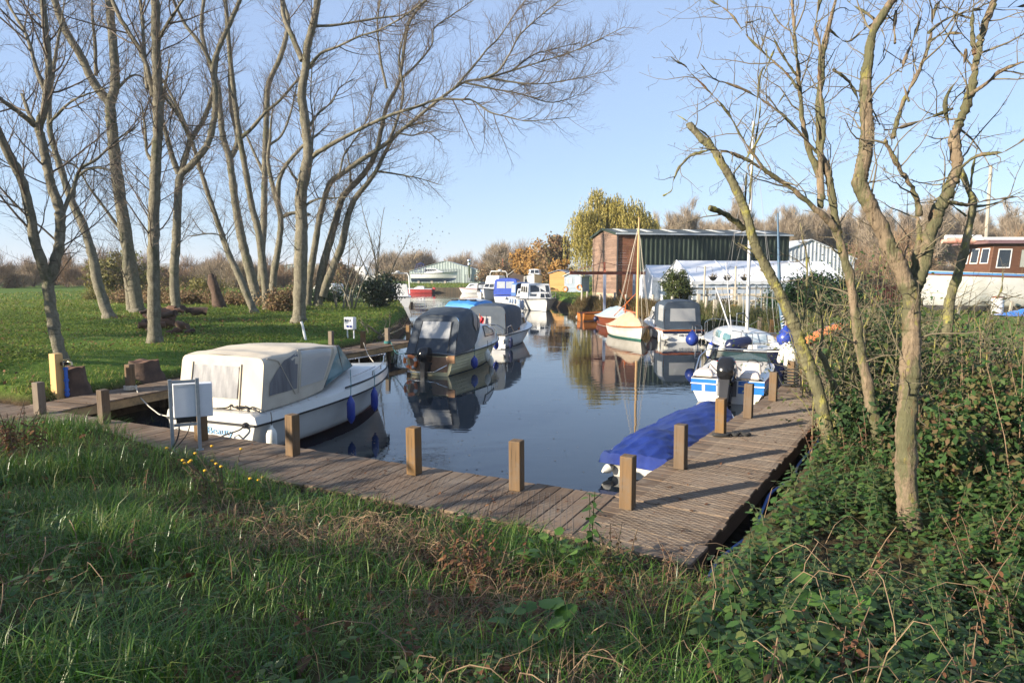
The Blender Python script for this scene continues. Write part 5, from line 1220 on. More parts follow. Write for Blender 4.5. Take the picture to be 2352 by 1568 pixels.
for i in range(NU + 1):
    row = []
    for j in range(NVv + 1):
        u, v = i / NU, j / NVv; p = cv.at(u, v); n = cv.nrm(u, v); x = p.x; s_ = abs(v - .5) * 2
        cr = .030 * (1 - abs(math.sin((x * 1.6 + p.y * 5.2) * 2.2 + 1.3 * mnoise.noise(p * 1.4)))) ** 2 * (.3 + .7 * s_) + .012 * (1 - abs(math.sin((x * 2.1 + p.y * 3.2) * 3 + 2 * mnoise.noise(p * 1.1)))) ** 3 + .012 * math.sin((x * 4 - p.y * 7) + 2 * mnoise.noise(p * 2)) + .014 * mnoise.noise(Vector((x * 3, p.y * 6, 3))) - .012 * abs(mnoise.noise(Vector((x * 5 + p.y * 4, p.y * 9 - x * 3, 9))))
        if x < 1.15: cr += .035 * (1 - x / 1.15) * mnoise.noise(Vector((x * 5, p.y * 7, 1))) + .012 * abs(math.sin(x * 9 + p.y * 11))
        row.append(p + n * (cr if n.z > -.2 else -cr) * (1 if n.z > 0 else .6))
    g.append(row)
mb.grid(g); endr = g[0]; mb.add(endr + [Vector((p.x + .01, p.y, b.fs - .12)) for p in endr], [(k, k + 1, len(endr) + k + 1, len(endr) + k) for k in range(len(endr) - 1)])
b.part('tarpaulin', mb, TARP, smooth=True, ang=80)
fender(b.world((-.1, .50, .13)), 'white', 'small pale fender on the stern corner of the tarpaulin covered dinghy', L=.26, r=.075, rope=0).rotation_euler = (0, R(80), R(40))
mb = MB(); rg = random.Random(9)
p0 = G(1655, 998, .615); squiggle(None, 'black strap trailing across the boards at the post foot', [p0 + Vector((a, c, d)) for a, c, d in ((-.12, .0, .0), (-.1, -.12, .03), (.05, -.13, .02), (.14, -.06, .03), (.22, -.1, .02), (.3, -.03, .04), (.38, -.08, .02), (.46, -.04, .02))], .03, ROPEB, 'strap', 'strap', 5)
# ================================================================== buildings and yard
def corr(mb, a, b, z0, z1, pitch=.3, dep=.035, zt=None, n=None):
    """corrugated sheet wall from a to b (xy), outward normal to the right of a->b; zt optional top-height function of 0..1"""
    a, b = Vector((a[0], a[1], 0)), Vector((b[0], b[1], 0)); d = b - a; L = d.length; d.normalize(); nn = Vector((d.y, -d.x, 0))
    k = int(L / pitch); lo, hi = [], []
    for i in range(k):
        for f, o in ((0, 0), (.55, 0), (.65, dep), (.9, dep)):
            s = (i + f) * L / k; p = a + d * s + nn * o; lo.append(p + Vector((0, 0, z0))); hi.append(p + Vector((0, 0, zt(s / L) if zt else z1)))
    lo.append(b + Vector((0, 0, z0))); hi.append(b + Vector((0, 0, zt(1) if zt else z1)))
    mb.grid([lo, hi]); return mb
def planks(mb, a, b, z0, z1, h=.15, th=.02, zt=None, gap=.012, seglen=0, rg=None):
    """horizontal boarding from a to b, outward to the right of a->b; zt(s) clips the top for gables"""
    a, b = Vector((a[0], a[1], 0)), Vector((b[0], b[1], 0)); d = b - a; L = d.length; d.normalize(); n = Vector((d.y, -d.x, 0)); z = z0
    zmax = max(zt(k / 20) for k in range(21)) if zt else z1
    while z < zmax - .02:
        top = min(z + h - gap, zmax); s0, s1 = 0.0, L
        if zt:
            ok = [k / 100 for k in range(101) if zt(k / 100) >= z + h * .5]
            if not ok: break
            s0, s1 = ok[0] * L, ok[-1] * L
        cuts = [s0]
        if seglen:
            x = s0 + (rg.uniform(.2, 1) * seglen)
            while x < s1 - .3: cuts.append(x); x += seglen * rg.uniform(.6, 1.3)
        cuts.append(s1)
        for c0, c1 in zip(cuts[:-1], cuts[1:]):
            p0, p1 = a + d * c0, a + d * (c1 - .004); mb.hexa([p0 + Vector((0, 0, z)), p1 + Vector((0, 0, z)), p1 + n * -.02 + Vector((0, 0, z)), p0 + n * -.02 + Vector((0, 0, z))][::-1] and
                [p0 + n * th + Vector((0, 0, z)), p1 + n * th + Vector((0, 0, z)), p1 + Vector((0, 0, z)), p0 + Vector((0, 0, z))], [p0 + n * th * .5 + Vector((0, 0, top)), p1 + n * th * .5 + Vector((0, 0, top)), p1 + Vector((0, 0, top)), p0 + Vector((0, 0, top))])
        z += h
    return mb
CEDAR = woodmat("cedar_cladding", (.225, .15, .11), (.165, .108, .08), (1.5, 1.5, 14), .8, island=.22)
CEDARR = woodmat("red_cedar", (.2, .085, .048), (.14, .06, .035), (1.5, 1.5, 14), .75, island=.2)
GREENS = M("green_steel_sheet", (.03, .046, .034), (.024, .037, .028), .6, 2, spec=.2)
ROOFS = M("grey_roof_sheet", (.085, .1, .1), (.065, .078, .08), .7, 1.5, spec=.2)
LIGHTP = M("rooflight_sheet", (.62, .62, .56), (.55, .55, .5), .5, 1)
PALEB = M("pale_steel_sheet", (.36, .42, .4), (.3, .36, .34), .5, 1.5)
WHITEB = M("white_steel_sheet", (.5, .53, .55), (.44, .47, .49), .5, 1.5)
MARQ = M("marquee_pvc", (.8, .8, .81), (.74, .74, .76), .5, .6, .15, 3)
BRICK = M("buff_brick", (.42, .33, .23), (.33, .25, .17), .9, 9, .4, 20)
DARKB = woodmat("black_boarding", (.085, .065, .055), (.055, .042, .036), (1, 1, 12), .85, island=.25)
ORB = woodmat("honey_boarding", (.48, .27, .1), (.4, .21, .075), (1, 1, 9), .7, island=.1)
GREYBD = woodmat("grey_blue_boarding", (.27, .32, .38), (.23, .28, .34), (1, 1, 9), .6, island=.06)
SLATE = M("slate_roof", (.2, .21, .24), (.15, .16, .19), .7, 4, .3, 20)
PALER = M("pale_roof", (.5, .5, .46), (.42, .42, .4), .7, 2)
def unit(ang): return np.array([math.cos(ang), math.sin(ang)])
def P2(o, u, v, s, t): return (o[0] + u[0] * s + v[0] * t, o[1] + u[1] * s + v[1] * t)
# ---- big green boat shed with timber end
o = np.array([8.87, 58.2]); u = unit(R(10)); v = unit(R(100)); Ls, Ws, z0, ze, zr = 15.9, 7.0, .8, 6.7, 7.2
sh = empty('boat_shed', (o[0], o[1], 0), 0, 'large dark green corrugated boat shed with a red timber clad end', 'boat shed')
def loc(mb): return mb
def rel(obj, root):
    me = obj.data; co = np.empty(len(me.vertices) * 3, np.float32); me.vertices.foreach_get('co', co); co = co.reshape(-1, 3) - np.array(root.location, np.float32); me.vertices.foreach_set('co', co.ravel()); me.update(); return obj
rg = random.Random(2)
gab = lambda s: ze + (zr - ze) * (1 - abs(2 * s - 1))
mb = MB(); planks(mb, P2(o, u, v, 0, Ws), o, 1.55, 0, .2, .03, lambda s: gab(s) - .08, .008, 2.2, rg); rel(mb.build('end_cladding', CEDAR, sh), sh)
mb = MB(); a, b_ = P2(o, u, v, -.0, Ws), o; mb.add([(a[0], a[1], z0 - .5), (b_[0], b_[1], z0 - .5), (b_[0], b_[1], 1.54), (a[0], a[1], 1.54)], [(0, 1, 2, 3)]); q = P2(o, u, v, 2.0, 0); mb.add([(o[0], o[1], z0 - .5), (q[0], q[1], z0 - .5), (q[0], q[1], 1.2), (o[0], o[1], 1.2)], [(0, 1, 2, 3)]); rel(mb.build('brick_plinth', BRICK, sh), sh)
mb = MB(); planks(mb, P2(o, u, v, .06, 0), P2(o, u, v, 1.9, 0), 1.2, ze - .1, .2, .03, None, .008, 1.0, rg); rel(mb.build('side_cladding', CEDARR, sh), sh)
mb = MB(); corr(mb, P2(o, u, v, 1.9, 0), P2(o, u, v, Ls, 0), z0 - .4, ze - .05, .42, .06); corr(mb, P2(o, u, v, Ls, 0), P2(o, u, v, Ls, Ws), z0 - .4, 0, .42, .06, lambda s: gab(s) - .05); rel(mb.build('wall', GREENS, sh), sh)
mb = MB(); lm = MB()
for side in (0, 1):
    t0, t1 = (-.25, Ws / 2) if side == 0 else (Ws + .25, Ws / 2)
    n = 22
    for i in range(n):
        s0, s1 = -.2 + (Ls + .4) * i / n, -.2 + (Ls + .4) * (i + 1) / n; A, Bq, C, E = P2(o, u, v, s0, t0), P2(o, u, v, s1, t0), P2(o, u, v, s1, t1), P2(o, u, v, s0, t1); zl = ze - .08
        tgt = mb
        pts = [(*A, zl), (*Bq, zl), (*C, zr), (*E, zr)]; th = .07 if i % 3 else .06
        mb.hexa(pts, [(p[0], p[1], p[2] + th) for p in pts])
        if side == 0 and i % 3 == 1:
            qf = [Vector((p[0], p[1], p[2] + th)) for p in pts]; qslab(lm, qf, .15, .85, .22, .95, .003, .02)
rf = rel(mb.build('roof', ROOFS, sh), sh); rel(lm.build('rooflights', LIGHTP, rf), sh)
mb = MB(); a, b_ = P2(o, u, v, -.2, -.3), P2(o, u, v, Ls + .2, -.3); mb.beam((*a, ze - .1), (*b_, ze - .1), .12, .13); rel(mb.build('gutter', M("pale_gutter", (.4, .44, .46), None, .4), sh), sh)
mb = MB(); mb.tube([(o[0] + .05, o[1] - .1, .8), (o[0] + .05, o[1] - .1, ze - .1)], .06, 8); rel(mb.build('downpipe', BLACKP, sh), sh)
mb = MB()
for t0, t1 in ((Ws + .25, Ws / 2), (-.25, Ws / 2)):
    a, b_ = P2(o, u, v, -.22, t0), P2(o, u, v, -.22, t1); mb.beam((*a, ze - .1), (*b_, zr + .02), .05, .2)
rel(mb.build('barge_board', GREENS, sh), sh)
# ---- marquees
def marquee(label, o, ang, L, W, ze, zr, bays, z0=.9):
    u, v = unit(ang), unit(ang + math.pi / 2); rt = empty('marquee', (o[0], o[1], 0), 0, label, 'marquee')
    mb = MB()
    for t0 in (-.12, W + .12):
        rows = []
        for i in range(bays * 4 + 1):
            s = -.1 + (L + .2) * i / (bays * 4); sag = .06 * math.sin(math.pi * (i % 4) / 4) ; A, C = P2(o, u, v, s, t0), P2(o, u, v, s, W / 2)
            rows.append([Vector((A[0] + (C[0] - A[0]) * k / 6, A[1] + (C[1] - A[1]) * k / 6, ze + (zr - ze) * k / 6 - sag * math.sin(math.pi * k / 6))) for k in range(7)])
        mb.grid(rows)
    roof = rel(mb.build('roof', MARQ, rt, True, ang=60), rt)
    mb = MB()
    for t0 in (-.13, W + .13):
        rows = [[], []]
        for i in range(bays * 16 + 1):
            s = -.1 + (L + .2) * i / (bays * 16); A = P2(o, u, v, s, t0); rows[0].append(Vector((*A, ze))); rows[1].append(Vector((*A, ze - .22 - .06 * abs(math.sin(i * math.pi / 4)))))
        mb.grid(rows)
    rel(mb.build('valance', MARQ, rt), rt)
    mb = MB()
    for t0 in (0, W):
        rows = []
        for i in range(bays * 12 + 1):
            s = L * i / (bays * 12); A = P2(o, u, v, s, t0 + .03 * math.sin(i * 1.9)); rows.append([Vector((*A, z0 - .2)), Vector((*A, 1.6)), Vector((*A, ze))])
        mb.grid(rows)
    for s in (0, L):
        A, Bq, C = P2(o, u, v, s, 0), P2(o, u, v, s, W), P2(o, u, v, s, W / 2); mb.add([(*A, z0 - .2), (*Bq, z0 - .2), (*Bq, ze), (*C, zr - .03), (*A, ze)], [(0, 1, 2, 3, 4)])
    rel(mb.build('wall', M("marquee_wall", (.74, .76, .8), (.66, .68, .73), .45, 1.2), rt), rt)
    for i in range(bays):
        A, Bq = P2(o, u, v, L * (i + .12) / bays, -.045), P2(o, u, v, L * (i + .88) / bays, -.045); q = [Vector((*A, 1.15)), Vector((*Bq, 1.15)), Vector((*Bq, ze - .35)), Vector((*A, ze - .35))]
        mb = MB(); mb.add(q, [(0, 1, 2, 3)]); w = rel(mb.build('window', M("marquee_window", (.6, .66, .74), (.52, .57, .65), .3, .8), rt), rt)
        mb = MB()
        for k in range(1, 5): qslab(mb, q, k / 5 - .006, k / 5 + .006, 0, 1, .002, .006)
        for k in range(1, 4): qslab(mb, q, 0, 1, k / 4 - .012, k / 4 + .012, .002, .006)
        rel(mb.build('glazing_bars', MARQ, w), rt)
        mb = MB(); A, C = P2(o, u, v, L * (i) / bays, -.12), P2(o, u, v, L * i / bays, W / 2); mb.tube([(*A, ze + .03), (*C, zr + .03)], .035, 5); rel(mb.build('roof_seam', MARQ, roof), rt)
marquee('long white marquee with windowed sides behind the ranch fence', np.array([13.2, 50.0]), R(14), 13.0, 5.2, 2.72, 4.25, 4)
marquee('small white marquee with plain gable end left of the evergreen', np.array([11.3, 55.0]), R(13), 4.5, 2.6, 2.95, 3.95, 1)
# ---- simple gabled sheds: o corner nearest, u along gable front, depth v
def gshed(name, label, o, ang, W, Dp, z0, ze, zr, wallm, roofm, boards=0.0, corrp=0.0, cat='shed', over=.2, windows=(), doors=(), ridge_along='v'):
    u, v = unit(ang), unit(ang + math.pi / 2); rt = empty(name, (o[0], o[1], 0), 0, label, cat)
    mb = MB(); rg = random.Random(int(W * 100)); g = lambda s: ze + (zr - ze) * (1 - abs(2 * s - 1))
    c = [o, P2(o, u, v, W, 0), P2(o, u, v, W, Dp), P2(o, u, v, 0, Dp)]
    for i in range(4):
        a, b_ = c[i], c[(i + 1) % 4]; zt = g if i in (0, 2) else None
        if boards: planks(mb, a, b_, z0, ze, boards, .02, (lambda s: g(s) - .03) if zt else None, .01, 0, rg)
        else: corr(mb, a, b_, z0, ze, corrp, .05, zt)
    if boards:      # dark core behind the boards
        k = MB(); A = [P2(o, u, v, .02, .02), P2(o, u, v, W - .02, .02), P2(o, u, v, W - .02, Dp - .02), P2(o, u, v, .02, Dp - .02)]; k.hexa([(*p, z0) for p in A], [(*p, ze - .03) for p in A]); rel(k.build('core', BLACKP, rt), rt)
    rel(mb.build('wall', wallm, rt), rt)
    mb = MB()
    for s0, s1 in ((-over, W / 2), (W + over, W / 2)):
        dz = (zr - ze) * over / (W / 2); A, Bq, C, E = P2(o, u, v, s0, -over), P2(o, u, v, s1, -over), P2(o, u, v, s1, Dp + over), P2(o, u, v, s0, Dp + over); pts = [(*A, ze - dz), (*Bq, zr), (*C, zr), (*E, ze - dz)]; mb.hexa(pts, [(p[0], p[1], p[2] + .09) for p in pts])
    rel(mb.build('roof', roofm, rt), rt)
    for s0, s1, za, zb in windows:
        A, Bq = P2(o, u, v, s0, -.035), P2(o, u, v, s1, -.035); q = [Vector((*A, za)), Vector((*Bq, za)), Vector((*Bq, zb)), Vector((*A, zb))]
        mb = MB(); mb.add(q, [(0, 1, 2, 3)]); w = rel(mb.build('window', DARKGLASS, rt), rt); mb = MB(); qframe(mb, q, -.05, 1.05, -.05, 1.05, .002, .03, .1); qslab(mb, q, 0, 1, .70, .76, .002, .03); rel(mb.build('frame', WHITE2, w), rt)
    for s0, s1, za, zb in doors:
        A, Bq = P2(o, u, v, s0, -.04), P2(o, u, v, s1, -.04); mb = MB(); mb.add([Vector((*A, za)), Vector((*Bq, za)), Vector((*Bq, zb)), Vector((*A, zb))], [(0, 1, 2, 3)]); rel(mb.build('door', GREYH if boards else M("shed_door", (.2, .24, .24), None, .6), rt), rt)
    return rt
gshed('steel_barn', 'pale grey green corrugated steel barn behind the yacht on the far bank', (-26.8, 180), R(0), 18.6, 26, .6, 4.05, 6.7, PALEB, PALEB, 0, .7, doors=((8.2, 13.3, .9, 4.6), (14.4, 16.2, .9, 3.2)))
fl_ = empty('flue_pipe', (-11.2, 179.4, 2.0), 0, 'tall shiny flue pipe with a cowl on the steel barn front', 'flue'); mb = MB(); mb.lathe((0, 0, 0), [(.28, 0), (.28, 3.4), (.36, 3.5), (.36, 3.9), (.3, 4.0), (.3, 4.3)], 12); mb.build('pipe', CHROME, fl_, True); mb = MB(); mb.lathe((0, 0, 4.3), [(.3, 0), (.5, .25), (.5, .6), (.25, .9)], 12); mb.build('cowl', CHROME, fl_, True); mb = MB(); mb.box((-.5, -.3, -.3), (.4, .3, .2)); mb.build('bracket', GALV, fl_)
gshed('timber_cottage', 'dark weatherboarded cottage with a pale roof and one window beyond the creek', (-.55, 128), R(-12), 5.6, 6.5, .6, 3.2, 5.2, DARKB, PALER, .22, windows=((2.9, 4.3, 1.6, 2.75),), cat='cottage')
gshed('steel_shed', 'white corrugated shed with blue grey trim beyond the green boat shed', (27.2, 74), R(8), 10.5, 12, .6, 4.9, 6.9, WHITEB, WHITEB, 0, .45, windows=((5.8, 7.1, 1.7, 2.7),))
gshed('timber_hut', 'honey coloured timber hut with grey roof by the far right bank', (5.1, 93), R(-20), 2.6, 3.2, .5, 3.35, 3.75, ORB, SLATE, .28, cat='hut')
o = np.array([8.75, 85.0]); u, v = unit(R(25)), unit(R(115))
hut = gshed('harbour_hut', 'grey blue boarded hut with white notice and two lifebuoys', (6.7, 87.6), R(-22), 2.25, 3.6, .5, 3.0, 3.55, GREYBD, PALER, .2, cat='hut', windows=((.3, .55, 2.1, 2.75), (.75, 1.0, 2.1, 2.75)))
uu = unit(R(-22)); vv = unit(R(68)); A = (6.7 + uu[0] * 1.45 + .05 * uu[1], 87.6 + uu[1] * 1.45 - .05 * uu[0]); Bq = (6.7 + uu[0] * 2.05 + .05 * uu[1], 87.6 + uu[1] * 2.05 - .05 * uu[0])
mb = MB(); mb.add([Vector((*A, 1.75)), Vector((*Bq, 1.75)), Vector((*Bq, 2.85)), Vector((*A, 2.85))], [(0, 1, 2, 3)]); rel(mb.build('notice_board', TEXT_WHITE, hut), hut)
nrm_ = (uu[1], -uu[0], 0)
lifebuoy((6.7 + uu[0] * .1 + nrm_[0] * .12, 87.6 + uu[1] * .1 + nrm_[1] * .12, 1.35), nrm_, 'orange lifebuoy on the left corner of the grey blue hut', .3, .07, bands=False)
lifebuoy((6.7 + uu[0] * 2.0 + nrm_[0] * .12, 87.6 + uu[1] * 2.0 + nrm_[1] * .12, 1.6), nrm_, 'orange lifebuoy below the white notice on the grey blue hut', .3, .07, bands=False)
gshed('industrial_unit', 'long low pale industrial unit seen between the left trees', (-62, 165), R(4), 24, 14, .6, 4.5, 6.0, M("pale_teal_sheet", (.32, .4, .4), None, .6), PALER, 0, .8, cat='warehouse')
gshed('industrial_unit', 'farther white roofed industrial unit left of the slim twin trees', (-92, 190), R(2), 22, 14, .6, 4.0, 5.6, WHITEB, PALER, 0, .8, cat='warehouse')
# ---- quay wall on the far side of the basin
mb = MB(); mb.box((-26, 118.6, -.6), (1.2, 119.2, .92)); tag(mb.build('quay_wall', M("mossy_sheet_piling", (.1, .075, .045), (.05, .045, .03), .9, (3, 3, .6), .5, 8)), 'dark weedy quay wall along the far side of the basin', 'wall')
# ---- hoist gantry
gt = empty('boat_hoist', (6.9, 51.0, 0), 0, 'rusty red steel gantry beam on blue grey posts before the timber end', 'gantry')
mb = MB(); x0, x1 = Vector((4.35, 51.5, 3.3)), Vector((10.6, 54.5, 3.3))
for dz in (.1, -.1): mb.beam(x0 + Vector((0, 0, dz)), x1 + Vector((0, 0, dz)), .18, .03)
mb.beam(x0, x1, .03, .18); rel(mb.build('beam', RUST, gt), gt)
for a in ((6.85, 50.6), (7.1, 52.6), (9.6, 53.9), (9.95, 54.3)):
    mb = MB(); mb.box((a[0] - .09, a[1] - .09, .3), (a[0] + .09, a[1] + .09, 3.2)); rel(mb.build('post', BLUSTEEL, gt), gt)
mb = MB(); mb.beam((6.85, 50.6, 3.45), (7.1, 52.6, 3.45), .16, .2); mb.beam((6.95, 51.6, 3.4), (6.95, 51.6, 4.1), .12, .12, (1, 0, 0)); rel(mb.build('cross_head', RUST, gt), gt)
mb = MB(); mb.tube([x0 + Vector((.1, 0, .1)), (6.95, 51.6, 4.1), x1 + Vector((-.6, -.3, .15))], .02, 5); rel(mb.build('tie_rod', RUST, gt), gt)
# ---- fences, posts, poles
GREYW = woodmat("silvered_wood", (.42, .38, .31), (.32, .29, .24), (8, 8, 1), .85)
def postline(name, label, pts, h, w, rails, mat, group=None, cat='fence', z=None):
    rt = empty(name, (*pts[0], 0), 0, label, cat, group)
    for p in pts:
        zz = gz1(*p); mb = MB(); mb.box((p[0] - w / 2, p[1] - w / 2, zz - .3), (p[0] + w / 2, p[1] + w / 2, zz + h)); rel(mb.build('post', mat, rt), rt)
    for f in rails:
        mb = MB()
        for a, b_ in zip(pts[:-1], pts[1:]): mb.beam((a[0], a[1] - w / 2 - .02, gz1(*a) + h * f), (b_[0], b_[1] - w / 2 - .02, gz1(*b_) + h * f), .03, .13)
        rel(mb.build('rail', mat, rt), rt)
    return rt
postline('ranch_fence', 'silvered timber ranch fence in front of the long marquee', [(11.6 + 1.75 * k, 47.0 - .25 * k) for k in range(6)], 1.35, .13, (.35, .66, .97), GREYW)
for k, (x, y, h, lb) in enumerate(((12.95, 46.2, 3.0, 'tall pole with hanging baskets just right of the evergreen'), (15.1, 46.2, 3.0, 'tall pole with hanging baskets before the second marquee bay'))):
    rt = empty('basket_pole', (x, y, gz1(x, y) - .2), 0, lb, 'pole'); mb = MB(); mb.tube([(0, 0, 0), (.04 * (1 - 2 * k), 0, h)], .06, 7); mb.build('pole', GREYW, rt, True); mb = MB(); mb.tube([(0, 0, h - .1), (.5, 0, h - .05), (.55, 0, h - .4)], .012, 5); mb.tube([(0, 0, h - .1), (-.5, 0, h - .05), (-.55, 0, h - .4)], .012, 5); mb.build('arm', BLACKP, rt, True)
bp = random.Random(3)
for k, (dx, lb) in enumerate(((13.55, 'black hanging basket nearest the evergreen tree'), (14.5, 'middle hanging basket with drooping brown plants'), (15.68, 'hanging basket with yellow green plants, rightmost of three'))):
    rt = empty('hanging_basket', (dx, 46.2, 3.05), 0, lb, 'hanging basket'); mb = MB(); mb.lathe((0, 0, -.28), [(.06, 0), (.18, .06), (.26, .2), (.27, .26)], 12); mb.build('bowl', BLACKP, rt, True)
    n = 60; v, q = scatter(LEAF[0], LEAF[1], np.random.RandomState(k).normal(0, 1, (n, 3)) * np.array([.16, .16, .08]) + np.array([0, 0, .05]), rotmats(np.random.RandomState(k + 9).normal(0, 1, (n, 3)), np.random.rand(n) * 6, np.full(n, .12))); np_mesh('plant', v, q, leafmat('basket_leaf', [(.08, .09, .03), (.2, .13, .05), (.12, .1, .03)]), rt)
    mb = MB(); mb.tube([(0, 0, .05), (0, 0, .55)], .006, 4); mb.build('chain', BLACKP, rt)
# metal railing
rt = empty('metal_railing', (10.9, 33.0, 0), 0, 'galvanised vertical bar railing behind the sailing boat', 'railing')
for k in range(9):
    x, y = 10.95 + .42 * k, 33.2 + .35 * k; zz = gz1(x, y); mb = MB(); mb.tube([(x, y, zz - .3), (x, y, zz + 1.75)], .03, 6); rel(mb.build('upright', GALV, rt), rt)
for zf in (.35, 1.55):
    mb = MB(); mb.beam((10.95, 33.2, .95 + zf), (10.95 + .42 * 8, 33.2 + .35 * 8, .95 + zf), .04, .05); rel(mb.build('bar', GALV, rt), rt)
# brown close boarded fence
rt = empty('board_fence', (17.5, 44.5, 0), 0, 'dark red brown close boarded fence above the hedge', 'fence'); mb = MB()
for k in range(70):
    x = 16.6 + .19 * k; y = 43.6 + .06 * k; z1 = 1.95 + .55 * min(1, k / 14); mb.box((x, y, .7), (x + .17, y + .03, z1))
rel(mb.build('boards', woodmat("stained_boards", (.14, .055, .04), (.1, .04, .03), (6, 6, 1), .8, island=.25), rt), rt)
mb = MB(); mb.beam((16.6, 43.66, 1.2), (30, 47.9, 1.2), .05, .1); rel(mb.build('rail', VARND, rt), rt)
# short bank stakes along the far right bank
for k in range(11):
    x, y = [(5.4, 56.4), (5.75, 55.6), (6.1, 54.6), (6.5, 53.2), (7.3, 51.0), (7.9, 49.6), (8.6, 48.0), (9.2, 46.4), (9.8, 43.4), (10.15, 40.4), (10.5, 38.2)][k]
    x += .35; zz = gz1(x, y); mb = MB(); h = [1.3, .9, .55, .8, .9, .85, .8, .9, .9, 1.0, 1.0][k]; mb.tube([(0, 0, -.5), (.02, 0, h)], .085, 7); ob = mb.build('bank_stake', GREYW, None, True, loc=(x, y, zz)); tag(ob, 'weathered grey stake along the reedy bank beyond the wooden boats', 'stake', 'grey stakes along the reedy bank')
for k in range(8):
    x, y = [(12.4, 41.2), (13.4, 40.2), (14.6, 39.4), (11.6, 42.5), (15.8, 38.5), (11.0, 37.0), (12.2, 35.8), (11.0, 34.2)][k]
    mb = MB(); mb.box((-.09, -.09, -.4), (.09, .09, 1.15 - .05 * k)); ob = mb.build('jetty_post', GREYW, None, loc=(x, y, gz1(x, y))); tag(ob, 'squared weathered post in the planting behind the navy hooded cruiser', 'post', 'posts in the planting behind the cruiser')
# planters
for k, (x, y, lb) in enumerate(((13.0, 41.8, 'low timber planter with dried plants, left'), (15.4, 41.4, 'low timber planter with dried plants, right'))):
    rt = empty('planter', (x, y, gz1(x, y)), R(10), lb.replace(', left', ' behind the hooded cruiser').replace(', right', ' left of the metal railing'), 'planter'); mb = MB(); mb.box((-.9, -.35, -.2), (.9, .35, .45)); bevel(mb.build('box', NEWPINE if k == 0 else GREYW, rt), .02)
    n = 160; r_ = np.random.RandomState(k + 40); v, q = scatter(LEAF[0], LEAF[1], r_.normal(0, 1, (n, 3)) * np.array([.45, .18, .12]) + np.array([0, 0, .6]), rotmats(r_.normal(0, 1, (n, 3)), r_.rand(n) * 6, np.full(n, .14))); np_mesh('plants', v, q, leafmat('dried_plant', [(.16, .09, .04), (.1, .1, .03), (.22, .12, .06)]), rt)
# telegraph pole and mast poles
def pole(name, label, px, py0, py1, Y, r, mat, cat='pole'):
    a, b_ = D(px, py0, Y), D(px, py1, Y); z0 = gz1(a.x, Y); mb = MB(); mb.tube([(0, 0, -.4), (0, 0, b_.z - z0)], [r, r * .75], 8); o_ = mb.build(name, mat, None, True, loc=(a.x, Y, z0)); return tag(o_, label, cat)
pole('telegraph_pole', 'tall wooden telegraph pole above the houseboat roof', 2264, 560, 380, 62, .17, GREYW)
pole('iron_pole', 'thin dark rusty pole beside the weatherboarded cottage', 1155, 640, 594, 140, .12, RUST)
# ---- houseboat on the hard
b = Boat('houseboat', 'big white houseboat with a blue stripe and varnished wheelhouse, propped up ashore', (36.8, 41.5), R(180), 12.6, 3.8, 1.75, 2.1, z=1.35, draft=.75, tw=.9, full=2.6, rake=.8)
bpy.context.view_layer.update()
b.lev = [(1.0, 1.0, 1.0), (.9, 1.0, .97), (.66, 1.0, .85), (.62, .99, .8), (.3, .96, .6), (.0, .88, .4)]
b.hull(WHITE, M("hull_grey", (.12, .11, .11), None, .7), rail=VARND, railr=.05, deck=M("deck_brown", (.2, .15, .1), None, .8))
for sd in (1, -1):
    lf = b.side(sd, 24); mb = MB(); mb.grid(lf.patch(.0, .98, .03, .16, .012 * sd, 24, 2)); w = b.part('blue_stripe', mb, M("stripe_blue", (.03, .25, .55), None, .4)); mb = MB(); mb.grid(lf.patch(.0, .98, .09, .10, .016 * sd, 24, 1)); b.part('red_line', mb, REDH, w)
HBW = woodmat('wheelhouse_brown', (.13, .062, .035), (.085, .04, .024), (2, 2, 10), .55)
f = b.house(.8, 9.0, 1.65, 1.5, 1.85, 3.65, HBW, fr=.25, rr=.1, tum=.08, bev=.03); hs = f['o']
f['port'] = f['port']
for s_ in ('port', 'star'):
    for u0, u1, mt in ((.08, .25, None), (.30, .36, None), (.42, .58, DARKGLASS), (.66, .80, M("obscured_glass", (.34, .35, .3), None, .3)), (.86, .96, None)):
        u0, u1 = (u0, u1) if s_ == 'star' else (1 - u1, 1 - u0); b.win(f[s_], u0, u1, .2, .82, hs, mt, HBW if mt else WHITE2, .06)
for k in range(3): b.win(f['front'], .06 + .31 * k, .30 + .31 * k, .35, .85, hs, None, WHITE2, .05)
mb = MB(); mb.hexa([(.5, -1.85, 3.62), (9.3, -1.7, 3.62), (9.3, 1.7, 3.62), (.5, 1.85, 3.62)], [(.6, -1.5, 3.85), (9.1, -1.4, 3.85), (9.1, 1.4, 3.85), (.6, 1.5, 3.85)]); b.part('roof', mb, M("roof_maroon", (.16, .09, .085), (.12, .065, .06), .6), bev=.04)
mb = MB(); mb.hexa([(4.2, -1.2, 3.86), (9.2, -1.2, 3.86), (9.2, 1.2, 3.86), (4.2, 1.2, 3.86)], [(5.2, -1.1, 4.02), (9.2, -1.1, 4.02), (9.2, 1.1, 4.02), (5.2, 1.1, 4.02)]); b.part('roof_tarpaulin', mb, WHITE2)
for k in range(4):
    mb = MB(); mb.box((1.5 + 3 * k, -.5, -1.0), (1.9 + 3 * k, .5, -.6)); b.part('keel_block', mb, GREYW)
    mb = MB(); mb.beam((1.7 + 3 * k, 1.5, -.9), (1.7 + 3 * k, 1.75, .3), .12, .12, (1, 0, 0)); b.part('prop', mb, GREYW)
fo = empty('rolled_dinghy', b.world((9.9, .3, 3.3)), 0, 'red and white rolled inflatable lashed on the houseboat front', 'inflatable'); mb = MB(); mb.tube([(-1.2, 0, .5), (-.3, 0, .55), (.6, 0, .52), (1.3, .1, .5)], [.12, .2, .2, .1], 10); mb.build('roll', M("inflatable_red", (.5, .12, .07), (.6, .5, .4), .6, 1.5), fo, True)
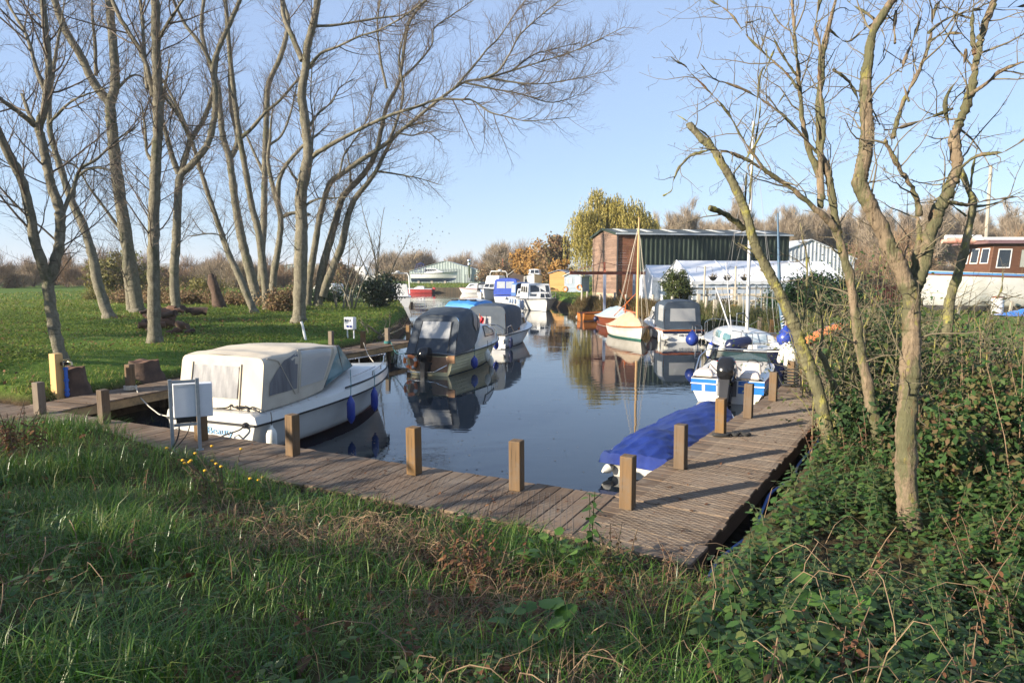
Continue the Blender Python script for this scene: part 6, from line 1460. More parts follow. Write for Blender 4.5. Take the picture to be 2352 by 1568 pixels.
mb = MB(); mb.tube([(-1.0, 0, .75), (1.1, 0, .75)], .14, 10); mb.build('white_roll', WHITE2, fo, True)
rt = empty('oil_drum', (27.3, 38.4, gz1(27.3, 38.4)), 0, 'white dented drum in front of the houseboat keel', 'drum'); mb = MB(); mb.lathe((0, 0, 0), [(.3, 0), (.31, .02), (.30, .3), (.32, .32), (.30, .34), (.30, .6), (.32, .62), (.3, .64), (.31, .95), (.28, .96)], 18); mb.build('barrel', WHITE, rt, True); mb = MB(); mb.lathe((0, 0, .96), [(.3, 0), (.3, .05), (.1, .1)], 14); mb.build('lid', VARND, rt)
mb = MB(); rows = []
for i in range(31):
    row = []
    for j in range(15):
        x, y = (i / 30 - .5) * 5.0, (j / 14 - .5) * 1.8; e = (1 - abs(i / 15 - 1) ** 2.2) * (1 - abs(j / 7 - 1) ** 2); row.append(Vector((x, y, .55 * e * (.75 + .5 * mnoise.noise(Vector((x * 1.3, y, 2)))) + .08 * mnoise.noise(Vector((x * 3, y * 4, 5))) * (e > 0.02))))
    rows.append(row)
mb.grid(rows); tag(mb.build('tarpaulin_heap', M("tarp_bright_blue", (.02, .22, .75), (.015, .17, .6), .35, 3), None, True, loc=(29.2, 37.2, gz1(29.2, 37.2) + .02)), 'bright blue tarpaulin thrown over a low heap by the houseboat', 'tarpaulin')
# orange kayak upside down on the far staging
mb = MB(); rows = []
for i in range(25):
    t = i / 24; w = .42 * math.sin(math.pi * min(1, max(.001, t))) ** .5 * (1 if t < .8 else 1 - (t - .8) * 1.2); h = .34 * math.sin(math.pi * t) ** .4 if 0 < t < 1 else 0
    rows.append([Vector((t * 3.0 - 1.5, w * math.cos(a), max(.0, h * math.sin(a)) + (.04 if abs(math.cos(a)) < .25 else 0))) for a in np.linspace(math.pi, 0, 11)])
kr = empty('canoe', (11.9, 25.4, .92), R(28), 'upturned orange plastic canoe lying on the bank beyond the staging', 'canoe'); kr.rotation_euler = (R(-32), R(-12), R(28)); mb.grid(rows); mb.add([r[0] for r in rows] + [r[-1] for r in rows], [(i, i + 1, 25 + i + 1, 25 + i) for i in range(24)]); mb.build('hull', ORANGE, kr, True, ang=50)
mb = MB(); mb.tube([(-1.1, .12, .36), (1.1, -.05, .4)], .02, 6); mb.build('paddle_shaft', GALV, kr)

# ================================================================== far boats
def cruiser(name, label, pos, head, L, B, fs, fb, house, z=0.0, hullm=WHITE2, boot=ANTIB, fly=None, canopy=None, archm=None, rail=True, stripe=None, group=BOATG, wins=4, fr=.8, stand=False):
    b = Boat(name, label, pos, head, L, B, fs, fb, z=z, draft=.5 if not stand else .7, group=group); bpy.context.view_layer.update()
    if stand: b.lev = LEV[:-1] + [(.16, .8, .28)]
    b.hull(hullm, boot, rail=stripe or RUBBER, railr=.035, deck=WHITE2); x0, x1, hz = house
    f = b.house(x0, x1, b.hw(x0 / L) * .82, b.hw(x1 / L) * .72, b.sheer(x0 / L) - .05, hz, WHITE2, fr=fr, rr=.1, tum=.15, bev=.07, zf=b.sheer(x1 / L) - .05)
    for s_ in ('star', 'port'):
        for k in range(wins): b.win(f[s_], .08 + .8 * k / wins, .08 + .8 * (k + .8) / wins, .45, .82, f['o'])
    b.win(f['front'], .06, .47, .35, .9, f['o']); b.win(f['front'], .53, .94, .35, .9, f['o'])
    if fly:
        fx0, fx1, fz = fly; g = b.house(fx0, fx1, B * .36, B * .3, hz, fz, WHITE2, fr=.5, rr=.0, tum=.08, name='flybridge', bev=.06)
    if canopy:
        cx0, cx1, cz, cm = canopy; w = B * .42; rings = [arch(x, w, fs + .1, w * .97, cz - .3, w * .75, cz - dz, l, .06) for x, dz, l in ((cx0, .06, .1), ((cx0 + cx1) / 2, 0, .05), (cx1, .08, 0))]
        cv = Loft(rings); mb = MB(); cv.fill(mb, 8, 30); c_ = b.part('canopy', mb, cm, smooth=True, ang=55); mb = MB(); endcap(mb, rings[0]); b.part('canopy_rear', mb, cm, c_)
        r0 = rings[0]; q = [r0[-1], r0[0], r0[4], r0[-5]]
        for u0, u1 in ((.1, .48), (.53, .9)):
            p, n = qpatch(q, u0, u1, .42, .9, .02); mb = MB(); mb.add(p, [(0, 1, 2, 3)]); b.part('canopy_window', mb, M("canopy_pane", (.42, .45, .48), (.25, .28, .32), .15, 1), c_)
        for v0, v1 in ((.05, .2), (.8, .95)):
            mb = MB(); mb.grid(cv.patch(.1, .9, v0, v1, .02, 4, 4)); b.part('canopy_window', mb, CLEARPVC, c_)
    if archm:
        ax, az = archm; w = B * .4; mb = MB(); mb.tube([(ax - .4, -w, fs + .3), (ax, -w * .95, az - .3), (ax + .1, -w * .8, az), (ax + .1, w * .8, az), (ax, w * .95, az - .3), (ax - .4, w, fs + .3)], .06, 7); mb.lathe((ax + .1, .2, az + .05), [(.25, 0), (.25, .15), (.1, .2)], 12); b.part('radar_arch', mb, WHITE2, smooth=True)
    if rail: b.rail(.55, 1.0, .55, n=6, inset=.1, r=.018)
    return b
CRF = cruiser('motor_cruiser', 'large white twin windscreen cruiser, bow towards the camera, with three slate fenders', (1.75, 64.9), H(.19, -.98), 6.7, 3.25, 1.0, 1.12, (.9, 4.2, 2.35), fr=.55, wins=3, canopy=None)
f = CRF.house(3.9, 6.0, 1.15, .55, 1.0, 1.62, WHITE2, fr=.35, rr=0, tum=.15, name='fore_cabin', bev=.05)
CRF.win(f['front'], .05, .46, .3, .85, f['o']); CRF.win(f['front'], .54, .95, .3, .85, f['o'])
for s_ in ('star', 'port'): CRF.win(f[s_], .15, .75, .4, .82, f['o'])
for k, t in enumerate((.42, .5, .62)):
    p = CRF.pt(t, 1, -1); fender(CRF.world((p.x, p.y - .14, .52)), 'slate', 'slate blue fender on the sunlit flank of the twin windscreen cruiser', 'slate fenders on the twin windscreen cruiser', L=.85, r=.14, rope=.3)
b = cruiser('motor_cruiser', 'smaller white cruiser with cream curtained windows and blue awning behind the twin windscreen one', (.75, 71.2), H(.31, -.95), 5.6, 2.4, .95, 1.1, (1.9, 4.6, 1.75), stripe=NAVYH, canopy=(.3, 1.9, 2.35, M("awning_blue", (.05, .12, .3), None, .7)), wins=2)
for k, t in enumerate((.1, .28, .46, .64)):
    p = b.pt(t, 1, -1); fender(b.world((p.x, p.y - .12, .5)), 'slate', 'dull fender on the flank of the curtained cruiser', 'dull fenders on the curtained cruiser', L=.55, r=.12, rope=.2)
b = cruiser('motor_cruiser', 'white cruiser with a tall royal blue canopy and wide windows', (-.75, 72.6), H(.16, .98), 7.5, 2.9, 1.0, 1.25, (3.0, 6.2, 2.0), canopy=(.3, 3.0, 2.75, BLUEC))
mb = MB(); qslab(mb, [Vector((-.01, 1.2, .1)), Vector((-.01, -1.2, .1)), Vector((-.01, -1.25, 1.0)), Vector((-.01, 1.25, 1.0))], .02, .98, .84, .98, 0, .03); b.part('blue_band', mb, BLUEC)
mb = MB(); mb.box((.1, -1.25, 1.05), (.14, 1.25, 1.55)); b.part('dodger', mb, BLUEC); mb = MB(); mb.tube([(-.1, 0, .7), (-.15, 0, .75)], .16, 10); b.part('life_ring', mb, WHITE2)
cruiser('motor_cruiser', 'white flybridge cruiser with a radar arch beside the blue canopied boat', (-1.3, 91.0), H(-.25, -.97), 8.5, 3.0, 1.2, 1.5, (2.4, 6.6, 2.1), fly=(2.2, 4.9, 3.0), archm=(1.8, 3.6), wins=3)
b = cruiser('motor_boat', 'small boat with a black frame hood and blue outboard beyond the flybridge cruiser', (-4.3, 99.5), H(.1, .99), 5.2, 2.0, .7, .95, (2.6, 4.2, 1.2), canopy=(.4, 2.2, 1.95, BLACKP), wins=2, rail=False); outboard(b, -.3, 0, .6, 1.1, .2, BLUEH)
cruiser('motor_cruiser', 'low white cabin boat with two windows against the quay wall', (-3.4, 116.6), H(-1, -.02), 5.6, 2.2, .7, .9, (1.0, 4.6, 1.65), wins=2, stripe=REDH, rail=False)
b = cruiser('sailing_yacht', 'small red hulled boat with a white cabin against the quay wall', (-13.6, 116.8), H(-1, .02), 4.6, 1.9, .7, .8, (1.3, 3.3, 1.15), hullm=REDH, boot=ANTIF, wins=2, rail=False, stripe=WHITE2); outboard(b, -.25, 0, .55, .9, 0, REDH)
YH = 'boats standing ashore'
b = cruiser('motor_yacht', 'white motor yacht with blue bottom and folded navy hood, ashore by the steel barn', (-24.3, 166), H(1, -.03), 11.2, 3.4, 1.25, 1.9, (3.2, 8.0, 2.6), z=2.05, hullm=M('yacht_white', (.8, .8, .79), None, .4), boot=ANTIB, wins=5, fr=2.2, group=YH, stand=True)
b.lev = LEV
mb = MB(); rings = [arch(x, 1.4, 1.7, 1.35, zt - .4, 1.0, zt, l, .08) for x, zt, l in ((.9, 3.6, .6), (2.2, 3.9, .2), (3.4, 3.5, -.3))]
mb = MB()
for r_ in rings: mb.tube(r_, .06, 6)
mb.tube([rings[0][0], rings[2][0]], .05, 6); b.part('hood_frame', mb, M("hood_navy", (.03, .04, .16), None, .7)); mb = MB(); Loft(rings).fill(mb, 4, 20); top = MB(); top.grid(Loft(rings).patch(0, 1, .26, .74, 0, 6, 10)); b.part('hood', top, M("hood_navy_cloth", (.03, .04, .16), None, .7))
for k in range(3): mb = MB(); mb.box((1.5 + 3.2 * k, -.6, -1.0), (2.0 + 3.2 * k, .6, -.45)); b.part('keel_block', mb, GREYW)
b = cruiser('speedboat', 'white speedboat with a blue bottom standing on trestles beyond the cruiser', (3.35, 100), H(-.05, -1), 6.2, 2.5, 1.15, 1.5, (1.6, 4.4, 2.15), z=1.75, group=YH, wins=2, fr=.9, rail=False, stand=True)
mb = MB(); mb.box((1, -.6, -1.3), (1.5, .6, -.4)); mb.box((3.6, -.6, -1.3), (4.1, .6, -.4)); b.part('trestle', mb, GREYW)
cruiser('motor_cruiser', 'white cruiser with a stern ladder moored behind the ivy covered bush', (-10.85, 66.4), H(-.2, .98), 7.5, 2.4, 1.0, 1.2, (2.4, 5.6, 2.2), archm=(1.2, 3.3), wins=3)
cruiser('motor_cruiser', 'white cruiser half hidden by the thin saplings on the left basin', (-16.2, 70.5), H(-.9, .4), 7.0, 2.6, 1.0, 1.2, (2.0, 5.4, 2.2), wins=3)
cruiser('motor_yacht', 'white yacht ashore seen through the sapling branches, nearer the barn', (-29.5, 150), H(-1, .1), 9.5, 3.1, 1.5, 1.9, (2.2, 7.0, 2.7), z=1.5, group=YH, fly=(2.5, 5.2, 3.4), wins=4, stand=True)
cruiser('motor_yacht', 'white yacht ashore seen through the sapling branches, nearer the trees', (-35.5, 146), H(-1, -.1), 9.0, 3.0, 1.4, 1.8, (2.2, 6.6, 2.5), z=1.4, group=YH, wins=4, stand=True)
# two parked vans far off across the meadow
for k, (px, lb) in enumerate(((50, 'white van far across the meadow, nearer the picture edge'), (92, 'white van far across the meadow, nearer the slim twin tree'))):
    p = G(px, 643, .95); rt = empty('parked_van', (p.x, p.y, .95), R(8 + 10 * k), lb, 'van'); mb = MB(); mb.hexa([(-2.4, -1, .4), (2.4, -1, .4), (2.4, 1, .4), (-2.4, 1, .4)], [(-2.3, -.9, 2.2), (1.2, -.9, 2.2), (1.2, .9, 2.2), (-2.3, .9, 2.2)]); bevel(mb.build('body', WHITE2, rt), .1, 2)
    for x in (-1.5, 1.5):
        for y in (-1, 1): mb = MB(); mb.lathe((x, y, .38), [(.38, -.12), (.38, .12)], 14, (0, 1, 0)); mb.build('wheel', RUBBER, rt)
    mb = MB(); mb.box((-.2, -1.0, 1.35), (1.0, -.97, 1.9)); mb.build('side_window', DARKGLASS, rt)
# ================================================================== vegetation
NP = np.random.RandomState(5)
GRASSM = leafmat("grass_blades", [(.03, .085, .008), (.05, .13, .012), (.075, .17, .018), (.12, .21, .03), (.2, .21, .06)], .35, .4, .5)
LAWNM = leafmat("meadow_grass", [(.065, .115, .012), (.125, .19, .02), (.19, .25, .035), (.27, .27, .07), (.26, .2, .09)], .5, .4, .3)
DRYM = leafmat("dry_grass", [(.2, .13, .07), (.3, .2, .11), (.12, .075, .045), (.36, .26, .15)], .7, .15, .2)
NETM = leafmat("nettle_leaves", [(.03, .075, .016), (.045, .105, .024), (.065, .135, .032), (.095, .155, .04), (.14, .17, .055)], .5, .35, .35)
DEADM = leafmat("withered_leaves", [(.1, .045, .025), (.17, .075, .035), (.06, .035, .025), (.22, .11, .05)], .8, .15, .2)
STEMM = M("dry_stem", (.24, .16, .09), (.15, .1, .06), .85, 8)
GSTEM = M("green_stem", (.07, .1, .03), (.09, .07, .035), .7, 8)
def blades(name, p, h, w, lean, mat, parent=None):
    n = len(p); az = NP.rand(n) * 6.2832; d = np.stack([np.cos(az), np.sin(az), np.zeros(n)], 1); tw = az + NP.uniform(.9, 2.2, n); s = np.stack([np.cos(tw), np.sin(tw), np.zeros(n)], 1)
    up = np.array([0, 0, 1.])
    mid = p + d * (h * lean * .28)[:, None] + up * (h * (1 - .12 * lean) * .58)[:, None]; tip = p + d * (h * lean * .85)[:, None] + up * (h * (1 - .38 * lean))[:, None]
    w = w[:, None]; v = np.stack([p - s * w / 2, p + s * w / 2, mid + s * w * .42, mid - s * w * .42, tip + s * w * .06, tip - s * w * .06], 1).reshape(-1, 3)
    b = (np.arange(n) * 6)[:, None]; q = np.concatenate([b + np.array([[0, 1, 2, 3]]), b + np.array([[3, 2, 4, 5]])], 0)
    return np_mesh(name, v, q, mat, parent)
def bank_ok(x, y):
    s, t = run_local(x, y, 'front'); sr, tr = run_local(x, y, 'right'); sl, tl = run_local(x, y, 'left')
    on = ((s > -.3) & (t > -.2) & (t < 1.37)) | ((sr > -.02) & (sr < 18) & (tr > -.2) & (tr < 1.62)) | ((sl > -.2) & (tl > -.2) & (tl < 1.2))
    return (~on) & (poly_sd(x, y, WPOLY) > .15)
def sample(n, x0, x1, y0, y1, ypow=1.0):
    y = y0 + (y1 - y0) * NP.rand(n) ** ypow; x = x0 + (x1 - x0) * NP.rand(n); return x, y
# bare litter patches on the near bank
BARE = [(-1.5, 5.9, .95, .5), (-.2, 4.3, .6, .55), (.9, 4.9, 1.0, .55), (.2, 3.2, .5, .3), (-2.7, 6.6, .5, .3), (1.9, 4.1, .7, .5), (-.4, 5.4, .5, .3)]
def bare(x, y): return np.max([np.exp(-(((x - a) / c) ** 2 + ((y - b) / d) ** 2)) for a, b, c, d in BARE], axis=0)
n = 330000; x, y = sample(n, -15, 7, 1.2, 14, 1.35); s, t = run_local(x, y, 'front')
keep = bank_ok(x, y) & (t > 1.3) & (np.abs(x) < 1.05 * y + 2.2); cl = .5 + .5 * nz(x, y, 2.3, 1.0); cl2 = .5 + .5 * nz(x, y, .8, 4.0)
keep &= NP.rand(n) < (.25 + .75 * cl) * (1 - .93 * bare(x, y)) * np.where(x > 1.3 + .1 * y, .35, 1)
x, y, cl, cl2 = x[keep], y[keep], cl[keep], cl2[keep]; z = gz(x, y); h = (.10 + .30 * NP.rand(len(x)) ** 1.3) * (.55 + .55 * cl + .25 * cl2)
h *= np.where(nz(x, y, 1.5, 6.0) > .35, 1.35, .92); h *= np.where((run_local(x, y, 'front')[1] < 1.9) & (x > -5), .6, 1)
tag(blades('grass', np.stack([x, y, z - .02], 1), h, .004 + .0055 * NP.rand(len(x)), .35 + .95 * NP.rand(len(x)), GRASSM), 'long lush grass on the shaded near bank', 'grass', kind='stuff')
# dry stalks and old grass in the bare patches
n = 52000; x, y = sample(n, -8, 5, 2.0, 9.5); keep = bank_ok(x, y) & (run_local(x, y, 'front')[1] > 1.4) & (NP.rand(n) < .04 + .9 * bare(x, y)); x, y = x[keep], y[keep]
tag(blades('dry_grass', np.stack([x, y, gz(x, y) - .01], 1), .10 + .28 * NP.rand(len(x)) ** 1.5, .003 + .004 * NP.rand(len(x)), .9 + .75 * NP.rand(len(x)), DRYM), 'flattened dry straw and dead grass on the near bank', 'dry grass', kind='stuff')
# meadow on the left bank
n = 210000; x, y = sample(n, -60, -2.5, 13, 62, 1.7); keep = bank_ok(x, y) & (poly_sd(x, y, WPOLY) > .3) & (x > -.95 * y - 2) & ((run_local(x, y, 'left')[1] > 1.15) | (y > 27.5)); x, y = x[keep], y[keep]; d = np.hypot(x, y)
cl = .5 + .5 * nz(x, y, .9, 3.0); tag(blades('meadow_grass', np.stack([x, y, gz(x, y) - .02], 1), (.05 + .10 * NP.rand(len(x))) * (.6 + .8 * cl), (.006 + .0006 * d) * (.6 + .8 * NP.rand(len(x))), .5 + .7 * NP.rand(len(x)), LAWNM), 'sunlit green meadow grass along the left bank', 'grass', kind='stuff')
n = 60000; x, y = sample(n, -62, 42, 40, 190, 1.6); keep = (poly_sd(x, y, WPOLY) > .5) & (np.abs(x) < .8 * y + 3) & ~((x > 8) & (x < 30) & (y > 48) & (y < 70)); x, y = x[keep], y[keep]; d = np.hypot(x, y)
tag(blades('rough_grass', np.stack([x, y, gz(x, y) - .03], 1), .10 + .2 * NP.rand(len(x)), .02 + .0009 * d, .6 + .6 * NP.rand(len(x)), LAWNM), 'rough pale grass on the far banks', 'grass', kind='stuff')
# low leafy weeds spread over the meadow
def leafspread(name, label, x, y, hmax, size, mat, cat, kind='stuff', jit=.5):
    n = len(x); z = gz(x, y); nrm = np.stack([NP.normal(0, jit, n), NP.normal(0, jit, n), np.ones(n)], 1); p = np.stack([x, y, z + hmax * NP.rand(n)], 1)
    v, q = scatter(LEAF[0], LEAF[1], p, rotmats(nrm, NP.rand(n) * 6.28, size)); return tag(np_mesh(name, v, q, mat), label, cat, kind=kind)
n = 150000; x, y = sample(n, -32, -2.5, 13.5, 44, 1.5); m = nz(x, y, .55, 2.0) + .5 * nz(x, y, 1.9, 5.0); keep = bank_ok(x, y) & (m > -.05) & (x > -.95 * y - 1) & ((run_local(x, y, 'left')[1] > 1.3) | (y > 27.5)); x, y, m = x[keep], y[keep], m[keep]
leafspread('ground_cover_weeds', 'low leafy weeds spread under the left bank trees', x, y, np.clip(.10 + .22 * m, .05, .34), .05 + .05 * NP.rand(len(x)), leafmat("weed_leaves", [(.045, .085, .01), (.08, .14, .018), (.13, .19, .028), (.2, .23, .05)], .5, .35, .3), 'weeds')
# fallen leaves
x, y = sample(9000, -28, -2.5, 14, 36); keep = bank_ok(x, y) & ((run_local(x, y, 'left')[1] > 1.2) | (y > 27.5)) & (nz(x, y, .7, 9.0) > .0); x, y = x[keep], y[keep]
leafspread('meadow_leaf_litter', 'brown leaves lying in the meadow grass', x, y, .16, .05 + .07 * NP.rand(len(x)), DEADM, 'leaves')
x, y = sample(16000, -8, 5, 1.6, 9.5); keep = bank_ok(x, y) & (NP.rand(16000) < .06 + .9 * bare(x, y)) & (run_local(x, y, 'front')[1] > 1.35); x, y = x[keep], y[keep]; n = len(x)
v, q = scatter(LEAF2[0], LEAF2[1], np.stack([x, y, gz(x, y) + .02 + .05 * NP.rand(n)], 1), rotmats(np.stack([NP.normal(0, .55, n), NP.normal(0, .55, n), np.ones(n)], 1), NP.rand(n) * 6.28, .05 + .09 * NP.rand(n) ** 1.5))
tag(np_mesh('leaf_litter', v, q, DEADM), 'brown fallen leaves lying in the near bank grass', 'leaves', kind='stuff')
dl = []
for run, k in (('front', 330), ('right', 420), ('left', 160)):
    o, a, nn, Ln, W = RUNS[run]; s = NP.rand(k) * Ln * (.75 if run != 'left' else 1); t = .05 + (W - .1) * NP.rand(k); dl.append(np.stack([o[0] + a[0] * s + nn[0] * t, o[1] + a[1] * s + nn[1] * t, np.full(k, .612)], 1))
dl = np.concatenate(dl); n = len(dl); v, q = scatter(LEAF2[0], LEAF2[1], dl, rotmats(np.stack([NP.normal(0, .25, n), NP.normal(0, .25, n), np.ones(n)], 1), NP.rand(n) * 6.28, .015 + .05 * NP.rand(n) ** 2.2)); tag(np_mesh('deck_litter', v, q, DEADM), 'small dark leaves and crumbs scattered on the walkway boards', 'leaves', kind='stuff')

# ---- nettles: plants with paired toothed leaves
def toothed(nseg=6):
    V_, Q = [], []
    for i in range(nseg + 1):
        t = i / nseg; w = .30 * math.sin(math.pi * min(1, .12 + t * .88)) ** .8 * (1.0 if i % 2 else .80) if i < nseg else .0
        zc = -.16 * t * t; V_ += [(t, -w, zc + .10 * w), (t, 0, zc), (t, w, zc + .10 * w)]
    for i in range(nseg):
        a = i * 3; Q += [(a, a + 3, a + 4, a + 1), (a + 1, a + 4, a + 5, a + 2)]
    return V_, Q
NL = toothed()
def nettle_plant(seed, h, pairs, lsize, droop=.5, lean=.12):
    """returns (leaf verts, quads, stem verts, faces) for one stalk"""
    r = np.random.RandomState(seed); mats, locs = [], []; lx, ly = r.normal(0, lean, 2)
    pts = [Vector((lx * (k / 6) ** 2 * h, ly * (k / 6) ** 2 * h, h * k / 6)) for k in range(7)]
    for k in range(pairs):
        t = .18 + .82 * (k + .5) / pairs; z = h * t; base = np.array([lx * t * t * h, ly * t * t * h, z]); a0 = k * 1.57 + r.normal(0, .25); sz = lsize * (1.05 - .55 * max(0, t - .55) / .45) * r.uniform(.75, 1.2) * (.55 if t < .35 else 1)
        for sd in (0, math.pi):
            a = a0 + sd; dz = -droop * r.uniform(.3, 1.3) + .45 * (t > .9); d = np.array([math.cos(a), math.sin(a), dz]); d /= np.linalg.norm(d); up = np.array([0, 0, 1.]) + r.normal(0, .15, 3); s = np.cross(up, d); s /= np.linalg.norm(s); nn = np.cross(d, s)
            mats.append(np.stack([d, s, nn], 1) * sz); locs.append(base + d * .015)
    v, q = scatter(NL[0], NL[1], np.array(locs), np.array(mats)); m = MB(); m.tube(pts, [.004 + .003 * (1 - k / 6) for k in range(7)], 3, caps=False)
    return v, q, np.array(m.v), np.array(m.f)
def nettle_mass(name, label, x, y, hlo, hhi, lsize, mat, smat, pairs=7, cat='nettles', kind='stuff', var=9, zoff=0.0, hmod=None):
    protos = [nettle_plant(100 + k, 1.0, pairs, lsize, .55, .14) for k in range(var)]; n = len(x); z = gz(x, y) - .03 + zoff; VV, QQ, SV, SF = [], [], [], []; bo = so = 0
    hs = hlo + (hhi - hlo) * NP.rand(n); hs = hs * (hmod(x, y) if hmod else 1); az = NP.rand(n) * 6.28; kk = NP.randint(0, var, n)
    for i in range(n):
        v, q, sv, sf = protos[kk[i]]; c, s = math.cos(az[i]), math.sin(az[i]); Rm = np.array([[c, -s, 0], [s, c, 0], [0, 0, 1.]]); sc = np.array([hs[i] * .55 + .45, hs[i] * .55 + .45, hs[i]])
        VV.append((v * sc) @ Rm.T + [x[i], y[i], z[i]]); QQ.append(q + bo); bo += len(v); SV.append((sv * sc) @ Rm.T + [x[i], y[i], z[i]]); SF.append(sf + so); so += len(sv)
    root = np_mesh(name, np.concatenate(VV), np.concatenate(QQ), mat); tag(root, label, cat, kind=kind); np_mesh('stems', np.concatenate(SV), np.concatenate(SF), smat, root); return root
n = 9500; x, y = sample(n, .6, 10.5, 2.0, 14.5, 1.25); sr, tr = run_local(x, y, 'right'); s, t = run_local(x, y, 'front')
keep = bank_ok(x, y) & (x < .85 * y + 1.6) & (((tr > 1.78) & (sr > -.4)) | ((sr <= -.4) & (x > 1.35 + .28 * (y - 4.0) + .25 * nz(x, y, 2.0)))) & (NP.rand(n) < np.maximum(.5, .65 + .45 * nz(x, y, 1.1, 7.0))); x, y = x[keep], y[keep]
nettle_mass('nettle_bed', 'dense bed of dark green nettles right of the walkway', x, y, .16, .52, .15, NETM, GSTEM, hmod=lambda a, b: 1 - .4 * np.exp(-((a - 3.3) ** 2 / .9 + (b - 5.6) ** 2 / 1.2)) + .35 * sstep(4.5, 6.5, a))
n = 900; x, y = sample(n, -4.5, 2.6, 2.6, 7.4); keep = bank_ok(x, y) & (run_local(x, y, 'front')[1] > 1.55) & (NP.rand(n) < .02 + .55 * bare(x, y)); x, y = x[keep], y[keep]
nettle_mass('withered_growth', 'withered brown growth tangled in the middle of the near bank', x, y, .12, .42, .07, DEADM, STEMM, 8, 'dead weeds')
n = 700; x, y = sample(n, -6, 2.0, 2.2, 7.6); keep = bank_ok(x, y) & (run_local(x, y, 'front')[1] > 1.5) & (nz(x, y, 1.6, 3.3) > .1); x, y = x[keep], y[keep]
nettle_mass('nettle_seedlings', 'low young nettles scattered through the near bank grass', x, y, .1, .26, .16, NETM, GSTEM, 4)
n = 700; x, y = sample(n, .8, 9, 2.2, 13); sr, tr = run_local(x, y, 'right'); keep = bank_ok(x, y) & (x < .85 * y + 1.5) & (tr > 1.7) & (nz(x, y, 1.3, 1.5) > .05); x, y = x[keep], y[keep]
nettle_mass('withered_weeds', 'withered brown weed stalks among the nettles', x, y, .35, .8, .07, DEADM, STEMM, 9, 'dead weeds')
# burdock like broad leaves
def broadleaf(label, x, y, n, size, h, seed):
    r = np.random.RandomState(seed); z = gz1(x, y); a = r.rand(n) * 6.28; rr = .25 * np.sqrt(r.rand(n)); p = np.stack([x + rr * np.cos(a), y + rr * np.sin(a), z + h * (.4 + .6 * r.rand(n))], 1); d = np.stack([np.cos(a), np.sin(a), -.3 + .3 * r.rand(n)], 1); nn = np.stack([-.35 * np.cos(a), -.35 * np.sin(a), np.ones(n)], 1) + r.normal(0, .2, (n, 3)); d -= nn * (np.sum(d * nn, 1) / np.sum(nn * nn, 1))[:, None]; d /= np.linalg.norm(d, axis=1, keepdims=True); nn /= np.linalg.norm(nn, axis=1, keepdims=True); s = np.cross(nn, d)
    tl = [(a_, b_ * 1.5, c_) for a_, b_, c_ in NL[0]]; v, q = scatter(tl, NL[1], p, np.stack([d, s, nn], 2) * (size * (.6 + .6 * r.rand(n)))[:, None, None])
    rt = empty('broadleaf_weed', (x, y, z), 0, label, 'plant'); v = v - np.array([x, y, z]); np_mesh('leaves', v, q, leafmat("broad_leaf", [(.05, .12, .02), (.09, .18, .03), (.13, .22, .045)], .5, .35), rt)
    m = MB()
    for i in range(n): m.tube([(0, 0, 0), tuple((p[i] - [x, y, z]) * .6 + [0, 0, .02]), tuple(p[i] - [x, y, z])], .003, 3, False)
    m.build('stalks', GSTEM, rt); return rt
g_ = GG(1245, 1490); broadleaf('bright broad leaved weed low in the middle foreground grass', g_.x, g_.y, 14, .13, .22, 1)
g_ = GG(1270, 1310); broadleaf('feathery green weed clump by the walkway corner', g_.x, g_.y, 26, .10, .25, 2)
g_ = GG(1900, 1480); broadleaf('dark dock leaves amid the nettles at lower right', g_.x, g_.y, 16, .2, .35, 3)
# single tall plants
def tall_nettle(label, px, py, h, stems, ls, seed, mat, smat, pairs=7, name='nettle_plant', flowers=None):
    g_ = GG(px, py); rt = empty(name, g_, 0, label, 'plant'); VV, QQ, b0 = [], [], 0; m = MB(); r = random.Random(seed); F = []
    for k in range(stems):
        v, q, sv, sf = nettle_plant(seed * 7 + k, h * r.uniform(.6, 1), pairs, ls, .5, .3); off = np.array([r.uniform(-.05, .05) * stems ** .5, r.uniform(-.05, .05) * stems ** .5, -.03]); VV.append(v + off); QQ.append(q + b0); b0 += len(v); m.add(sv + off, [tuple(int(i) for i in f) for f in sf])
        if flowers and r.random() < flowers: top = (sv + off)[-1]; F.append(tuple(top))
    np_mesh('leaves', np.concatenate(VV), np.concatenate(QQ), mat, rt); m.build('stems', smat, rt)
    fm = M("yellow_flower", (.75, .42, .02), (.65, .33, .02), .6, 20) if F else None
    for t_ in F: f_ = MB(); f_.lathe(t_, [(.004, -.012), (.016, -.006), (.02, .004), (.012, .012), (.002, .014)], 8); f_.build('flower', fm, rt, True)
    return rt
tall_nettle('tall nettle standing in front of the inner corner post', 1352, 1290, .98, 2, .10, 3, NETM, GSTEM, 9)
tall_nettle('pale little nettle against the walkway planks, alone', 1207, 1215, .24, 2, .065, 4, leafmat("pale_nettle", [(.12, .19, .05), (.16, .22, .07)], .5, .3), GSTEM, 6)
tall_nettle('withered rust brown weed standing by the walkway edge', 1075, 1325, .62, 9, .05, 5, DEADM, STEMM, 12, 'withered_weed')
tall_nettle('dark half dead weed beside the tall nettle', 1420, 1320, .5, 7, .055, 6, leafmat("half_dead", [(.05, .05, .02), (.1, .06, .035), (.05, .08, .03)], .6, .2), STEMM, 9, 'withered_weed')
tall_nettle('straggling yellow flowered weed in front of the cabinet frame', 500, 1140, .62, 14, .045, 7, leafmat("ragwort_leaf", [(.05, .075, .025), (.08, .07, .03), (.1, .06, .04)], .6, .25), STEMM, 10, 'yellow_flowered_weed', .75)
tall_nettle('second yellow flowered weed reaching over the boards', 610, 1140, .38, 5, .045, 8, leafmat("ragwort_leaf_green", [(.05, .09, .025), (.08, .11, .03)], .6, .25), STEMM, 8, 'yellow_flowered_weed', .6)
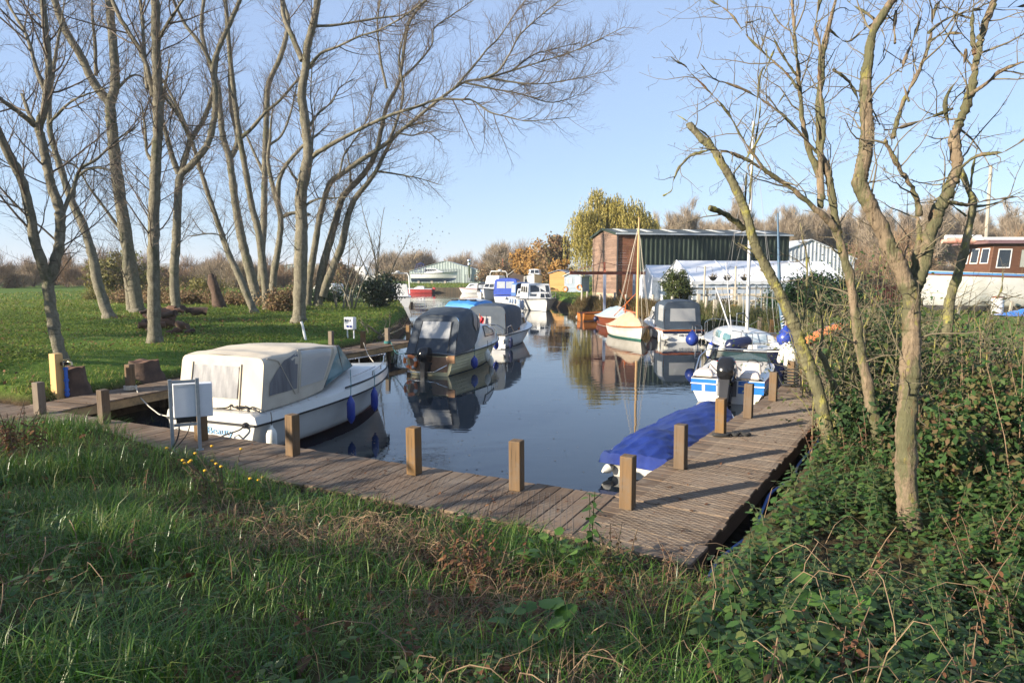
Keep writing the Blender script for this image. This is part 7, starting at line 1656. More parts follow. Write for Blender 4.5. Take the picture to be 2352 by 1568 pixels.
tall_nettle('withered dark weed clump at the far left end of the near bank', 60, 1060, .8, 16, .06, 9, DEADM, STEMM, 11, 'withered_weed')
tall_nettle('small withered stalks on the walkway edge in mid bank', 880, 1180, .28, 5, .03, 10, DEADM, STEMM, 7, 'withered_weed')
# bent bramble and dead stems
r = random.Random(8)
def arcs(name, label, n, box, lo, hi, rad, mat, cat, up=(.05, .3), kind='stuff'):
    mb = MB()
    for k in range(n):
        x, y = r.uniform(box[0], box[1]), r.uniform(box[2], box[3]); a = r.uniform(0, 6.28); L = r.uniform(lo, hi); z = gz1(x, y); h = r.uniform(*up); pts = []
        for i in range(7):
            f = i / 6; xx, yy = x + math.cos(a) * L * f + .04 * r.uniform(-1, 1), y + math.sin(a) * L * f + .04 * r.uniform(-1, 1); pts.append((xx, yy, gz1(xx, yy) + .02 + h * math.sin(math.pi * f ** .8) * (1 if f < 1 else 0) + (1 - f) * .0))
        if not bool(bank_ok(np.array([pts[-1][0]]), np.array([pts[-1][1]]))[0]) or not bool(bank_ok(np.array([x]), np.array([y]))[0]): continue
        mb.tube(pts, [rad * (1 - .1 * i) for i in range(7)], 4, False)
    return tag(mb.build(name, mat, None, True), label, cat, kind=kind)
arcs('dead_stems', 'bent pale dead stems lying over the near bank', 120, (-4, 3.2, 2.6, 7.2), .3, .9, .0035, STEMM, 'stems')
arcs('straw', 'pale broken straw heaped left of centre on the bank', 260, (-2.4, -.6, 5.4, 6.7), .15, .5, .0028, M("straw", (.36, .25, .14), (.26, .17, .09), .8, 8), 'straw', (.02, .22))
arcs('bramble_stems', 'arching bramble stems at the lower right corner', 45, (1.2, 4.2, 2.6, 5.4), .5, 1.2, .004, STEMM, 'brambles', (.2, .7))
mb = MB()
for k in range(130):
    x = r.uniform(4.6, 10.5); y = r.uniform(5.6, 12.5)
    if x > .85 * y + 1.5 or x < .62 * y + .2: continue
    z = gz1(x, y); h = r.uniform(.7, 1.9); lx, ly = r.uniform(-.35, .35), r.uniform(-.25, .25); mb.tube([(x, y, z - .05), (x + lx * .4, y + ly * .4, z + h * .5), (x + lx, y + ly, z + h)], [.006, .005, .003], 4, False)
tag(mb.build('dry_canes', STEMM, None, True), 'upright dry pale canes behind the nettles at right', 'canes', kind='stuff')

# ---- bushes and crowns
def crownpts(n, rx, ry, rz, clumps, cs, seed, shell=.55, floor=None):
    r = np.random.RandomState(seed); d = r.normal(0, 1, (clumps, 3)); d /= np.linalg.norm(d, axis=1, keepdims=True); rad = (shell + (1 - shell) * r.rand(clumps)) * r.uniform(.72, 1.08, clumps); c = d * rad[:, None] * np.array([rx, ry, rz])
    k = r.randint(0, clumps, n); p = c[k] + r.normal(0, 1, (n, 3)) * cs * np.array([1, 1, .75]) * (.6 + .8 * r.rand(clumps))[k][:, None]; nr = p / np.array([rx, ry, rz]) ** 2; nr /= np.linalg.norm(nr, axis=1, keepdims=True) + 1e-9
    return p, nr * .8 + r.normal(0, .6, (n, 3)), r
def leafbush(name, label, cat, loc, rx, ry, rz, n, size, mat, seed, clumps=40, cs=.25, trunk=True, group=None, zc=None, tmat=None, shell=.45):
    rt = empty(name, loc, 0, label, cat, group); zc = rz * .95 if zc is None else zc; p, nn, r = crownpts(n, rx, ry, rz, clumps, cs, seed, shell); p[:, 2] += zc; ok = p[:, 2] > .02; p, nn = p[ok], nn[ok]
    v, q = scatter(LEAF[0], LEAF[1], p, rotmats(nn, r.rand(len(p)) * 6.28, size * (.6 + .8 * r.rand(len(p))))); np_mesh('crown', v, q, mat, rt)
    if trunk:
        m = MB(); rg = random.Random(seed)
        for k in range(7):
            a = rg.uniform(0, 6.28); rr = rg.uniform(.2, .7); m.tube([(rx * .06 * math.cos(a), ry * .06 * math.sin(a), -.2), (rx * rr * .4 * math.cos(a), ry * rr * .4 * math.sin(a), zc * .6), (rx * rr * math.cos(a), ry * rr * math.sin(a), zc + rz * .45)], [max(.03, rx * .03), max(.02, rx * .02), .012], 5, False)
        m.build('trunk', tmat or BARK_M, rt, True)
    return rt
def twigbush(name, label, cat, loc, rx, rz, n, mat, seed, w=.03, ln=.9, group=None, trunk_h=None, leaves=None):
    """bare crown: many fine upward-spreading twig slivers on branching limbs"""
    rt = empty(name, loc, 0, label, cat, group); r = np.random.RandomState(seed); p, nn, _ = crownpts(n, rx, rx, rz, 46, .22 * rx / 1.5, seed, .35); zc = rz + (trunk_h or .1); d = p / np.array([rx, rx, rz]) * np.array([.8, .8, .5]) + np.array([0, 0, .75]) + r.normal(0, .35, (n, 3)); d /= np.linalg.norm(d, axis=1, keepdims=True); p[:, 2] += zc; ok = p[:, 2] > .05; p, d = p[ok], d[ok]; m_ = len(p)
    L = ln * (.5 + r.rand(m_)); s = np.cross(d, r.normal(0, 1, (m_, 3))); s /= np.linalg.norm(s, axis=1, keepdims=True); wv = (w * (.5 + r.rand(m_)))[:, None]; a, b_ = p - d * L[:, None] / 2, p + d * L[:, None] / 2
    v = np.stack([a - s * wv / 2, a + s * wv / 2, b_ + s * wv * .12, b_ - s * wv * .12], 1).reshape(-1, 3); np_mesh('crown', v, np.arange(m_ * 4).reshape(-1, 4), mat, rt); m = MB(); rg = random.Random(seed)
    for k in range(9):
        a = rg.uniform(0, 6.28); rr = rg.uniform(.25, .8); h0 = trunk_h or .0
        m.tube([(0, 0, -.3), (.02 * rx, 0, h0 * .8 + .1), (rx * rr * .45 * math.cos(a), rx * rr * .45 * math.sin(a), h0 + rz * .7), (rx * rr * math.cos(a), rx * rr * math.sin(a), h0 + rz * 1.55)], [rx * .05 + .02, rx * .04 + .015, rx * .02 + .01, .012], 5, False)
    m.build('trunk', TWIG_L, rt, True)
    if leaves:
        k = leaves[0]; idx = r.randint(0, m_, k); v, q = scatter(LEAF[0], LEAF[1], p[idx] + r.normal(0, .1, (k, 3)), rotmats(r.normal(0, 1, (k, 3)), r.rand(k) * 6.28, np.full(k, leaves[1]) * (.6 + .8 * r.rand(k)))); np_mesh('leaves', v, q, leaves[2], rt)
    return rt
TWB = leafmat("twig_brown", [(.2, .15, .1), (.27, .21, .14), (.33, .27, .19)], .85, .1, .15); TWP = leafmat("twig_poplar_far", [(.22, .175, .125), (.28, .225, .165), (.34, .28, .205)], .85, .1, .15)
TWR = leafmat("twig_russet", [(.22, .14, .085), (.29, .2, .12), (.18, .12, .075)], .85, .1, .15)
OLV = leafmat("olive_leaf", [(.09, .09, .02), (.15, .14, .03), (.22, .18, .045)], .6, .3); ORL = leafmat("autumn_leaf", [(.24, .12, .03), (.34, .18, .04), (.42, .24, .06), (.2, .13, .04)], .6, .3); RUS = leafmat("russet_leaf", [(.16, .095, .05), (.22, .13, .065), (.12, .11, .04), (.27, .17, .09)], .7, .25)
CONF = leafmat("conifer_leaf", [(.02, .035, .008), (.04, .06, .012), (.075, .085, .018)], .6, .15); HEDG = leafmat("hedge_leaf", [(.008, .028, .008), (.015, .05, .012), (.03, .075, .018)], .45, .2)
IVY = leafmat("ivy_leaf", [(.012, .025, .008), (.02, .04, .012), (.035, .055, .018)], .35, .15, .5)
# evergreen by the marquee, hedge, ivy clump
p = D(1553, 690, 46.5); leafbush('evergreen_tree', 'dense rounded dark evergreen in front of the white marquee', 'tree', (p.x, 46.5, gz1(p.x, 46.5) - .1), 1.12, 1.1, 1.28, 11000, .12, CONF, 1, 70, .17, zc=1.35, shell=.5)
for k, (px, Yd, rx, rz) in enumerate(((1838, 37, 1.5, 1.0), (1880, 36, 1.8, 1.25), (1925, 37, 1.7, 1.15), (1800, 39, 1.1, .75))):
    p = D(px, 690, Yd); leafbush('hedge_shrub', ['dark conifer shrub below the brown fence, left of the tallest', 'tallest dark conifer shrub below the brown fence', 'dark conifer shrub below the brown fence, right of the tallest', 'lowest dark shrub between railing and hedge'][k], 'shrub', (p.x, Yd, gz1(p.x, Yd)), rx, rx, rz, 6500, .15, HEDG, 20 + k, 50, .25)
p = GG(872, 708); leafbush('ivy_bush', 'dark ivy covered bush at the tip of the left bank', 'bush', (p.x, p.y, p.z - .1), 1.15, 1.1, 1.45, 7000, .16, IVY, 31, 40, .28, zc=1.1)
# reeds on the far right bank
n = 9000; t = NP.rand(n); x = np.interp(t, [0, .3, .6, 1], [4.9, 6.2, 7.9, 9.3]) + NP.normal(.15, .28, n); y = np.interp(t, [0, .3, .6, 1], [57.2, 54.2, 49.5, 45.5]) + NP.normal(0, .5, n); ok = poly_sd(x, y, WPOLY) > -.25; x, y = x[ok], y[ok]
tag(blades('reeds', np.stack([x, y, np.maximum(gz(x, y), .0)], 1), .4 + .5 * NP.rand(len(x)), .02 + .02 * NP.rand(len(x)), .4 + .6 * NP.rand(len(x)), leafmat("reed_blades", [(.2, .13, .06), (.13, .09, .045), (.09, .1, .03), (.26, .17, .09)], .7, .2)), 'brown dying reeds along the far right bank', 'reeds', kind='stuff')
n = 9000; x = NP.uniform(9.6, 13.0, n); y = NP.uniform(27.5, 40, n); ok = (poly_sd(x, y, WPOLY) > -.2) & (poly_sd(x, y, WPOLY) < 1.6); x, y = x[ok], y[ok]
tag(blades('rushes', np.stack([x, y, np.maximum(gz(x, y), .0)], 1), .5 + .6 * NP.rand(len(x)), .016 + .016 * NP.rand(len(x)), .4 + .7 * NP.rand(len(x)), leafmat("rush_blades", [(.07, .09, .035), (.12, .14, .05), (.2, .16, .08)], .6, .25)), 'green rushes on the bank behind the sailing boat', 'rushes', kind='stuff')
# planting behind the cruiser
leafspread('flower_border', 'russet planting on the bank behind the hooded cruiser', *(lambda a, b: (a[(poly_sd(a, b, WPOLY) > .6)], b[(poly_sd(a, b, WPOLY) > .6)]))(NP.uniform(9.5, 17, 5200), NP.uniform(36, 46.5, 5200)), .45, .13, RUS, 'border')
# willow
p = D(1392, 680, 88); wl = empty('willow_tree', (p.x, 88, .7), 0, 'large weeping willow with yellow green drooping strands behind the boat shed', 'tree'); rw = np.random.RandomState(4); strands = []
m = MB(); rg = random.Random(4); tops = []
for k in range(17):
    a = rg.uniform(0, 6.28); rr = rg.uniform(.8, 5.8); zt = 12.6 - .13 * rr * rr + rg.uniform(-2.2, .5); e = (rr * math.cos(a) * 1.0, rr * math.sin(a) * .8, zt); tops.append(e); m.tube([(0, 0, -.5), (.1, 0, 2.4), (e[0] * .4, e[1] * .4, 6.2), (e[0] * .8, e[1] * .8, zt * .88), e], [.5, .42, .25, .12, .05], 7, False)
m.build('trunk', BARK_L, wl, True); P_, D_ = [], []
for k in range(2500):
    e = tops[rw.randint(0, 17)]; dx_, dy_ = rw.normal(0, .95), rw.normal(0, .9); x0, y0, z0 = e[0] + dx_, e[1] + dy_, e[2] + rw.normal(.1, .45) - .38 * (dx_ * dx_ + dy_ * dy_); R0 = math.hypot(x0 / 6.2, y0 / 5.2)
    ln = rw.uniform(1.5, 5.5) * (1.25 if R0 > .55 else .8); ln = min(ln, z0 - rw.uniform(.8, 3.0)); out = rw.uniform(.3, 1.0)
    if ln < .6: continue
    for i in range(int(ln / .28)):
        f = i * .28; P_.append((x0 + x0 * .10 * out * (1 - math.exp(-f)) + rw.normal(0, .06), y0 + y0 * .1 * out * (1 - math.exp(-f)) + rw.normal(0, .06), z0 + .35 * math.sin(min(f, 1.5)) - f)); D_.append((rw.normal(0, 1), rw.normal(0, 1), .15))
v, q = scatter([(-.5, 0, -.1), (0, -.16, .0), (.5, 0, -.0), (0, .16, .0)], [(0, 1, 2, 3)], np.array(P_), rotmats(np.array(D_), np.where(rw.rand(len(P_)) < .85, rw.normal(math.pi / 2, .35, len(P_)), rw.rand(len(P_)) * 6), .27 + .2 * rw.rand(len(P_))))
np_mesh('crown', v, q, leafmat("willow_leaf", [(.22, .19, .04), (.31, .26, .06), (.4, .32, .08), (.16, .16, .035)], .55, .35), wl)
# autumn trees right of the cottage
AG = 'autumn trees beyond the far huts'
for k, (px, Yd, rx, rz, n, mt, lb) in enumerate(((1205, 128, 2.6, 3.6, 3800, ORL, 'pale orange birch behind the weatherboarded cottage, left of the group'), (1243, 122, 3.4, 3.5, 6500, ORL, 'brightest orange tree behind the white speedboat'), (1272, 112, 3.0, 4.6, 4200, RUS, 'taller thin russet tree between orange tree and willow'), (1285, 104, 2.0, 2.6, 2600, ORL, 'low orange shrub against the willow foot'), (1165, 140, 3.2, 2.6, 2600, RUS, 'low russet scrub left of the weatherboarded cottage'), (1120, 170, 3.2, 3.0, 2000, RUS, 'brown scrub between steel barn and cottage'))):
    p = D(px, 640, Yd); leafbush('autumn_tree', lb, 'tree', (p.x, Yd, .7), rx, rx, rz, n, .5, mt, 60 + k, 44, rx * .17, zc=rz * .95 + (1.0 if k < 3 else 0), group=AG, tmat=TWIG_L)
twigbush('bare_tree', 'tall bare spreading tree between the steel barn and the cottage', 'tree', (D(1140, 640, 150).x, 150, .7), 3.6, 4.0, 1500, TWP, 71, .07, 1.6, trunk_h=2.4)
# poplar wood on the right and far scrub: a few trees, copied
PG = 'bare poplars in the wood behind the sheds'
pops = [twigbush('poplar_tree', None, 'tree', (0, 300, 0), 2.3, 6.6 + k * .5, 3800, TWP, 80 + k, .065, 2.2, PG, 3.0) for k in range(3)]
used = [False] * 3; r = random.Random(12)
for k in range(78):
    px = 1470 + 1150 * (k / 77) + r.uniform(-12, 12); Yd = r.uniform(128, 170); i = k % 3; x = (px - 1176) / 1568 * Yd; sc = r.uniform(.78, 1.08) * (.95 if px < 1600 else 1.05)
    lb = 'tall bare brownish poplar in the wood behind the sheds'
    if not used[i]: o_ = pops[i]; used[i] = True; o_.location = (x, Yd, .5); o_.rotation_euler[2] = r.uniform(0, 6); o_.scale = (sc,) * 3; tag(o_, lb, 'tree', PG)
    else: dup(pops[i], (x, Yd, .5), r.uniform(0, 6), (sc, sc, sc * r.uniform(.9, 1.1)), lb, PG)
SG = 'brown scrub along the far field edge'
scr = [twigbush('scrub_bush', None, 'bush', (0, 300, 0), 2.8, 2.6, 2600, TWB, 90, .045, 1.2, SG), leafbush('scrub_bush', None, 'bush', (0, 300, 0), 2.6, 2.6, 2.0, 2200, .42, RUS, 91, 30, .5, group=SG), twigbush('scrub_bush', None, 'bush', (0, 300, 0), 3.2, 3.4, 2800, TWR, 92, .045, 1.2, SG)]
used = [False] * 3
for k in range(96):
    if k < 60: px, Yd, sc = -160 + 980 * k / 59 + r.uniform(-12, 12), r.uniform(110, 170), r.uniform(.6, 1.15)
    elif k < 82: px, Yd, sc = 900 + 330 * (k - 60) / 21 + r.uniform(-10, 10), r.uniform(215, 260), r.uniform(1.2, 2.3)
    else: px, Yd, sc = 1850 + 700 * (k - 82) / 13, r.uniform(95, 120), r.uniform(.9, 1.4)
    i = (0, 2, 1, 0, 2)[k % 5]; x = (px - 1176) / 1568 * Yd; lb = 'brown scrub bush along the far field edge'
    if not used[i]: used[i] = True; o_ = scr[i]; o_.location = (x, Yd, .6); o_.scale = (sc,) * 3; tag(o_, lb, 'bush', SG)
    else: dup(scr[i], (x, Yd, .6), r.uniform(0, 6), sc, lb, SG)
p = D(275, 640, 78); leafbush('olive_tree_bush', 'big olive yellow bush on the meadow behind the thick V forked tree', 'bush', (p.x, 78, .8), 3.4, 3.2, 2.6, 5200, .36, OLV, 41, 44, .55)
for k, (px, Yd, rx, rz, mt, lb) in enumerate(((300, 52, 1.7, .85, RUS, 'russet bramble mound left of the straight grey trunk'), (365, 50, 1.9, 1.0, RUS, 'russet bramble mound behind the straight grey trunk'), (430, 48, 1.6, 1.05, RUS, 'russet bramble mound right of the goblet tree'), (462, 58, 1.9, 2.1, OLV, 'olive green bush behind the pollard stump'), (530, 47, 1.5, .95, RUS, 'dark bramble mound behind the clump of trees'), (645, 40, .8, 1.0, RUS, 'small twiggy brown bush left of the dark straight trunk'), (760, 52, 1.6, 1.1, HEDG, 'dark green bramble mound behind the saplings'), (225, 60, 1.2, .7, OLV, 'low pale green bush at the meadow edge'), (590, 52, 1.8, 1.2, RUS, 'bramble mound behind the gnarled tree'), (700, 55, 1.7, 1.3, RUS, 'bramble mound behind the dark straight trunk'))):
    p = D(px, 680, Yd); leafbush('bramble_bush', lb, 'bush', (p.x, Yd, gz1(p.x, Yd) - .1), rx * 1.35, rx, rz * .85, 3600, .15, mt, 110 + k, 26, .34, zc=rz * .5, shell=.2)
# saplings near the ivy bush
def sapling(label, px, py, stems, h, spread, seed, leaves=0):
    g_ = GG(px, py); rg = random.Random(seed); st = []
    for k in range(stems):
        a = rg.uniform(0, 6.28); s_ = rg.uniform(.2, 1) * spread; P = [g_ + Vector((rg.uniform(-.3, .3), rg.uniform(-.3, .3), -.1))]; hh = h * rg.uniform(.55, 1)
        for i in range(1, 7): f = i / 6; P.append(P[0] + Vector((s_ * math.cos(a) * f ** 1.4 + rg.uniform(-.06, .06), s_ * math.sin(a) * f ** 1.4 * .6 + rg.uniform(-.06, .06), hh * f)))
        st.append((Path(catmull(P, 2), list(np.linspace(.06, .012, 13))), 1))
    rt = bare_tree(label, st, [(.3, .5, 1.6, .008, .016, 25, 50, .08, .12, 5, .3), (.25, .2, .6, .005, .008, 25, 50, .05, .2, 3, .2), (.2, .1, .3, .004, .005, 30, 50, .0, .2, 1, .3)], BARK_L, TWIG_L, seed, 'saplings on the bank tip', 'sapling', 6)
    if leaves:
        r_ = np.random.RandomState(seed); c = np.array([spread * .7, 0, h * .55]); pp = r_.normal(0, 1, (leaves, 3)) * np.array([.9, .6, 1.0]) + c; v, q = scatter(LEAF[0], LEAF[1], pp, rotmats(r_.normal(0, 1, (leaves, 3)), r_.rand(leaves) * 6, .08 + .05 * r_.rand(leaves))); np_mesh('leaves', v, q, RUS, rt)
    return rt
sapling('loose cluster of thin pale sapling stems by the ivy bush', 800, 712, 7, 5.6, 2.0, 3); sapling('spreading sapling rising out of the ivy bush with last dark leaves', 870, 706, 6, 7.4, 3.0, 4, 160); sapling('small forked whitish sapling between saplings and forked tree', 762, 708, 2, 2.6, .7, 5); sapling('thin twiggy shoots at the foot of the pollard stump', 500, 690, 4, 2.8, 1.2, 6); sapling('brown twiggy shoots right of the pollard stump', 465, 684, 5, 2.4, 1.5, 7)
# thicket between the dead elders
def thicket(label, x, y, n, h, rad, seed, leaves, lm, bark=BARK_M):
    rg = random.Random(seed); st = []; z = gz1(x, y)
    for k in range(n):
        a = rg.uniform(0, 6.28); rr = rad * rg.random() ** .5; P = [Vector((x + rr * math.cos(a), y + rr * math.sin(a), z - .1))]; hh = h * rg.uniform(.5, 1.1); lx, ly = rg.uniform(-.5, .5), rg.uniform(-.4, .4)
        for i in range(1, 6): f = i / 5; P.append(P[0] + Vector((lx * f * f + rg.uniform(-.05, .05), ly * f * f + rg.uniform(-.05, .05), hh * f)))
        st.append((Path(P, [.017 - .0022 * i for i in range(6)]), 1))
    rt = bare_tree(label, st, [(.2, .25, .8, .004, .008, 35, 75, .05, .3, 4, .15), (.15, .08, .3, .003, .005, 30, 70, .0, .3, 2, .2)], bark, TWIG_R, seed, 'elder thickets by the right walkway', 'thicket', 5)
    if leaves:
        r_ = np.random.RandomState(seed); k = leaves; pp = np.stack([r_.normal(0, rad * .8, k), r_.normal(0, rad * .8, k), h * r_.beta(1.3, 1.8, k)], 1); v, q = scatter(LEAF2[0], LEAF2[1], pp, rotmats(np.stack([r_.normal(0, .6, k), r_.normal(0, .6, k), np.ones(k)], 1), r_.rand(k) * 6.28, .05 + .06 * r_.rand(k))); np_mesh('leaves', v, q, lm, rt)
    return rt
for k, (px, Yd, n, h, rad, lv, lb) in enumerate(((1985, 10.6, 24, 2.3, .7, 420, 'mossy elder thicket between lichened and grey trunks'), (2040, 9.6, 24, 2.1, .6, 420, 'elder thicket between grey trunk and pale bare trunk'), (2170, 10.5, 26, 1.9, .9, 900, 'leafy thicket right of the pale bare trunk'), (2290, 11.5, 22, 1.4, 1.0, 1300, 'low bramble thicket at the right edge'), (1960, 14.5, 24, 2.8, 1.0, 700, 'far thicket behind the grey trunk'), (2060, 16.5, 28, 3.4, 1.2, 1600, 'tall leafy thicket hiding the white shed foot'), (2240, 12.5, 44, 1.9, 1.3, 500, 'brown bramble thicket before the houseboat'), (2390, 9.5, 20, 1.8, .9, 900, 'thicket just beyond the right picture edge'), (1925, 11.5, 10, 1.5, .4, 200, 'sparse stems behind the lichened trunk'))):
    x = (px - 1176) / 1568 * Yd; thicket(lb, x, Yd, n, h, rad, 200 + k, lv, NETM if k in (2, 3, 5, 7) else (RUS if k == 6 else leafmat("elder_leaf", [(.06, .08, .02), (.1, .11, .03), (.14, .13, .05)], .5, .3)))
# leafy brambles filling the right bank
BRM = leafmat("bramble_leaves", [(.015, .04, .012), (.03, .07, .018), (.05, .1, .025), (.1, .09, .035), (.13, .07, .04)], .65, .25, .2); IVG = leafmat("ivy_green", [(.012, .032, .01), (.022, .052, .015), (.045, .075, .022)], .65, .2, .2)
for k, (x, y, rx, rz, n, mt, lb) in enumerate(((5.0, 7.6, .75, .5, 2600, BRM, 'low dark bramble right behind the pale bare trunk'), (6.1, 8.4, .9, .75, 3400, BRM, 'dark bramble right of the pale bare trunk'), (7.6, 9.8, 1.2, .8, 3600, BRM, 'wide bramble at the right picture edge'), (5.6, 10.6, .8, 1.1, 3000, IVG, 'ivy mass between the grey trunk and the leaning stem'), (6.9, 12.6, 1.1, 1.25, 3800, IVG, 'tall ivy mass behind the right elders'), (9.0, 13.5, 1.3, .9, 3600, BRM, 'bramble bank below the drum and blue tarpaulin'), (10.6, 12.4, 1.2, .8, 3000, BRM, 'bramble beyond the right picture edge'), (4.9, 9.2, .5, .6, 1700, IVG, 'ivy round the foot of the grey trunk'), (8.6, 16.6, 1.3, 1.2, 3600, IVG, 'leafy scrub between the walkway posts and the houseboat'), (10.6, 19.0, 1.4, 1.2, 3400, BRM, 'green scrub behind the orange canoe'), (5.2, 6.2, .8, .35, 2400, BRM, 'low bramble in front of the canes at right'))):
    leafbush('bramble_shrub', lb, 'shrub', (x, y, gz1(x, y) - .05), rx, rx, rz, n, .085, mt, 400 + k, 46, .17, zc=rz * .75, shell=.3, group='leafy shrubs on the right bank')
# trees behind the photographer's left shoulder, whose shade falls over the near bank
SH = leafmat("holly_leaf", [(.02, .05, .012), (.04, .08, .02), (.06, .1, .03)], .4, .2)
for k, (q_, s_, rx, rz, n) in enumerate(((-6.0, 9.5, 2.4, 2.0, 4000), (-2.5, 9.0, 2.4, 1.95, 2900), (1.0, 9.5, 2.2, 1.85, 2100), (4.0, 9.0, 2.2, 1.75, 1400), (7.0, 9.5, 2.0, 1.6, 700), (9.4, 9.5, 1.6, 1.4, 300))):
    x, y = q_ * -.463 + s_ * -.886, q_ * .886 + s_ * -.463; leafbush('holly_tree', 'leafy evergreen tree outside the view behind the photographer', 'tree', (x, y, 1.0), rx, rx, rz, n, .3, SH, 300 + k, 60, .45, zc=rz + .2, group='trees behind the photographer')
for k, (x, y, rx, n) in enumerate(((-19.5, 13.8, 1.7, 1500), (-25, 17.5, 2.2, 1900), (-31, 22.5, 2.4, 2000))):
    leafbush('alder_tree', 'leafy alder left of the view shading the meadow', 'tree', (x, y, gz1(x, y)), rx, rx, 1.7, n, .32, SH, 350 + k, 46, .5, zc=4.6 + .6 * k, group='alders left of the view')
hl = MB(); rows = []
for i in range(61):
    x = -1500 + 50 * i; rows.append([Vector((x, 1150, -5)), Vector((x, 1200, 17 + 9 * mnoise.noise(Vector((x * .0022, 3, 0))) + 4 * mnoise.noise(Vector((x * .011, 7, 0))) + 2 * mnoise.noise(Vector((x * .05, 1, 0))))), Vector((x, 1500, 10))])
hl.grid(rows); tag(hl.build('hills', M("wooded_hill", (.10, .12, .11), (.14, .14, .12), .95, .02), None, True), kind='structure')
# ================================================================== props on the banks
# log heap, stumps, pollard
CUT = woodmat("rotten_wood", (.17, .095, .06), (.08, .045, .03), (3, 3, 8), .9); BROWNB = M("torn_bark", (.10, .062, .042), (.05, .031, .022), .95, 5, .8, 12)
def stump(label, px, py, r0, h, seed, name='tree_stump'):
    g_ = GG(px, py); rt = empty(name, g_, 0, label, 'tree stump'); rg = random.Random(seed); n = 22; prof = [1 + .22 * mnoise.noise(Vector((math.cos(2 * math.pi * k / n) * 1.6, math.sin(2 * math.pi * k / n) * 1.6, seed))) for k in range(n)]; rows = []
    for z, s in ((-.2, 1.45), (.02, 1.28), (h * .35, 1.08), (h * .8, 1.0), (h, .97)): rows.append([Vector((r0 * s * prof[k] * math.cos(2 * math.pi * k / n), r0 * s * prof[k] * math.sin(2 * math.pi * k / n), z + (.03 * math.sin(k) if z == h else 0))) for k in range(n)])
    mb = MB(); mb.grid(rows, True); mb.build('bark', BROWNB, rt, True, ang=70); mb = MB(); mb.add([p + Vector((0, 0, .004)) for p in rows[-1]] + [Vector((0, 0, h + .02))], [(k, (k + 1) % n, n) for k in range(n)]); mb.build('cut_face', CUT, rt); return rt
stump('dark sawn tree stump behind the blue standpipe', 165, 893, .27, .46, 1); stump('broad sawn tree stump just beyond the roped post', 331, 878, .33, .36, 2)
g_ = GG(500, 705); pr = empty('pollard_stump', g_, 0, 'tall broken pollard stump leaning left among the bank trees', 'tree stump'); mb = MB(); mb.tube([(.15, 0, -.3), (.1, 0, 0), (-.05, 0, .9), (-.25, 0, 1.6), (-.38, .05, 2.1)], [.55, .42, .3, .3, .14], 12); mb.tube([(-.2, 0, 1.5), (-.1, .1, 2.0)], [.2, .1], 8); o_ = mb.build('trunk', BROWNB, pr, True, ang=70)
for v in o_.data.vertices: v.co += Vector((mnoise.noise(v.co * 4), mnoise.noise(v.co * 4 + Vector((5, 0, 0))), 0)) * .09
lg = random.Random(6); g0 = GG(400, 760)
for k in range(24):
    px = lg.uniform(332, 465); p = GG(px, lg.uniform(748, 775)); L = lg.uniform(.3, .8); r_ = lg.uniform(.06, .17); a = lg.uniform(-.7, .7); e = lg.uniform(-.35, .5); d = Vector((math.cos(a) * math.cos(e), math.sin(a) * math.cos(e), math.sin(e))); c = p + Vector((0, 0, .12 + .28 * (k % 3)))
    mb = MB(); pts = [c - d * L / 2 + d * L * i / 5 + Vector((lg.uniform(-.03, .03), 0, lg.uniform(-.03, .03))) for i in range(6)]; mb.tube([q - c for q in pts], [r_ * lg.uniform(.6, 1.2) for _ in pts], 7)
    ob = mb.build('split_log', CUT if k % 2 else BROWNB, None, True, loc=c, ang=60); tag(ob, 'rough broken log in the red brown heap under the bank trees', 'log', 'broken logs heaped under the bank trees')
# cut branches by the pedestal
sapling('heap of dead cut branches on the grass beside the white pedestal', 865, 775, 6, .8, 1.6, 21)
g_ = GG(703, 780); mb = MB(); mb.tube([(0, 0, -.1), (-.12, 0, .55), (-.16, 0, .66)], [.05, .045, .05], 8); tag(mb.build('capped_pipe', PLWHITE, None, True, loc=g_), 'leaning capped pale pipe behind the cream canopy', 'pipe')
# water standpipe
p = G(134, 911, .6); a = al; rt = empty('standpipe_post', (p.x, p.y, .6), al, 'tall new pine post carrying the water tap on the left walkway', 'post'); mb = MB(); mb.box((-.09, -.09, -.1), (.09, .09, .93)); bevel(mb.build('post', NEWPINE, rt), .01)
sp_ = empty('standpipe', (p.x + .18, p.y + .02, .6), al, 'blue water standpipe with a brass tap strapped beside the pine post', 'standpipe'); mb = MB(); mb.tube([(0, 0, 0), (0, 0, .64)], .035, 10)
for z in (.03, .12, .33, .58): mb.tube([(0, 0, z), (0, 0, z + .05)], .05, 10)
mb.build('pipe', M("pipe_blue", (.02, .12, .5), (.015, .1, .42), .4), sp_, True); mb = MB(); mb.tube([(0, 0, .64), (0, 0, .72), (.0, -.02, .76), (.03, -.14, .74), (.03, -.16, .68)], .022, 8); mb.tube([(-.06, -.04, .8), (.06, -.04, .8)], .012, 6); mb.build('tap', M("brass", (.5, .42, .25), None, .3, metal=1), sp_, True); mb = MB(); mb.box((-.07, -.05, .68), (.05, .05, .75)); mb.build('bracket', BLACKP, sp_)
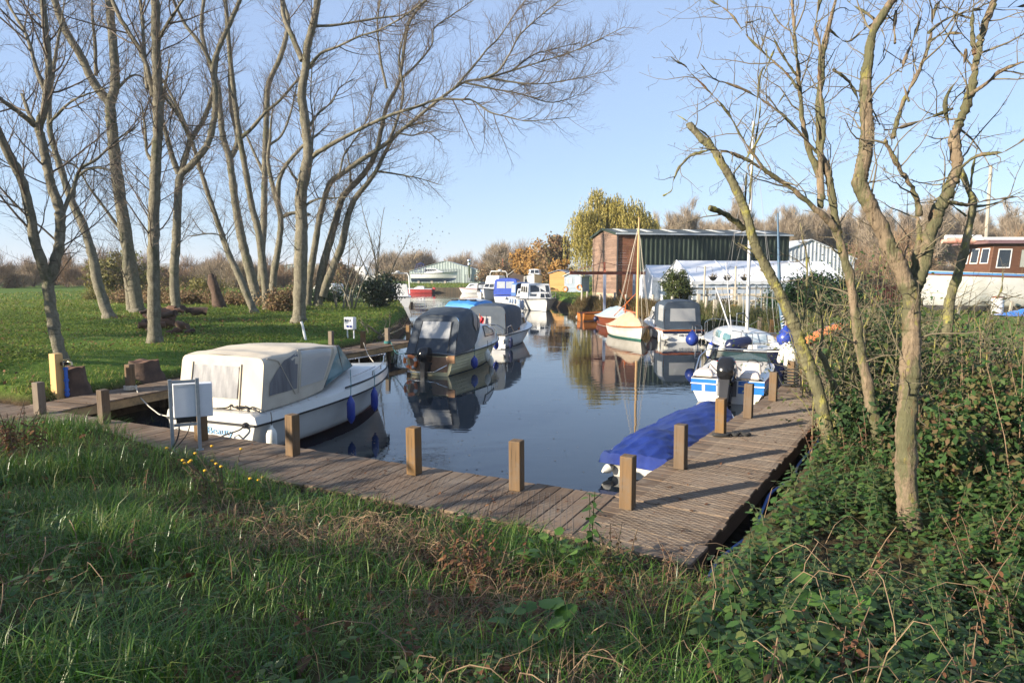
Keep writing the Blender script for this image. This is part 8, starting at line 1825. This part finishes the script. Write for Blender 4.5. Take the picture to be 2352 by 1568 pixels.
# galvanised frame with white cabinet
A, Bp = G(398, 1042, .58), G(446, 1034, .6); ux = (Bp - A); ux.z = 0; W_ = ux.length; ux.normalize()
fr = empty('supply_pedestal', (A.x, A.y, .60), math.atan2(ux.y, ux.x), 'galvanised steel frame holding a white power cabinet on the near walkway', 'pedestal'); W_ = .36; Hh = 1.08
for x in (0, W_):
    mb = MB(); mb.box((x - .025, -.022, .0), (x + .025, .022, Hh)); mb.box((x - .05, -.05, .0), (x + .05, .05, .012)); bevel(mb.build('upright', GALV, fr), .003)
for z in (Hh - .02, .42):
    mb = MB(); mb.box((.027, -.02, z - .04), (W_ - .027, .02, z)); mb.build('crossbar', GALV, fr)
mb = MB(); mb.box((.03, .028, .50), (.36, .22, 1.0)); bevel(mb.build('cabinet', PLWHITE, fr), .012); mb = MB(); mb.box((.34, .02, .49), (.56, .21, .99)); c_ = bevel(mb.build('cabinet_side', PLWHITE, fr), .012)
mb = MB(); mb.box((.06, .03, .42), (.33, .16, .50)); mb.build('socket_tray', BLACKP, fr)
mb = MB()
for k in range(9): mb.box((.07 + .02 * k, .0265, .955), (.078 + .02 * k, .0285, .972))
mb.build('vent_slots', GREYH, fr)
def cable(label, pts, r_=.011, mat=ROPEB, name='power_cable', cat='cable'): return squiggle(None, label, pts, r_, mat, cat, name)
M4 = fr.matrix_basis; bpy.context.view_layer.update()
cable('black cable curling down from the cabinet to the grass', [M4 @ Vector(q) for q in ((.1, .08, .44), (.08, .02, .25), (.02, -.05, .12), (-.06, -.14, .03), (-.16, -.3, .0))], .012)
cable('thin black cable from the cabinet sockets along the boards', [M4 @ Vector(q) for q in ((.26, .08, .44), (.2, .1, .25), (.1, .08, .12), (.0, .05, .03))], .008)
cable('thick black shore power lead plugged into the cream canopied cruiser', [B1.world((-.06, -.80, .64)), B1.world((-.12, -.76, .58)), B1.world((-.22, -.55, .5)), B1.world((-.3, -.35, .42)), B1.world((-.42, -.2, .5))], .014)
# white pedestal on the left walkway
p = G(806, 786, .62); ped = empty('power_pedestal', (p.x, p.y, .6), al - R(90), 'white electricity pedestal on two legs beside the left walkway', 'pedestal')
for x in (-.14, .14):
    mb = MB(); mb.box((x - .02, -.02, 0), (x + .02, .02, .95)); mb.hexa([(x - .08, -.06, 0), (x + .08, -.06, 0), (x + .08, .06, 0), (x - .08, .06, 0)], [(x - .02, -.02, .14), (x + .02, -.02, .14), (x + .02, .02, .14), (x - .02, .02, .14)]); mb.build('leg', PLWHITE, ped)
mb = MB(); mb.box((-.2, -.14, .52), (.2, .1, .98)); cb = bevel(mb.build('cabinet', PLWHITE, ped), .02)
for k in range(3): mb = MB(); mb.box((-.15 + .1 * k, -.148, .82), (-.08 + .1 * k, -.142, .92)); mb.build('socket', M("socket_grey", (.12, .13, .16), None, .5), cb)
for k in range(2): mb = MB(); mb.box((-.08 + .13 * k, -.150, .60), (.02 + .13 * k, -.142, .68)); mb.build('socket', FBLUE, cb)
# blue water pipe clipped along the right walkway
o, a, nn, Ln, W = RUNS['right']; pts = []
for k in range(15): s = -.6 + k * .62; pts.append((o[0] + a[0] * s + nn[0] * (W + .09 + .04 * math.sin(k * 1.9)), o[1] + a[1] * s + nn[1] * (W + .09 + .04 * math.sin(k * 1.9)), .36 + .05 * math.sin(k * 1.3)))
cable('blue plastic water pipe sagging along the outer side of the right walkway', pts, .018, M("water_pipe", (.02, .14, .5), (.015, .11, .4), .4), 'water_pipe', 'pipe')
# ropes
def coil(label, px, py, z, r0, turns, rr, mat, lead=None, h=.1, name='rope_coil'):
    p = G(px, py, z); P = []
    for k in range(turns * 10): t = k / 10; a = 2 * math.pi * t; P.append((p.x + r0 * math.cos(a) * (1 + .05 * math.sin(k * 1.7)), p.y + r0 * math.sin(a), z + .02 + h * t / turns))
    if lead: P += lead
    return squiggle(None, label, P, rr, mat, 'rope', name, 2)
q0 = B1.world((.3, 1.0, .82)); p = G(300, 897, .6)
coil('pale mooring rope wrapped round the roped post foot, leading to the cruiser', 300, 897, .6, .125, 6, .012, ROPEM, [(p.x + .2, p.y - .12, .66), (p.x + .5, p.y - .5, .52), ((p.x + q0.x) / 2 + .1, (p.y + q0.y) / 2, .35), (q0.x - .1, q0.y, .62), tuple(q0)])
q0 = B2.world((.1, .85, .68)); p = G(890, 790, .6); coil('green grey mooring rope on the post left of the clinker boat', 890, 790, .6, .12, 4, .012, ROPEG, [(p.x + .2, p.y - .2, .6), ((p.x + q0.x) / 2, (p.y + q0.y) / 2, .45), tuple(q0)])
coil('black rope coils hung round the post by the speedboat bow', 1817, 888, .75, .14, 6, .018, ROPEB, None, .4)
p = G(1817, 888, .6); q0 = B20.world((3.6, -.6, .7)); coil('black mooring rope knotted at the post foot by the speedboat', 1817, 888, .6, .125, 3, .018, ROPEB, [(p.x - .2, p.y, .64), ((p.x + q0.x) / 2, (p.y + q0.y) / 2, .62), tuple(q0)], .06)
p, q0 = G(1744, 758, .6), B19.world((5.2, -.3, 1.0)); squiggle(None, 'pale mooring rope from the sailing boat to the far staging', [tuple(q0), ((p.x + q0.x) / 2, (p.y + q0.y) / 2, .9), (p.x, p.y, 1.1)], .012, ROPEM)
p, q0 = G(835, 799, .6), B1.world((5.5, .2, 1.0)); squiggle(None, 'bow rope of the cream canopied cruiser tied to the sunlit post', [tuple(q0), ((p.x + q0.x) / 2, (p.y + q0.y) / 2, .8), (p.x, p.y, .8)], .01, ROPEM)
# ================================================================== thin autumn haze
mb = MB(); mb.box((-1600, -430, -8), (1600, 1620, 34)); hz = mb.build('haze', None, None)
hm = bpy.data.materials.new("haze_air"); hm.use_nodes = True; hn = hm.node_tree; hn.nodes.remove(hn.nodes['Principled BSDF'])
pv = hn.nodes.new('ShaderNodeVolumePrincipled'); pv.inputs['Color'].default_value = (.9, .93, 1, 1); pv.inputs['Density'].default_value = .00028; pv.inputs['Anisotropy'].default_value = .0
hn.links.new(pv.outputs[0], hn.nodes['Material Output'].inputs['Volume']); hz.data.materials.append(hm); tag(hz, 'pale thin haze over the far fields', 'haze', kind='stuff')
